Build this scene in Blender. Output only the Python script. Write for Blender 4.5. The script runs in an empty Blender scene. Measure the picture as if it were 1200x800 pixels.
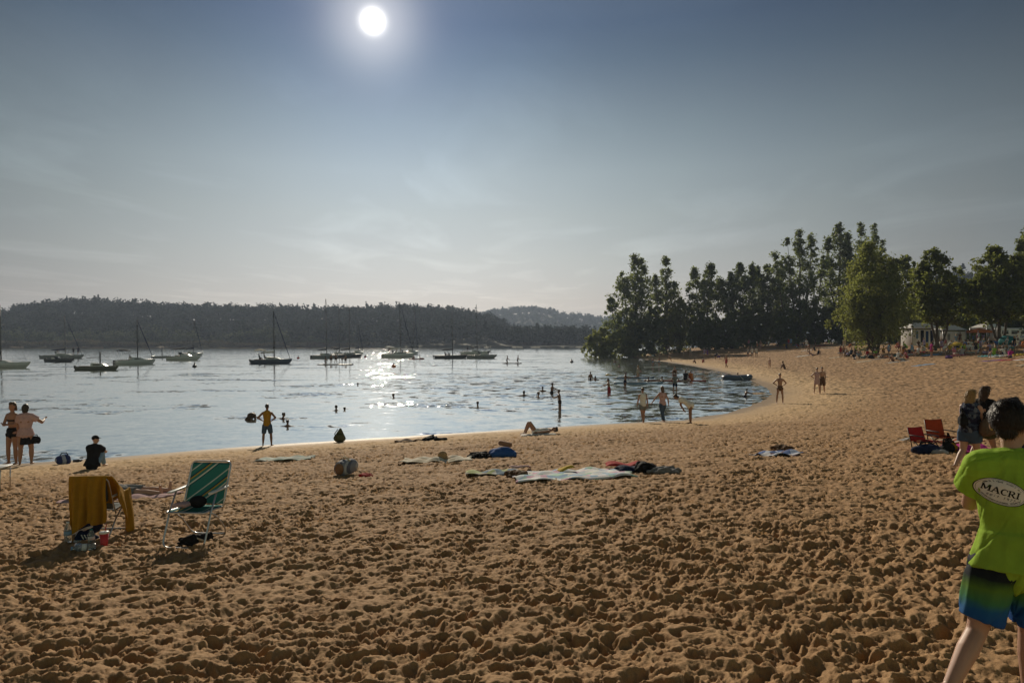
import bpy, bmesh, math, random
import numpy as np
from mathutils import Vector, Matrix
from mathutils.bvhtree import BVHTree

sc = bpy.context.scene
COL = sc.collection
R = math.radians
rng = np.random.default_rng(7)
random.seed(7)
ZE = 3.9                      # eye height above the lake
HOR = 401.0
F = 800.0
SUN = Vector((-163.0, 800.0, 376.0)).normalized()

# ------------------------------------------------------------------ materials
_M = {}
def mat(key, color=(.5, .5, .5), rough=.6, metal=0., noise=.12, scale=9., spec=.4, trans=0., bump=0., bscale=40., sheen=0., tcol=(1, 1, 1)):
    if key in _M: return _M[key]
    m = bpy.data.materials.new(key); m.use_nodes = True; _M[key] = m
    nt = m.node_tree; N = nt.nodes; L = nt.links
    b = N['Principled BSDF']
    b.inputs['Roughness'].default_value = rough
    b.inputs['Metallic'].default_value = metal
    b.inputs['Specular IOR Level'].default_value = spec
    if sheen: b.inputs['Sheen Weight'].default_value = sheen
    tc = N.new('ShaderNodeTexCoord')
    nz = N.new('ShaderNodeTexNoise'); nz.inputs['Scale'].default_value = scale; nz.inputs['Detail'].default_value = 4
    L.new(tc.outputs['Object'], nz.inputs['Vector'])
    mr = N.new('ShaderNodeMapRange'); mr.inputs['From Min'].default_value = .3; mr.inputs['From Max'].default_value = .7
    mr.inputs['To Min'].default_value = 1 - noise; mr.inputs['To Max'].default_value = 1 + noise
    L.new(nz.outputs['Fac'], mr.inputs['Value'])
    mx = N.new('ShaderNodeVectorMath'); mx.operation = 'SCALE'; mx.inputs[0].default_value = color[:3]
    L.new(mr.outputs['Result'], mx.inputs['Scale'])
    L.new(mx.outputs['Vector'], b.inputs['Base Color'])
    if bump:
        n2 = N.new('ShaderNodeTexNoise'); n2.inputs['Scale'].default_value = bscale; n2.inputs['Detail'].default_value = 3
        L.new(tc.outputs['Object'], n2.inputs['Vector'])
        bp = N.new('ShaderNodeBump'); bp.inputs['Strength'].default_value = bump; bp.inputs['Distance'].default_value = .02
        L.new(n2.outputs['Fac'], bp.inputs['Height']); L.new(bp.outputs['Normal'], b.inputs['Normal'])
    if trans:
        t = N.new('ShaderNodeBsdfTranslucent'); tm = N.new('ShaderNodeVectorMath'); tm.operation = 'MULTIPLY'; tm.inputs[1].default_value = tcol; L.new(mx.outputs['Vector'], tm.inputs[0]); L.new(tm.outputs['Vector'], t.inputs['Color'])
        ms = N.new('ShaderNodeMixShader'); ms.inputs['Fac'].default_value = trans
        L.new(b.outputs[0], ms.inputs[1]); L.new(t.outputs[0], ms.inputs[2])
        L.new(ms.outputs[0], N['Material Output'].inputs['Surface'])
    return m

def cloth(key, color, trans=.18):
    return mat('cloth_' + key, color, rough=.85, spec=.15, noise=.10, scale=14, trans=trans, bump=.35, bscale=22)

# ------------------------------------------------------------------ mesh helpers
class MB:
    def __init__(s): s.v = []; s.f = []; s.mi = []
    def add(s, vs, fs, mi=0):
        o = len(s.v); s.v += [tuple(v) for v in vs]; s.f += [tuple(i + o for i in f) for f in fs]; s.mi += [mi] * len(fs)
    def box(s, c, d, rot=None, mi=0):
        hx, hy, hz = d[0] / 2, d[1] / 2, d[2] / 2
        vs = [Vector((x, y, z)) for z in (-hz, hz) for y in (-hy, hy) for x in (-hx, hx)]
        if rot is not None: vs = [rot @ v for v in vs]
        c = Vector(c)
        s.add([v + c for v in vs], [(0, 2, 3, 1), (4, 5, 7, 6), (0, 1, 5, 4), (2, 6, 7, 3), (0, 4, 6, 2), (1, 3, 7, 5)], mi)
    def bevbox(s, c, d, b=.02, rot=None, mi=0):
        bm = bmesh.new(); bmesh.ops.create_cube(bm, size=1.0)
        for v in bm.verts: v.co = Vector((v.co.x * d[0], v.co.y * d[1], v.co.z * d[2]))
        bmesh.ops.bevel(bm, geom=bm.edges[:], offset=b, segments=2, affect='EDGES', profile=.5)
        s.bm(bm, Matrix.Translation(Vector(c)) @ (rot.to_4x4() if rot is not None else Matrix()), mi)
    def bm(s, bm, M=None, mi=0):
        bm.verts.index_update()
        s.add([(M @ v.co if M else v.co) for v in bm.verts], [[v.index for v in f.verts] for f in bm.faces], mi); bm.free()
    def tube(s, path, rad, seg=8, caps=True, mi=0):
        P = [Vector(p) for p in path]; n = len(P)
        if not hasattr(rad, '__len__'): rad = [rad] * n
        rings = []; up = None
        for i in range(n):
            t = (P[min(i + 1, n - 1)] - P[max(i - 1, 0)]).normalized()
            if up is None:
                a = Vector((0, 0, 1)) if abs(t.z) < .9 else Vector((1, 0, 0))
                u = t.cross(a).normalized()
            else:
                u = (up - t * up.dot(t)).normalized()
            up = u; w = t.cross(u)
            rings.append([P[i] + (u * math.cos(2 * math.pi * k / seg) + w * math.sin(2 * math.pi * k / seg)) * rad[i] for k in range(seg)])
        vs = [v for r in rings for v in r]; fs = []
        for i in range(n - 1):
            for k in range(seg):
                fs.append((i * seg + k, i * seg + (k + 1) % seg, (i + 1) * seg + (k + 1) % seg, (i + 1) * seg + k))
        if caps:
            fs.append(tuple(range(seg - 1, -1, -1))); fs.append(tuple((n - 1) * seg + k for k in range(seg)))
        s.add(vs, fs, mi)
    def ell(s, c, r, seg=12, rings=8, rot=None, mi=0):
        vs = []; fs = []; c = Vector(c)
        for i in range(rings + 1):
            th = math.pi * i / rings
            for k in range(seg):
                ph = 2 * math.pi * k / seg
                v = Vector((r[0] * math.sin(th) * math.cos(ph), r[1] * math.sin(th) * math.sin(ph), r[2] * math.cos(th)))
                vs.append((rot @ v if rot is not None else v) + c)
        for i in range(rings):
            for k in range(seg):
                a, b = i * seg + k, i * seg + (k + 1) % seg
                fs.append((a, a + seg, b + seg, b))
        s.add(vs, fs, mi)
    def lathe(s, prof, c=(0, 0, 0), seg=16, rot=None, mi=0, caps=True):
        c = Vector(c); vs = []; fs = []
        for (r, z) in prof:
            for k in range(seg):
                v = Vector((r * math.cos(2 * math.pi * k / seg), r * math.sin(2 * math.pi * k / seg), z))
                vs.append((rot @ v if rot is not None else v) + c)
        n = len(prof)
        for i in range(n - 1):
            for k in range(seg):
                fs.append((i * seg + k, i * seg + (k + 1) % seg, (i + 1) * seg + (k + 1) % seg, (i + 1) * seg + k))
        if caps:
            fs.append(tuple(range(seg - 1, -1, -1))); fs.append(tuple((n - 1) * seg + k for k in range(seg)))
        s.add(vs, fs, mi)
    def grid(s, fn, nu, nv, mi=0):
        vs = [fn(i / nu, j / nv) for j in range(nv + 1) for i in range(nu + 1)]
        s.add(vs, [(j * (nu + 1) + i, j * (nu + 1) + i + 1, (j + 1) * (nu + 1) + i + 1, (j + 1) * (nu + 1) + i) for j in range(nv) for i in range(nu)], mi)
    def sheet(s, fn, nu, nv, th=.006, mi=0):
        """a cloth sheet with real thickness: top from fn, a copy th below, closed rim"""
        top = [Vector(fn(i / nu, j / nv)) for j in range(nv + 1) for i in range(nu + 1)]
        bot = [p - Vector((0, 0, th)) for p in top]
        W = nu + 1; o = len(top)
        fs = []
        for j in range(nv):
            for i in range(nu):
                a, b, c, d = j * W + i, j * W + i + 1, (j + 1) * W + i + 1, (j + 1) * W + i
                fs.append((a, b, c, d)); fs.append((o + d, o + c, o + b, o + a))
        rim = [i for i in range(W)] + [j * W + nu for j in range(1, nv + 1)] + [nv * W + i for i in range(nu - 1, -1, -1)] + [j * W for j in range(nv - 1, 0, -1)]
        for k in range(len(rim)):
            a, b = rim[k], rim[(k + 1) % len(rim)]
            fs.append((b, a, o + a, o + b))
        s.add(top + bot, fs, mi)
    def build(s, name, mats, parent=None, smooth=True, loc=None):
        me = bpy.data.meshes.new(name); me.from_pydata(s.v, [], s.f)
        if not isinstance(mats, (list, tuple)): mats = [mats]
        for m in mats: me.materials.append(m)
        if len(mats) > 1: me.polygons.foreach_set('material_index', s.mi)
        if smooth: me.polygons.foreach_set('use_smooth', [True] * len(me.polygons))
        me.update()
        o = bpy.data.objects.new(name, me); COL.objects.link(o)
        if parent: o.parent = parent
        if loc is not None: o.location = loc
        return o

def np_mesh(name, v, quads, m, smooth=True, parent=None):
    """quads: (n,4) int array"""
    v = np.asarray(v, dtype=np.float32); q = np.asarray(quads, dtype=np.int32)
    me = bpy.data.meshes.new(name)
    me.vertices.add(len(v)); me.vertices.foreach_set('co', v.ravel())
    me.loops.add(q.size); me.loops.foreach_set('vertex_index', q.ravel())
    me.polygons.add(len(q)); me.polygons.foreach_set('loop_start', np.arange(0, q.size, 4, dtype=np.int32))
    if smooth: me.polygons.foreach_set('use_smooth', np.ones(len(q), dtype=bool))
    me.update(calc_edges=True); me.validate()
    if m: me.materials.append(m)
    o = bpy.data.objects.new(name, me); COL.objects.link(o)
    if parent: o.parent = parent
    return o

def tag(o, label=None, cat=None, group=None, kind=None):
    if label: o['label'] = label
    if cat: o['category'] = cat
    if group: o['group'] = group
    if kind: o['kind'] = kind
    return o
def empty(name, loc=(0, 0, 0), rz=0., label=None, cat=None, group=None):
    o = bpy.data.objects.new(name, None); COL.objects.link(o); o.empty_display_size = .2
    o.location = loc; o.rotation_euler = (0, 0, rz)
    return tag(o, label, cat, group)
def copy_tree(o, parent=None):
    c = o.copy(); COL.objects.link(c)
    if parent: c.parent = parent
    for ch in list(o.children): copy_tree(ch, c)
    return c

# ------------------------------------------------------------------ numpy noise
def _hash(ix, iy, k=0):
    h = (ix.astype(np.int64) * 374761393 + iy.astype(np.int64) * 668265263 + k * 1442695041) & 0x7fffffff
    h = ((h ^ (h >> 13)) * 1274126177) & 0x7fffffff
    h = (h ^ (h >> 16)) * 69069 & 0x7fffffff
    return (h & 0xffff) / 65535.0
def vnoise(x, y, k=0):
    ix = np.floor(x); iy = np.floor(y); fx = x - ix; fy = y - iy
    fx = fx * fx * (3 - 2 * fx); fy = fy * fy * (3 - 2 * fy)
    ix = ix.astype(np.int64); iy = iy.astype(np.int64)
    a = _hash(ix, iy, k); b = _hash(ix + 1, iy, k); c = _hash(ix, iy + 1, k); d = _hash(ix + 1, iy + 1, k)
    return (a * (1 - fx) + b * fx) * (1 - fy) + (c * (1 - fx) + d * fx) * fy - .5

# ------------------------------------------------------------------ shoreline and ground height
SHORE_PX = [(0, 545), (130, 536), (260, 525), (400, 516), (520, 508), (620, 502), (700, 497), (800, 492), (850, 484), (890, 472),
            (905, 462), (900, 455), (880, 446), (850, 436.5), (810, 428.5), (780, 424), (750, 420.5), (730, 417.5)]
def _w(px, py):
    d = ZE * F / (py - HOR); return ((px - 600) / F * d, d)
near = [(-160, -58), (-60, -1.5)] + [_w(*p) for p in SHORE_PX] + [(34, 215), (44, 232), (90, 262), (220, 300), (700, 380)]
far = [(900, 760), (420, 740), (200, 725), (90, 690), (20, 600), (-60, 505), (-160, 452), (-320, 445), (-620, 430), (-1000, 420)]
NEAR = np.array(near); POLY = np.array(near + far)
def _seg_dist(P, A, B):
    ab = B - A; t = np.clip(((P - A) @ ab) / (ab @ ab), 0, 1)
    return np.hypot(P[:, 0] - A[0] - t * ab[0], P[:, 1] - A[1] - t * ab[1])
def shore(P):
    """signed distance (land positive) to the near shore, and to the far shore"""
    P = np.asarray(P, float).reshape(-1, 2)
    inside = np.zeros(len(P), bool); n = len(POLY); j = n - 1
    for i in range(n):
        yi, yj = POLY[i, 1], POLY[j, 1]
        if yi != yj:
            c = ((yi > P[:, 1]) != (yj > P[:, 1])) & (P[:, 0] < (POLY[j, 0] - POLY[i, 0]) * (P[:, 1] - yi) / (yj - yi) + POLY[i, 0])
            inside ^= c
        j = i
    dn = np.full(len(P), 1e9); df = np.full(len(P), 1e9)
    for i in range(len(near) - 1): dn = np.minimum(dn, _seg_dist(P, NEAR[i], NEAR[i + 1]))
    fa = np.array(far)
    for i in range(len(far) - 1): df = np.minimum(df, _seg_dist(P, fa[i], fa[i + 1]))
    return inside, dn, df
PS = [0, 2, 6, 12, 18, 25, 36, 50, 80, 150, 400]
PZ = [0, .17, .52, 1.03, 1.6, 2.22, 2.55, 2.9, 3.35, 3.8, 5.0]
PZB = [0, .17, .55, 1.25, 2.0, 2.6, 3.45, 3.7, 3.85, 4.0, 5.0]      # the beach round the cove climbs sooner
def base_height(P):
    ins, dn, df = shore(P)
    k = np.interp(P[:, 1] if isinstance(P, np.ndarray) else np.asarray(P)[:, 1], [25, 60], [0, 1])
    land = np.where(dn < df, np.interp(dn, PS, PZ) * (1 - k) + np.interp(dn, PS, PZB) * k, np.interp(df, [0, 3, 10, 60, 400], [0, .8, 1.4, 3, 6]))
    d = np.minimum(dn, df)
    wat = -np.interp(d, [0, 2, 8, 30, 80], [0, .16, .6, 1.7, 2.4])
    return np.where(ins, wat, land), ins, dn, df
def gz(x, y):
    return float(base_height([[x, y]])[0][0])
def gp(px, py, lo=2.0, hi=330.):
    """point of the (smooth) ground seen at a pixel of the photograph"""
    ds = np.exp(np.linspace(math.log(lo), math.log(hi), 1500))
    X = (px - 600) / F * ds
    h = base_height(np.stack([X, ds], 1))[0]
    h = np.maximum(h, 0.)
    ray = ZE - (py - HOR) / F * ds
    k = np.argmax(ray <= h)
    if not (ray <= h).any(): k = len(ds) - 1
    return Vector((X[k], ds[k], max(h[k], 0.)))
def wp(px, py):
    """point of the lake surface seen at a pixel"""
    x, d = _w(px, py); return Vector((x, d, 0.))
def vp(px, d, py=None):
    x = (px - 600) / F * d
    return Vector((x, d, gz(x, d) if py is None else ZE - (py - HOR) / F * d))
# ================================================================== ENVIRONMENT
cam = bpy.data.cameras.new('camera'); cam.lens = 24; cam.sensor_width = 36; cam.clip_end = 9000; cam.clip_start = .05
co = bpy.data.objects.new('camera', cam); COL.objects.link(co)
co.location = (0, 0, ZE); co.rotation_euler = (R(90), 0, 0); cam.shift_y = 1.0 / 1200
sc.camera = co
sc.view_settings.view_transform = 'Standard'; sc.view_settings.look = 'None'; sc.view_settings.gamma = 1
sc.view_settings.exposure = 0.0
sc.view_settings.use_curve_mapping = False
sc.cycles.max_bounces = 6; sc.cycles.diffuse_bounces = 2; sc.cycles.glossy_bounces = 3; sc.cycles.transmission_bounces = 4
sc.cycles.transparent_max_bounces = 8; sc.cycles.volume_bounces = 0
sc.cycles.sample_clamp_indirect = 6; sc.cycles.caustics_reflective = False; sc.cycles.caustics_refractive = False

# ---- sun and sky
sd = bpy.data.lights.new('sun', 'SUN'); sd.energy = 4.0; sd.angle = R(.53); sd.color = (1, .87, .68)
so = bpy.data.objects.new('sun', sd); COL.objects.link(so); so.rotation_euler = (-SUN).to_track_quat('-Z', 'Y').to_euler()
so.location = (0, 0, 60)
w = bpy.data.worlds.new('World'); sc.world = w; w.use_nodes = True
nt = w.node_tree; N = nt.nodes; L = nt.links
for n in list(N): N.remove(n)
out = N.new('ShaderNodeOutputWorld'); bg = N.new('ShaderNodeBackground')
L.new(bg.outputs[0], out.inputs['Surface'])
sky = N.new('ShaderNodeTexSky'); sky.sky_type = 'NISHITA'; sky.sun_disc = False
sky.sun_elevation = math.asin(SUN.z); sky.sun_rotation = math.atan2(SUN.x, SUN.y)
sky.air_density = 1.0; sky.dust_density = 1.2; sky.ozone_density = 1.5; sky.altitude = 100
bg.inputs['Strength'].default_value = .065
tc = N.new('ShaderNodeTexCoord')
nrm = N.new('ShaderNodeVectorMath'); nrm.operation = 'NORMALIZE'; L.new(tc.outputs['Generated'], nrm.inputs[0])
sep = N.new('ShaderNodeSeparateXYZ'); L.new(nrm.outputs[0], sep.inputs[0])
dot = N.new('ShaderNodeVectorMath'); dot.operation = 'DOT_PRODUCT'; dot.inputs[1].default_value = SUN
L.new(nrm.outputs[0], dot.inputs[0])
def ramp(src, pts, interp='LINEAR'):
    r = N.new('ShaderNodeValToRGB'); r.color_ramp.interpolation = interp
    e = r.color_ramp.elements
    e[0].position = pts[0][0]; e[0].color = (*pts[0][1], 1); e[1].position = pts[-1][0]; e[1].color = (*pts[-1][1], 1)
    for p, c in pts[1:-1]:
        x = e.new(p); x.color = (*c, 1)
    L.new(src, r.inputs['Fac']); return r
def vmath(op, a, b=None):
    n = N.new('ShaderNodeVectorMath'); n.operation = op
    for i, x in enumerate((a, b)):
        if x is None: continue
        if hasattr(x, 'links'): L.new(x, n.inputs[i])
        else: n.inputs[i].default_value = x
    return n
# the hazy summer sky: less bright towards the zenith and round the sun than the clear-air model
zf = ramp(sep.outputs['Z'], [(0, (1, 1, 1)), (.06, (1.27, 1.14, .92)), (.12, (1.48, 1.31, .90)), (.18, (1.55, 1.38, .87)), (.24, (1.50, 1.37, .85)),
                             (.30, (1.18, 1.13, .72)), (.33, (1.0, .98, .65)), (.38, (.68, .74, .55)), (.42, (.52, .60, .50)), (.58, (.75, .72, .54)), (1, (.8, .75, .55))])
xm = N.new('ShaderNodeMath'); xm.operation = 'MULTIPLY_ADD'; xm.inputs[1].default_value = .5; xm.inputs[2].default_value = .5; L.new(sep.outputs['X'], xm.inputs[0])
xf = ramp(xm.outputs[0], [(0, (.62, .67, .69)), (.2, (.619, .67, .691)), (.275, (.754, .777, .788)), (.35, (.873, .872, .875)), (.425, (.959, .949, .947)), (.5, (1, 1, 1)), (.65, (.932, 1.009, 1.032)), (.725, (.832, .966, 1.009)), (.8, (.705, .896, .962)), (1, (.7, .89, .96))])
dmap = N.new('ShaderNodeMath'); dmap.operation = 'MULTIPLY_ADD'; dmap.inputs[1].default_value = .5; dmap.inputs[2].default_value = .5
L.new(dot.outputs['Value'], dmap.inputs[0])
df_ = ramp(dmap.outputs[0], [(0, (2.1, 1.6, 1.2)), (.5, (1.6, 1.25, 1.0)), (.65, (.95, .76, .78)), (.80, (.52, .40, .50)), (.85, (.537, .435, .545)), (.9, (.502, .471, .628)),
                             (.95, (.387, .444, .677)), (.97, (.310, .393, .663)), (.985, (.234, .326, .619)), (.995, (.166, .253, .552)), (1, (.11, .18, .46))])
m0 = vmath('MULTIPLY', sky.outputs[0], xf.outputs['Color']); m1 = vmath('MULTIPLY', m0.outputs[0], zf.outputs['Color']); m2 = vmath('MULTIPLY', m1.outputs[0], df_.outputs['Color'])
# thin veils of high cloud
dv = vmath('DIVIDE', nrm.outputs[0]); cz = N.new('ShaderNodeMath'); cz.operation = 'MAXIMUM'; cz.inputs[1].default_value = .03; L.new(sep.outputs['Z'], cz.inputs[0])
cmb = N.new('ShaderNodeCombineXYZ'); [L.new(cz.outputs[0], cmb.inputs[i]) for i in range(3)]; L.new(cmb.outputs[0], dv.inputs[1])
cs = vmath('MULTIPLY', dv.outputs[0], (.55, .28, 0.))
cn = N.new('ShaderNodeTexNoise'); cn.inputs['Scale'].default_value = 1.6; cn.inputs['Detail'].default_value = 6; cn.inputs['Roughness'].default_value = .55; cn.inputs['Distortion'].default_value = .6
L.new(cs.outputs[0], cn.inputs['Vector'])
cm = N.new('ShaderNodeMapRange'); cm.inputs['From Min'].default_value = .5; cm.inputs['From Max'].default_value = .85; cm.inputs['To Min'].default_value = 1.; cm.inputs['To Max'].default_value = 1.3
L.new(cn.outputs['Fac'], cm.inputs['Value'])
m3 = N.new('ShaderNodeVectorMath'); m3.operation = 'SCALE'; L.new(m2.outputs[0], m3.inputs[0]); L.new(cm.outputs['Result'], m3.inputs['Scale'])
# the sun's own disc and aureole in the haze (a direction of the sky, not of the lens)
def glow(k, amp, col):
    a = N.new('ShaderNodeMath'); a.operation = 'MULTIPLY_ADD'; a.inputs[1].default_value = 1 / k; a.inputs[2].default_value = -1 / k; L.new(dot.outputs['Value'], a.inputs[0])
    e = N.new('ShaderNodeMath'); e.operation = 'EXPONENT'; L.new(a.outputs[0], e.inputs[0])
    v = N.new('ShaderNodeVectorMath'); v.operation = 'SCALE'; v.inputs[0].default_value = [c * amp for c in col]; L.new(e.outputs[0], v.inputs['Scale']); return v
g1 = glow(.000065, 60., (1, .95, .86)); g2 = glow(.0014, 7.5, (1, .94, .85)); g3 = glow(.009, .9, (1, .96, .92))
s1 = vmath('ADD', g1.outputs[0], g2.outputs[0]); s2 = vmath('ADD', s1.outputs[0], g3.outputs[0]); s3 = vmath('ADD', s2.outputs[0], m3.outputs[0])
L.new(s3.outputs[0], bg.inputs['Color'])

# ---- the land: one sheet, fine where one stands, coarse towards the horizon
def footprints(X, Y):
    """heaps and hollows trodden into dry sand"""
    H = np.zeros_like(X)
    for cell, amp, rad, k, keep in ((.40, .026, .17, 1, .75), (.23, .020, .115, 2, .8), (.12, .009, .064, 3, .75), (.065, .0035, .04, 4, .7)):
        wx = X + .10 * vnoise(X * 2.3, Y * 2.3, 40 + k) + .05 * vnoise(X * 9, Y * 9, 45 + k); wy = Y + .10 * vnoise(X * 2.3, Y * 2.3, 50 + k) + .05 * vnoise(X * 9, Y * 9, 55 + k)
        ix = np.floor(wx / cell).astype(np.int64); iy = np.floor(wy / cell).astype(np.int64)
        for dx in (-1, 0, 1):
            for dy in (-1, 0, 1):
                a = ix + dx; b = iy + dy
                px = (a + .5 + .9 * (_hash(a, b, k) - .5)) * cell; py = (b + .5 + .9 * (_hash(a, b, k + 10) - .5)) * cell
                th = _hash(a, b, k + 20) * math.pi; A = amp * (.25 + 1.0 * _hash(a, b, k + 30)) * (_hash(a, b, k + 35) < keep)
                el = 1.1 + 1.0 * _hash(a, b, k + 37)
                ux = wx - px; uy = wy - py; c = np.cos(th); s_ = np.sin(th)
                r = np.hypot((c * ux + s_ * uy) / el, -s_ * ux + c * uy) / (rad * .62)
                H += A * (-1.15 * np.exp(-(r * 1.2) ** 6) + .30 * np.exp(-((r - 1.2) / .26) ** 2))
    for f, a, k in ((1.1, .03, 60), (3.1, .016, 61), (7., .016, 62), (15., .010, 63), (31., .007, 64), (60., .0045, 65)):
        H += a * vnoise(X * f, Y * f, k)
    # crumbling crests between the treads
    for f, a, k in ((2.6, .034, 70), (5.2, .016, 71), (11., .008, 72), (24., .0042, 73)):
        H += a * (.22 - np.abs(vnoise(X * f + 3 * vnoise(X * .9, Y * .9, k + 9), Y * f * 1.25, k))) * 2.2
    H = H - .004; H = np.where(H > 0, .022 * np.tanh(H / .022) + .25 * H, H * 1.15)      # trodden: flat-topped heaps, open pits
    return H * (1.05 + .5 * vnoise(X * .3, Y * .3, 90) + .45 * vnoise(X * 1.2, Y * 1.2, 91))
def sand_amp(s):
    return np.interp(s, [0, .8, 2.0, 3.5, 6], [0.0, .06, .45, .85, 1.])
def build_ground():
    fine = np.radians(np.concatenate([np.arange(-80, -43, .13), np.arange(-43, 43, .085), np.arange(43, 80.001, .13)]))
    co_ = np.radians(np.concatenate([np.arange(81, 90, 3), np.arange(90, 270, 6), np.arange(270, 279.5, 3)]))
    th = np.concatenate([fine, co_])
    r = [.6]
    while r[-1] < 3200:
        x = r[-1]; r.append(x + (max(.008, .0034 * x) if x < 52 else x * .016 if x < 260 else x * .05) if x > 1.6 else x + .1)
    r = np.array(r)
    T, RR = np.meshgrid(th, r); X = RR * np.sin(T); Y = RR * np.cos(T)
    P = np.stack([X.ravel(), Y.ravel()], 1)
    Z, ins, dn, df = base_height(P)
    s = np.where(ins, -np.minimum(dn, df), dn)
    rad = RR.ravel()
    fade = np.interp(rad, [0, 40, 52, 60], [1, 1, .35, 0]) * sand_amp(s) * np.interp(np.abs(np.degrees((T.ravel() + math.pi) % (2 * math.pi) - math.pi)), [76, 80], [1, 0])
    m = fade > 0
    H = np.zeros(len(P)); H[m] = (footprints(P[m, 0] * 1.8, P[m, 1] * 1.8) / 1.9 + .012 * vnoise(P[m, 0] * 1.3, P[m, 1] * 1.3, 95)) * fade[m]
    amp = np.interp(rad, [2, 5, 9, 16, 60], [1.95, 2.0, 2.15, 2.3, 2.7])
    Z = Z + H * amp
    # small lapping unevenness right at the water's edge
    Z += np.where(np.abs(s) < 3, .02 * vnoise(P[:, 0] * .7, P[:, 1] * .7, 77), 0)
    n, mth = len(r), len(th)
    V = np.concatenate([np.stack([P[:, 0], P[:, 1], Z], 1), [[0, 0, Z[:mth].mean()]]])
    i = np.arange(n - 1)[:, None] * mth; j = np.arange(mth)[None, :]; jn = (j + 1) % mth
    Q = np.stack([i + j, i + jn, i + mth + jn, i + mth + j], -1).reshape(-1, 4)[:, ::-1]
    o = np_mesh('sand_beach', V, Q, None)
    me = o.data
    wet = np.concatenate([np.interp(s + .5 * vnoise(P[:, 0] * .8, P[:, 1] * .8, 31) + .3 * vnoise(P[:, 0] * 3, P[:, 1] * 3, 32), [0, .7, 1.3, 3], [1, .9, .3, 0]), [0]])
    glare_ = np.concatenate([np.interp(s, [0, 3.5, 7.5], [1, .85, 0.]), [0]])  # paler band along the waterline: glare off smooth sand, put into the colour
    grass = np.concatenate([np.where((df < dn) & ~ins, 1., np.interp(dn + 6 * vnoise(P[:, 0] * .15, P[:, 1] * .15, 88), [58, 70], [0, 1]) * (P[:, 1] > 60) * (~ins)), [0]])
    far_ = np.concatenate([np.interp(rad, [36, 56], [0, 1]) * np.interp(s, [.8, 4.5], [.1, 1]), [0]])
    for nm, a in (('wet', wet), ('strip', glare_), ('grass', grass), ('coarse', far_)):
        at = me.attributes.new(nm, 'FLOAT', 'POINT'); at.data.foreach_set('value', a.astype(np.float32))
    return o
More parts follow.
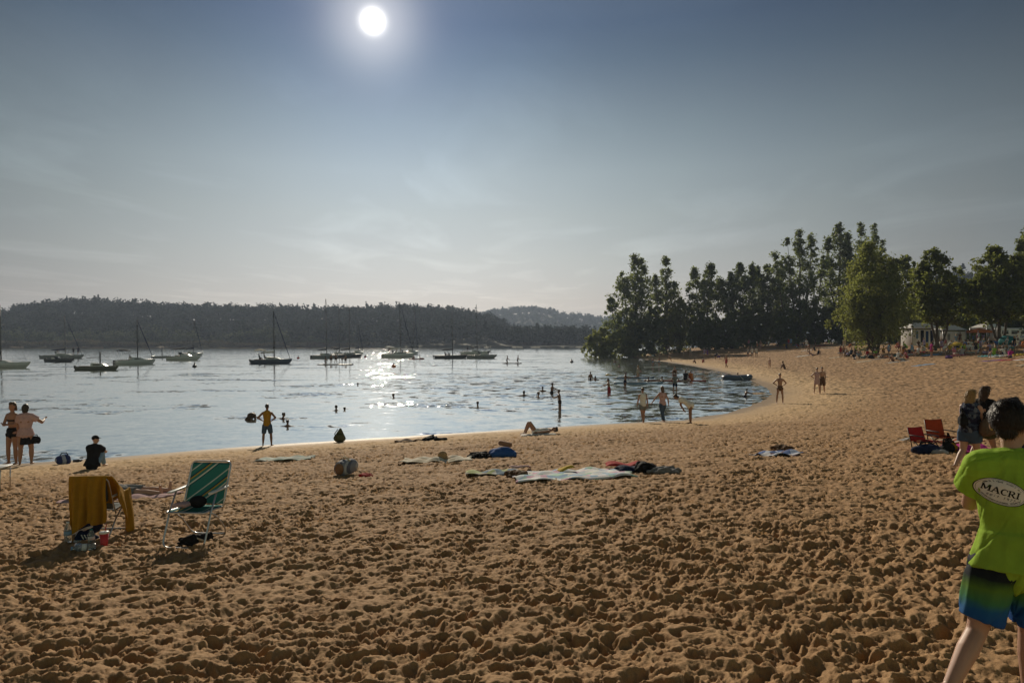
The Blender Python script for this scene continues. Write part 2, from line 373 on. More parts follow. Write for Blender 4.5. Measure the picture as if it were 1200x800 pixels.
def sand_material():
    m = bpy.data.materials.new('sand'); m.use_nodes = True; nt = m.node_tree; N = nt.nodes; L = nt.links; b = N['Principled BSDF']
    tc = N.new('ShaderNodeTexCoord')
    def noise(sc_, det=4, rough=.55):
        n = N.new('ShaderNodeTexNoise'); n.inputs['Scale'].default_value = sc_; n.inputs['Detail'].default_value = det; n.inputs['Roughness'].default_value = rough
        L.new(tc.outputs['Object'], n.inputs['Vector']); return n
    def attr(nm):
        a = N.new('ShaderNodeAttribute'); a.attribute_name = nm; return a.outputs['Fac']
    def mix(f, a, c):
        x = N.new('ShaderNodeMix'); x.data_type = 'RGBA'
        if hasattr(f, 'links'): L.new(f, x.inputs[0])
        else: x.inputs[0].default_value = f
        for v, k in ((a, 6), (c, 7)):
            if hasattr(v, 'links'): L.new(v, x.inputs[k])
            else: x.inputs[k].default_value = (*v, 1)
        return x.outputs[2]
    n1 = noise(.22, 5, .65); n2 = noise(6., 5); n3 = noise(220., 3, .7); n4 = noise(40., 3)
    c = mix(n1.outputs['Fac'], SAND_A, SAND_B)
    mr = N.new('ShaderNodeMapRange'); mr.inputs['From Min'].default_value = .3; mr.inputs['From Max'].default_value = .7; L.new(n2.outputs['Fac'], mr.inputs['Value'])
    c = mix(mr.outputs['Result'], c, SAND_C)
    g = N.new('ShaderNodeMapRange'); g.inputs['From Min'].default_value = .35; g.inputs['From Max'].default_value = .68; g.inputs['To Min'].default_value = .72; g.inputs['To Max'].default_value = 1.25
    L.new(n3.outputs['Fac'], g.inputs['Value'])
    sc1 = N.new('ShaderNodeVectorMath'); sc1.operation = 'SCALE'; L.new(c, sc1.inputs[0]); L.new(g.outputs['Result'], sc1.inputs['Scale'])
    c = mix(attr('strip'), sc1.outputs[0], STRIP_GLARE)
    wm = N.new('ShaderNodeMath'); wm.operation = 'MULTIPLY'; wm.inputs[1].default_value = .75; L.new(attr('wet'), wm.inputs[0])
    c = mix(wm.outputs[0], c, WET)
    gc = mix(n2.outputs['Fac'], (.05, .07, .02), (.10, .09, .04))
    c = mix(attr('grass'), c, gc)
    L.new(c, b.inputs['Base Color'])
    rr = N.new('ShaderNodeMapRange'); rr.inputs['To Min'].default_value = .9; rr.inputs['To Max'].default_value = .6; L.new(attr('wet'), rr.inputs['Value']); L.new(rr.outputs[0], b.inputs['Roughness'])
    b.inputs['Specular IOR Level'].default_value = .25
    # grain and small clods, and the tread where the mesh is too coarse to hold it
    ad = N.new('ShaderNodeMath'); ad.operation = 'MULTIPLY_ADD'; ad.inputs[1].default_value = .12; L.new(n3.outputs['Fac'], ad.inputs[0]); 
    a2 = N.new('ShaderNodeMath'); a2.operation = 'MULTIPLY'; a2.inputs[1].default_value = .6; L.new(n4.outputs['Fac'], a2.inputs[0]); L.new(a2.outputs[0], ad.inputs[2])
    bp = N.new('ShaderNodeBump'); bp.inputs['Strength'].default_value = .55; bp.inputs['Distance'].default_value = .02; L.new(ad.outputs[0], bp.inputs['Height'])
    # the trodden relief farther off, as tilted facets
    nf = noise(3.4, 3, .6); sb = N.new('ShaderNodeVectorMath'); sb.operation = 'SUBTRACT'; sb.inputs[1].default_value = (.5, .5, .5); L.new(nf.outputs['Color'], sb.inputs[0])
    sm = N.new('ShaderNodeVectorMath'); sm.operation = 'MULTIPLY'; sm.inputs[1].default_value = (4.6, 4.6, 0); L.new(sb.outputs[0], sm.inputs[0])
    sf = N.new('ShaderNodeVectorMath'); sf.operation = 'SCALE'; L.new(sm.outputs[0], sf.inputs[0]); L.new(attr('coarse'), sf.inputs['Scale'])
    na = N.new('ShaderNodeVectorMath'); na.operation = 'ADD'; L.new(bp.outputs['Normal'], na.inputs[0]); L.new(sf.outputs[0], na.inputs[1])
    nn = N.new('ShaderNodeVectorMath'); nn.operation = 'NORMALIZE'; L.new(na.outputs[0], nn.inputs[0])
    L.new(nn.outputs[0], b.inputs['Normal'])
    return m
SAND_A = (.32, .187, .085); SAND_B = (.475, .297, .145); SAND_C = (.30, .168, .073); STRIP_GLARE = (.55, .37, .19); WET = (.145, .098, .056)
g = build_ground(); g.data.materials.append(sand_material()); tag(g, kind='structure')

# ---- the lake
def lake_material():
    m = bpy.data.materials.new('lake'); m.use_nodes = True; nt = m.node_tree; N = nt.nodes; L = nt.links; b = N['Principled BSDF']
    b.inputs['Base Color'].default_value = (.45, .48, .42, 1); b.inputs['Roughness'].default_value = .09; b.inputs['IOR'].default_value = 1.42
    tc = N.new('ShaderNodeTexCoord')
    total = None
    def layer(scale, amp, stretch=(1, 1, 1), patch=None):
        nonlocal total
        mp = N.new('ShaderNodeVectorMath'); mp.operation = 'MULTIPLY'; mp.inputs[1].default_value = stretch; L.new(tc.outputs['Object'], mp.inputs[0])
        n = N.new('ShaderNodeTexNoise'); n.inputs['Scale'].default_value = scale; n.inputs['Detail'].default_value = 2; n.inputs['Roughness'].default_value = .5
        L.new(mp.outputs[0], n.inputs['Vector'])
        s = N.new('ShaderNodeVectorMath'); s.operation = 'SUBTRACT'; s.inputs[1].default_value = (.5, .5, .5); L.new(n.outputs['Color'], s.inputs[0])
        k = N.new('ShaderNodeVectorMath'); k.operation = 'MULTIPLY'; k.inputs[1].default_value = (amp * .55, amp, 0); L.new(s.outputs[0], k.inputs[0])
        o_ = k.outputs[0]
        if patch is not None:
            q = N.new('ShaderNodeVectorMath'); q.operation = 'SCALE'; L.new(o_, q.inputs[0]); L.new(patch, q.inputs['Scale']); o_ = q.outputs[0]
        if total is None: total = o_
        else:
            a = N.new('ShaderNodeVectorMath'); a.operation = 'ADD'; L.new(total, a.inputs[0]); L.new(o_, a.inputs[1]); total = a.outputs[0]
    # breezy patches
    mp = N.new('ShaderNodeVectorMath'); mp.operation = 'MULTIPLY'; mp.inputs[1].default_value = (.5, 1., 1); L.new(tc.outputs['Object'], mp.inputs[0])
    pn = N.new('ShaderNodeTexNoise'); pn.inputs['Scale'].default_value = .05; pn.inputs['Detail'].default_value = 3; L.new(mp.outputs[0], pn.inputs['Vector'])
    pm = N.new('ShaderNodeMapRange'); pm.inputs['From Min'].default_value = .38; pm.inputs['From Max'].default_value = .62; pm.inputs['To Min'].default_value = .55; pm.inputs['To Max'].default_value = 1.35
    L.new(pn.outputs['Fac'], pm.inputs['Value'])
    layer(.55, W1, (.6, 1.2, 1)); layer(1.7, W2, (.7, 1.1, 1), pm.outputs[0]); layer(6., W3, (.8, 1, 1), pm.outputs[0])
    mp2 = N.new('ShaderNodeVectorMath'); mp2.operation = 'MULTIPLY'; mp2.inputs[1].default_value = (.6, 1.0, 1); L.new(tc.outputs['Object'], mp2.inputs[0])
    pn2 = N.new('ShaderNodeTexNoise'); pn2.inputs['Scale'].default_value = .16; pn2.inputs['Detail'].default_value = 3; pn2.inputs['Roughness'].default_value = .65; L.new(mp2.outputs[0], pn2.inputs['Vector'])
    pm2 = N.new('ShaderNodeMapRange'); pm2.inputs['From Min'].default_value = .53; pm2.inputs['From Max'].default_value = .70; L.new(pn2.outputs['Fac'], pm2.inputs['Value'])
    layer(1.9, W4, (1, 1, 1), pm2.outputs[0])
    cd = N.new('ShaderNodeVectorMath'); cd.operation = 'DISTANCE'; cd.inputs[1].default_value = (17, 62, 0); L.new(tc.outputs['Object'], cd.inputs[0])
    cr = N.new('ShaderNodeMapRange'); cr.inputs['From Min'].default_value = 18; cr.inputs['From Max'].default_value = 42; cr.inputs['To Min'].default_value = 1; cr.inputs['To Max'].default_value = 0; L.new(cd.outputs['Value'], cr.inputs['Value'])
    layer(1.0, .58, (.8, 1, 1), cr.outputs[0])
    up = N.new('ShaderNodeVectorMath'); up.operation = 'ADD'; up.inputs[1].default_value = (0, WBIAS, 1); L.new(total, up.inputs[0])
    nn = N.new('ShaderNodeVectorMath'); nn.operation = 'NORMALIZE'; L.new(up.outputs[0], nn.inputs[0]); L.new(nn.outputs[0], b.inputs['Normal'])
    gl = N.new('ShaderNodeBsdfGlossy'); gl.inputs['Color'].default_value = (1, 1, .985, 1); gl.inputs['Roughness'].default_value = .06; L.new(nn.outputs[0], gl.inputs['Normal'])
    ms = N.new('ShaderNodeMixShader'); ms.inputs['Fac'].default_value = .86; L.new(b.outputs[0], ms.inputs[1]); L.new(gl.outputs[0], ms.inputs[2]); L.new(ms.outputs[0], N['Material Output'].inputs['Surface'])
    return m
W4 = 1.7; WBIAS = -.04      # wavelets lean towards the beach
W1, W2, W3 = .03, .115, .12
mb = MB(); mb.add([(-1100, -60, 0), (950, -60, 0), (950, 800, 0), (-1100, 800, 0)], [(0, 1, 2, 3)])
o = mb.build('lake_water', lake_material(), smooth=False); tag(o, kind='structure')

# ---- far banks: wooded hills behind the lake
def leafmat(key, col, trans=.35, noise=.3):
    return mat('leaf_' + key, col, rough=.65, spec=.25, noise=noise, scale=.35, trans=trans, tcol=(2.3, 2.2, 1.3))
def leaves(centers, radii, per, size, rg, flat=.65, hang=0.):
    """leaf sprays: per quads gathered round each centre"""
    centers = np.asarray(centers); radii = np.asarray(radii)
    if radii.ndim == 1: radii = np.repeat(radii[:, None], 3, 1)
    n = len(centers) * per
    d = rg.normal(size=(n, 3)); d /= np.linalg.norm(d, axis=1)[:, None] + 1e-9
    d *= rg.random(n)[:, None] ** .5
    c = np.repeat(centers, per, 0) + d * np.repeat(radii, per, 0)
    a = rg.normal(size=(n, 3)); a[:, 2] *= flat
    if hang: a[:, 2] -= hang
    a /= np.linalg.norm(a, axis=1)[:, None]
    b = np.cross(a, rg.normal(size=(n, 3))); b /= np.linalg.norm(b, axis=1)[:, None] + 1e-9
    sz = size * (.6 + .8 * rg.random(n))[:, None]
    a *= sz; b *= sz * .62
    v = np.stack([c - a, c + b * .9 - a * .1, c + a, c - b * .9 - a * .1], 1).reshape(-1, 3)
    return v, np.arange(n * 4).reshape(-1, 4)

def crest(px, tab):
    return np.interp(px, [t[0] for t in tab], [t[1] for t in tab])
HILL1 = [(-260, 395), (-60, 372), (0, 362), (40, 353), (100, 348), (150, 350), (200, 354), (300, 356), (400, 358), (480, 355), (530, 358), (570, 365), (592, 376), (606, 392), (622, 401), (700, 403)]
HILL2 = [(380, 401), (520, 380), (580, 364), (622, 361), (645, 363), (662, 369), (690, 370), (705, 374), (725, 372), (760, 380), (830, 385), (900, 380), (960, 388)]
HILL3 = [(980, 396), (1040, 360), (1090, 330), (1120, 322), (1150, 320), (1200, 316), (1300, 322), (1450, 370), (1600, 398)]
def hill(name, tab, d0, dtop, d1, tree, seedk):
    px = np.arange(tab[0][0], tab[-1][0] + 1, 8.); ds = np.linspace(d0, d1, 28)
    PX, D = np.meshgrid(px, ds)
    top = ZE + (HOR - crest(PX, tab)) / F * dtop - tree
    prof = np.interp(D, [d0, dtop, d1], [0, 1, .7]); prof = prof * prof * (3 - 2 * prof)
    X = (PX - 600) / F * D
    Z = 1.0 + np.maximum(top, 0) * prof + 2.0 * vnoise(X * .02, D * .02, seedk) * prof - (D <= d0 + 1) * 4
    v = np.stack([X, D, Z], -1).reshape(-1, 3); W = len(px)
    i = np.arange(len(ds) - 1)[:, None] * W; j = np.arange(W - 1)[None, :]
    q = np.stack([i + j, i + j + 1, i + W + j + 1, i + W + j], -1).reshape(-1, 4)
    o = np_mesh(name, v, q, mat('hill_soil', (.045, .055, .025), rough=.9, noise=.3, scale=.02)); tag(o, kind='structure')
    def height(px_, d_):
        t = np.maximum(ZE + (HOR - crest(px_, tab)) / F * dtop - tree, 0); p = np.interp(d_, [d0, dtop, d1], [0, 1, .7]); return 1.0 + t * p * p * (3 - 2 * p)
    return height
def forest(name, hf, tab, d0, d1, n, th, per, size, rg, conifer=.35, col=(.036, .045, .032)):
    px = rg.uniform(tab[0][0] + 4, tab[-1][0] - 4, n); d = d0 + (d1 - d0) * rg.random(n) ** .8
    z = hf(px, d); x = (px - 600) / F * d
    h = th * (.7 + .55 * rg.random(n)); cf = rg.random(n) < conifer
    C = []; RD = []
    for k in range(n):
        if cf[k]:
            for t, wd in ((.35, .24), (.6, .17), (.80, .10), (.92, .06)):
                C.append((x[k], d[k], z[k] + h[k] * t * 1.08)); RD.append((h[k] * wd, h[k] * wd, h[k] * .16))
        else:
            for _ in range(4):
                a = rg.uniform(0, 6.28); q = h[k] * .17
                C.append((x[k] + q * math.cos(a), d[k] + q * math.sin(a), z[k] + h[k] * rg.uniform(.4, .86))); RD.append((h[k] * .24, h[k] * .24, h[k] * .19))
    v, q = leaves(np.array(C), np.array(RD), per, size, rg)
    o = np_mesh(name, v, q, mat('wood_' + name, col, rough=.95, spec=.02, noise=.35, scale=.05, trans=.15), smooth=False); return o
rf = np.random.default_rng(11)
h1 = hill('wooded_hill', HILL1, 470, 660, 950, 17, 3)
tag(forest('hill_forest', h1, HILL1, 475, 690, 3900, 14, 14, 1.15, rf, .04), kind='stuff', label='dark mixed wood covering the long hill behind the lake')
h2 = hill('distant_hill', HILL2, 1050, 1500, 1900, 13, 4)
tag(forest('distant_forest', h2, HILL2, 1080, 1540, 2300, 16, 10, 2.2, rf, .1, (.05, .07, .035)), kind='stuff', label='bluish far wood on the low hills beyond the lake')
h3 = hill('inland_hill', HILL3, 380, 560, 800, 12, 5)
tag(forest('inland_forest', h3, HILL3, 400, 600, 900, 14, 12, 1.3, rf, .3), kind='stuff', label='dark wooded ridge seen between the trees on the right')
# low trees and reeds along the far bank
def bank_belt(name, n, h0, off0, off1, col, per, size, pxr, label, wide=.55):
    C = []; RD = []
    fa = np.array(far, float)
    seg = [(fa[i], fa[i + 1]) for i in range(len(fa) - 1)]
    ln = np.array([np.hypot(*(b - a)) for a, b in seg]); cum = np.cumsum(ln) / ln.sum()
    while len(C) < n * 3:
        k = int(np.searchsorted(cum, rf.random())); a, b = seg[k]; t = rf.random(); p = a + (b - a) * t
        nrm_ = np.array([b[1] - a[1], -(b[0] - a[0])]); nrm_ /= np.hypot(*nrm_)
        if nrm_[1] < 0: nrm_ = -nrm_
        p = p + nrm_ * rf.uniform(off0, off1)
        q = p[0] / p[1] * F + 600
        if not (pxr[0] < q < pxr[1]): continue
        h = h0 * (.55 + .9 * max(0, .5 + vnoise(np.array([p[0] * .035]), np.array([p[1] * .035]), 5)[0]) * rf.uniform(.6, 1.1)) * (1 + .35 * (p[1] > 560))
        for _ in range(3):
            C.append((p[0] + rf.uniform(-1, 1) * h * .25, p[1] + rf.uniform(-1, 1) * h * .2, 1 + h * rf.uniform(.25, .72))); RD.append((h * wide * .6, h * wide * .5, h * .30))
    v, q = leaves(np.array(C), np.array(RD), per, size, rf)
    o = np_mesh(name, v, q, mat('wood_' + name, col, rough=.95, spec=.02, noise=.35, scale=.08, trans=.25), smooth=False); tag(o, kind='stuff', label=label)
bank_belt('bank_trees', 620, 12., 16, 40, (.085, .10, .05), 34, .8, (-60, 960), 'low trees and bushes lining the far bank')
bank_belt('bank_reeds', 1500, 4.2, 0, 10, (.12, .105, .06), 14, .6, (-60, 960), 'brownish reed belt at the far waterline', 1.6)

# ---- the summer air
hz = MB(); hz.box((300, 1600, 58), (6600, 6000, 124)); 
HAZE_D = .00021
hm = bpy.data.materials.new('air'); hm.use_nodes = True; nt = hm.node_tree; nt.nodes.remove(nt.nodes['Principled BSDF'])
pv = nt.nodes.new('ShaderNodeVolumePrincipled'); pv.inputs['Color'].default_value = (.60, .74, 1, 1); pv.inputs['Density'].default_value = HAZE_D; pv.inputs['Anisotropy'].default_value = .35
nt.links.new(pv.outputs[0], nt.nodes['Material Output'].inputs['Volume'])
tag(hz.build('haze', hm, smooth=False), kind='stuff')
# ================================================================== TREES
BARK = mat('bark', (.075, .06, .045), rough=.9, noise=.35, scale=4, bump=.6, bscale=9)
BARK_PALE = mat('bark_pale', (.16, .15, .13), rough=.85, noise=.4, scale=3, bump=.5, bscale=9)
LF = {
 'willow': leafmat('willow', (.11, .135, .068), .46),
 'poplar': leafmat('poplar', (.10, .125, .062), .46),
 'dark': leafmat('dark', (.085, .11, .06), .42),
 'birch': leafmat('birch', (.135, .155, .062), .42),
 'maple': leafmat('maple', (.105, .125, .042), .45),
 'bush': leafmat('bush', (.16, .18, .075), .5),
 'low': leafmat('low', (.095, .12, .055), .44),
}
def tree(name, x, y, h, w, kind, label, group, seed, leaders=None, bark=None, clear=.12, per=46, leaf=.30, ncl=None, trunk_r=None, hang=0., lean=0.):
    """leaders: list of (dx, dy, top fraction, width fraction). Crown = leaf sprays gathered in clumps round real limbs."""
    rg = np.random.default_rng(seed)
    z0 = gz(x, y) - .1
    root = empty(name, (x, y, z0), 0, label, 'tree' if 'bush' not in name else 'bush', group)
    leaders = leaders or [(0, 0, 1., 1.)]
    tr = trunk_r or max(.08, h * .016)
    T = MB(); C = []; RD = []
    for li, (dx, dy, tf, wf) in enumerate(leaders):
        H = h * tf; W = w * wf / 2
        top = Vector((dx, dy, H))
        base = Vector((0, 0, 0)) if len(leaders) < 3 or li < 3 else Vector((dx * .3, dy * .3, 0))
        path = []
        for i in range(8):
            t = i / 7
            p = base.lerp(top, t); k = t ** .6
            p = Vector((base.x + dx * k, base.y + dy * k, H * t * .97))
            p += Vector((rg.normal() * .015 * h, rg.normal() * .015 * h, 0)) * (t > 0) * .5
            path.append(p)
        T.tube(path, [tr * (1 - .92 * i / 7) * (1.25 if i == 0 else 1) * (.75 if li else 1) for i in range(8)], 8)
        n = int((ncl or 150) * 1.12 * tf * wf ** .5)
        for c in range(n):
            t = clear + (1 - clear) * rg.random() ** .85
            if kind in ('poplar', 'willow', 'dark'):
                prof = (math.sin(math.pi * min(1, (t - clear) / (1 - clear) * .93 + .07) ** .75)) ** .65
            elif kind == 'birch':
                prof = (1.0 - ((t - clear) / (1 - clear)) ** 1.5) ** .8 * min(1, (t - clear) / .10 + .55)
            elif kind in ('bush', 'low'):
                prof = math.sqrt(max(.02, 1 - (t * .98) ** 2))
            else:
                prof = (math.sin(math.pi * min(1, (t - clear) / (1 - clear) * .90 + .10) ** .72)) ** .55
            a = rg.uniform(0, 2 * math.pi)
            lump = .80 + .38 * math.sin(3 * a + seed + t * 9) * math.sin(t * 17 + seed)
            rr = W * prof * (rg.random() ** .42) * lump
            f = min(t, .97); q = f * 7; i0 = min(6, int(q)); ax = path[i0].lerp(path[i0 + 1], q - i0)
            p = Vector((ax.x + rr * math.cos(a), ax.y + rr * math.sin(a), H * t + rg.normal() * .2))
            C.append(p); s_ = (.034 * h + .042 * w) * (.35 + 1.0 * rg.random() ** 1.3) * (.7 if t > .85 else 1)
            RD.append((s_, s_, s_ * (1.0 if not hang else 1.6)))
            if c % 5 == 0 and rr > .25 * W:
                st = max(.03, t - .10 - .1 * rg.random()); q = st * 7; i0 = min(6, int(q)); b = path[i0].lerp(path[i0 + 1], q - i0)
                mid = b.lerp(p, .55) + Vector((0, 0, .04 * h))
                T.tube([b, mid, p], [tr * .34 * (1.1 - st), tr * .2 * (1.1 - st), .012], 5)
    v, q = leaves(np.array(C), np.array(RD), int(per * .85), leaf * .95, rg, hang=hang)
    np_mesh('crown', v, q, LF[kind], smooth=False, parent=root)
    T.build('trunk', bark or BARK, root)
    return root
def at(px, d): return ((px - 600) / F * d, d)
def hgt(d, ytop, ybase): return (ybase - ytop) / F * d
G1 = 'tall trees at the head of the cove'
def ptree(name, px, d, ytop, wpx, kind, label, group, seed, **k):
    x, y = at(px, d); z0 = gz(x, y); ybase = HOR + (ZE - z0) / d * F
    return tree(name, x, y, hgt(d, ytop, ybase), wpx / F * d, kind, label, group, seed, **k)
ptree('willow_tree', 745, 178, 300, 58, 'willow', 'broad ragged willow at the tip of the point, outermost of the tall trees', G1, 1,
      leaders=[(-3.5, 0, .86, .62), (0, 0, 1, .7), (1.8, .5, .97, .6), (-5.2, -.5, .58, .5)], ncl=120, clear=.1, per=40, leaf=.34)
ptree('willow_tree', 779, 180, 300, 40, 'willow', 'slim feathery tree with a narrow top, second from the tip of the point', G1, 2,
      leaders=[(.3, 0, 1, .75), (-2.5, 0, .8, .6), (2.6, 0, .74, .7)], ncl=110, per=38, leaf=.33)
ptree('poplar_tree', 827, 172, 308, 52, 'poplar', 'full dark tree with a double top right of the slim feathery one', G1, 3,
      leaders=[(1.2, 0, 1, .8), (-2.8, 0, .92, .7), (4, 0, .8, .6)], ncl=130)
ptree('poplar_tree', 868, 170, 309, 42, 'dark', 'dense dark tree with an even rounded head between two gaps of sky', G1, 4,
      leaders=[(0, 0, 1, .85), (2.8, 0, .98, .7), (-2.7, 0, .9, .7)], ncl=130)
ptree('poplar_tree', 900, 174, 311, 46, 'dark', 'dense dark tree leaning against the left side of the big spiky poplar', G1, 5,
      leaders=[(0, 0, 1, .85), (-3, 0, .97, .6), (2.9, 0, .88, .7)], ncl=130)
ptree('poplar_tree', 937, 160, 272, 58, 'poplar', 'big poplar with a spiky many-pointed top and sky showing through its right side', G1, 6,
      leaders=[(0, 0, 1, .6), (-2.6, 0, .95, .5), (2.9, 0, .97, .5), (-4.6, 0, .8, .5), (4.6, .3, .8, .4)], ncl=95)
ptree('poplar_tree', 984, 165, 260, 46, 'poplar', 'tallest poplar with a pointed top, left one of the highest pair', G1, 7,
      leaders=[(0, 0, 1, .8), (-3, 0, .88, .6), (2.4, 0, .9, .6)], ncl=110)
ptree('poplar_tree', 1014, 165, 262, 44, 'poplar', 'tall poplar with three points, right one of the highest pair', G1, 8,
      leaders=[(-1, 0, 1, .7), (2.0, 0, .98, .6), (4, 0, .86, .5), (-3.2, 0, .85, .5)], ncl=95)
G2 = 'shade trees standing on the upper beach'
ptree('birch_tree', 1027, 92, 287, 116, 'birch', 'big yellow-green birch with drooping twigs and a dark trunk in the sand', G2, 9,
      leaders=[(-1.1, 0, 1, 1.), (2.0, .4, .86, .7), (-2.4, .4, .62, .62)], ncl=210, per=70, leaf=.17, hang=.5, clear=.17, trunk_r=.26)
ptree('maple_tree', 1100, 95, 293, 72, 'maple', 'round leafy tree with a loose top standing before the white stall', G2, 10,
      leaders=[(-.4, 0, 1, .9), (-2.2, 0, .86, .6), (2.2, .2, .74, .8)], ncl=150, per=48, leaf=.22, clear=.34, trunk_r=.24)
ptree('maple_tree', 1060, 124, 300, 66, 'maple', 'smaller green tree filling the gap behind the birch', G2, 11,
      leaders=[(0, 0, 1, .9), (3.4, 0, .82, .7)], ncl=150, per=44, leaf=.26, clear=.1)
ptree('maple_tree', 1172, 93, 290, 74, 'maple', 'dark round tree at the edge of the picture with people beneath', G2, 12,
      leaders=[(-.6, 0, 1, .85), (1.9, 0, .93, .7), (-2.4, .3, .72, .8)], ncl=160, per=50, leaf=.22, clear=.30, trunk_r=.25)
ptree('poplar_tree', 1208, 100, 255, 46, 'poplar', 'tall poplar cut by the right edge of the picture', G2, 13,
      leaders=[(0, 0, 1, .8), (2.5, 0, .9, .7), (-1.6, 0, .82, .5)], ncl=130, per=46, leaf=.24)
ptree('dead_trunk', 1003, 98, 390, 8, 'low', 'stout dark tree with sparse low twigs left of the birch trunk', G2, 14, ncl=10, per=14, leaf=.16, clear=.75, trunk_r=.3)
G3 = 'bushes along the foot of the trees'
for i, (px, d, yt, wpx, kd, lb) in enumerate([
    (707, 172, 385, 54, 'bush', 'wide pale green bush hanging over the water at the point'),
    (738, 176, 378, 46, 'bush', 'light green bush between the hanging one and the willow'),
    (765, 174, 362, 44, 'low', 'dark bush under the two outermost trees'),
    (797, 176, 350, 44, 'bush', 'pale bush lit in the gap beside the slim feathery tree'),
    (826, 166, 372, 48, 'low', 'dark bush under the double-topped tree'),
    (858, 164, 366, 48, 'low', 'dark bush at the left foot of the even rounded tree'),
    (888, 163, 360, 46, 'low', 'tall dark bush between the two dense dark trees'),
    (922, 156, 362, 48, 'low', 'dark bush at the left foot of the spiky poplar'),
    (955, 154, 352, 44, 'maple', 'green bush lit at the right foot of the spiky poplar'),
    (986, 152, 350, 48, 'low', 'dark bush behind the stout bare trunk'),
    (1050, 140, 350, 60, 'low', 'dark bush behind the birch trunk'),
    (1090, 135, 352, 50, 'maple', 'green bush behind the left end of the white stall'),
    (1122, 128, 366, 44, 'bush', 'yellowish bush behind the blue parasol'),
    (1150, 132, 358, 52, 'low', 'dark bush behind the parked caravans'),
    (1190, 130, 356, 60, 'low', 'dark bush behind the caravan at the edge of the picture')]):
    ptree('leafy_bush', px, d, yt, wpx, kd, lb, G3, 30 + i, leaders=[(0, 0, 1, .8), (-wpx * .05, 0, .8, .7), (wpx * .055, 0, .84, .7)], ncl=90, per=46, leaf=.30, clear=.03, trunk_r=.12)
# ================================================================== PEOPLE
SKIN = {'fair': mat('skin_fair', (.46, .27, .19), rough=.5, noise=.08, scale=12), 'tan': mat('skin_tan', (.34, .18, .115), rough=.5, noise=.08, scale=12),
        'brown': mat('skin_brown', (.22, .115, .07), rough=.5, noise=.08, scale=12)}
HAIR = {'dark': mat('hair_dark', (.022, .015, .011), rough=.5, noise=.25, scale=60, bump=.25, bscale=70), 'brown': mat('hair_brown', (.075, .042, .022), rough=.5, noise=.25, scale=60, bump=.25, bscale=70),
        'blonde': mat('hair_blonde', (.38, .245, .10), rough=.5, noise=.3, scale=50, bump=.3, bscale=60), 'grey': mat('hair_grey', (.30, .28, .25), rough=.6, noise=.2, scale=60)}
CC = {'white': (.82, .81, .78), 'black': (.018, .018, .02), 'navy': (.02, .03, .075), 'blue': (.04, .12, .36), 'lightblue': (.25, .40, .58), 'red': (.42, .03, .03), 'pink': (.58, .20, .25),
      'palepink': (.60, .40, .40), 'purple': (.18, .09, .30), 'lilac': (.42, .34, .55), 'green': (.06, .26, .07), 'lime': (.22, .47, .05), 'teal': (.03, .20, .21), 'yellow': (.60, .42, .05), 'mustard': (.42, .23, .02),
      'orange': (.62, .20, .05), 'grey': (.22, .22, .22), 'lightgrey': (.45, .45, .44), 'brown': (.13, .075, .04), 'denim': (.07, .11, .18), 'cream': (.62, .55, .42), 'magenta': (.55, .04, .28), 'turquoise': (.10, .42, .45), 'olive': (.10, .10, .045)}
def cl(c): return cloth(c, CC[c])
EYE = mat('eye', (.02, .016, .014), rough=.2, noise=0); LIP = mat('lips', (.30, .10, .08), rough=.45, noise=.05)
PENDING = []      # (object, voxel) to be fused into one continuous surface

def caps(mb, p0, p1, r0, r1, side=None, flat=1., h0=True, h1=True, seg=12):
    """tapered limb with round (or cut) ends; flat < 1 makes the section shallower than wide"""
    p0, p1 = Vector(p0), Vector(p1); t = (p1 - p0)
    if t.length < 1e-6: t = Vector((0, 0, 1e-4))
    L_ = t.length; t = t / L_
    if side is None: side = Vector((1, 0, 0)) if abs(t.x) < .9 else Vector((0, 1, 0))
    u = (side - t * side.dot(t)).normalized(); w = t.cross(u)
    rings = []
    def ring(c, r): rings.append([c + (u * math.cos(2 * math.pi * k / seg) + w * flat * math.sin(2 * math.pi * k / seg)) * r for k in range(seg)])
    if h0:
        for a in (80, 55, 28): ring(p0 - t * r0 * flat * math.sin(R(a)), r0 * math.cos(R(a)))
    for i in range(4): ring(p0 + t * L_ * i / 3, r0 + (r1 - r0) * i / 3)
    if h1:
        for a in (28, 55, 80): ring(p1 + t * r1 * flat * math.sin(R(a)), r1 * math.cos(R(a)))
    vs = [v for r_ in rings for v in r_]; n = len(rings); fs = []
    for i in range(n - 1):
        for k in range(seg): fs.append((i * seg + k, i * seg + (k + 1) % seg, (i + 1) * seg + (k + 1) % seg, (i + 1) * seg + k))
    fs.append(tuple(range(seg - 1, -1, -1))); fs.append(tuple((n - 1) * seg + k for k in range(seg)))
    mb.add(vs, fs)

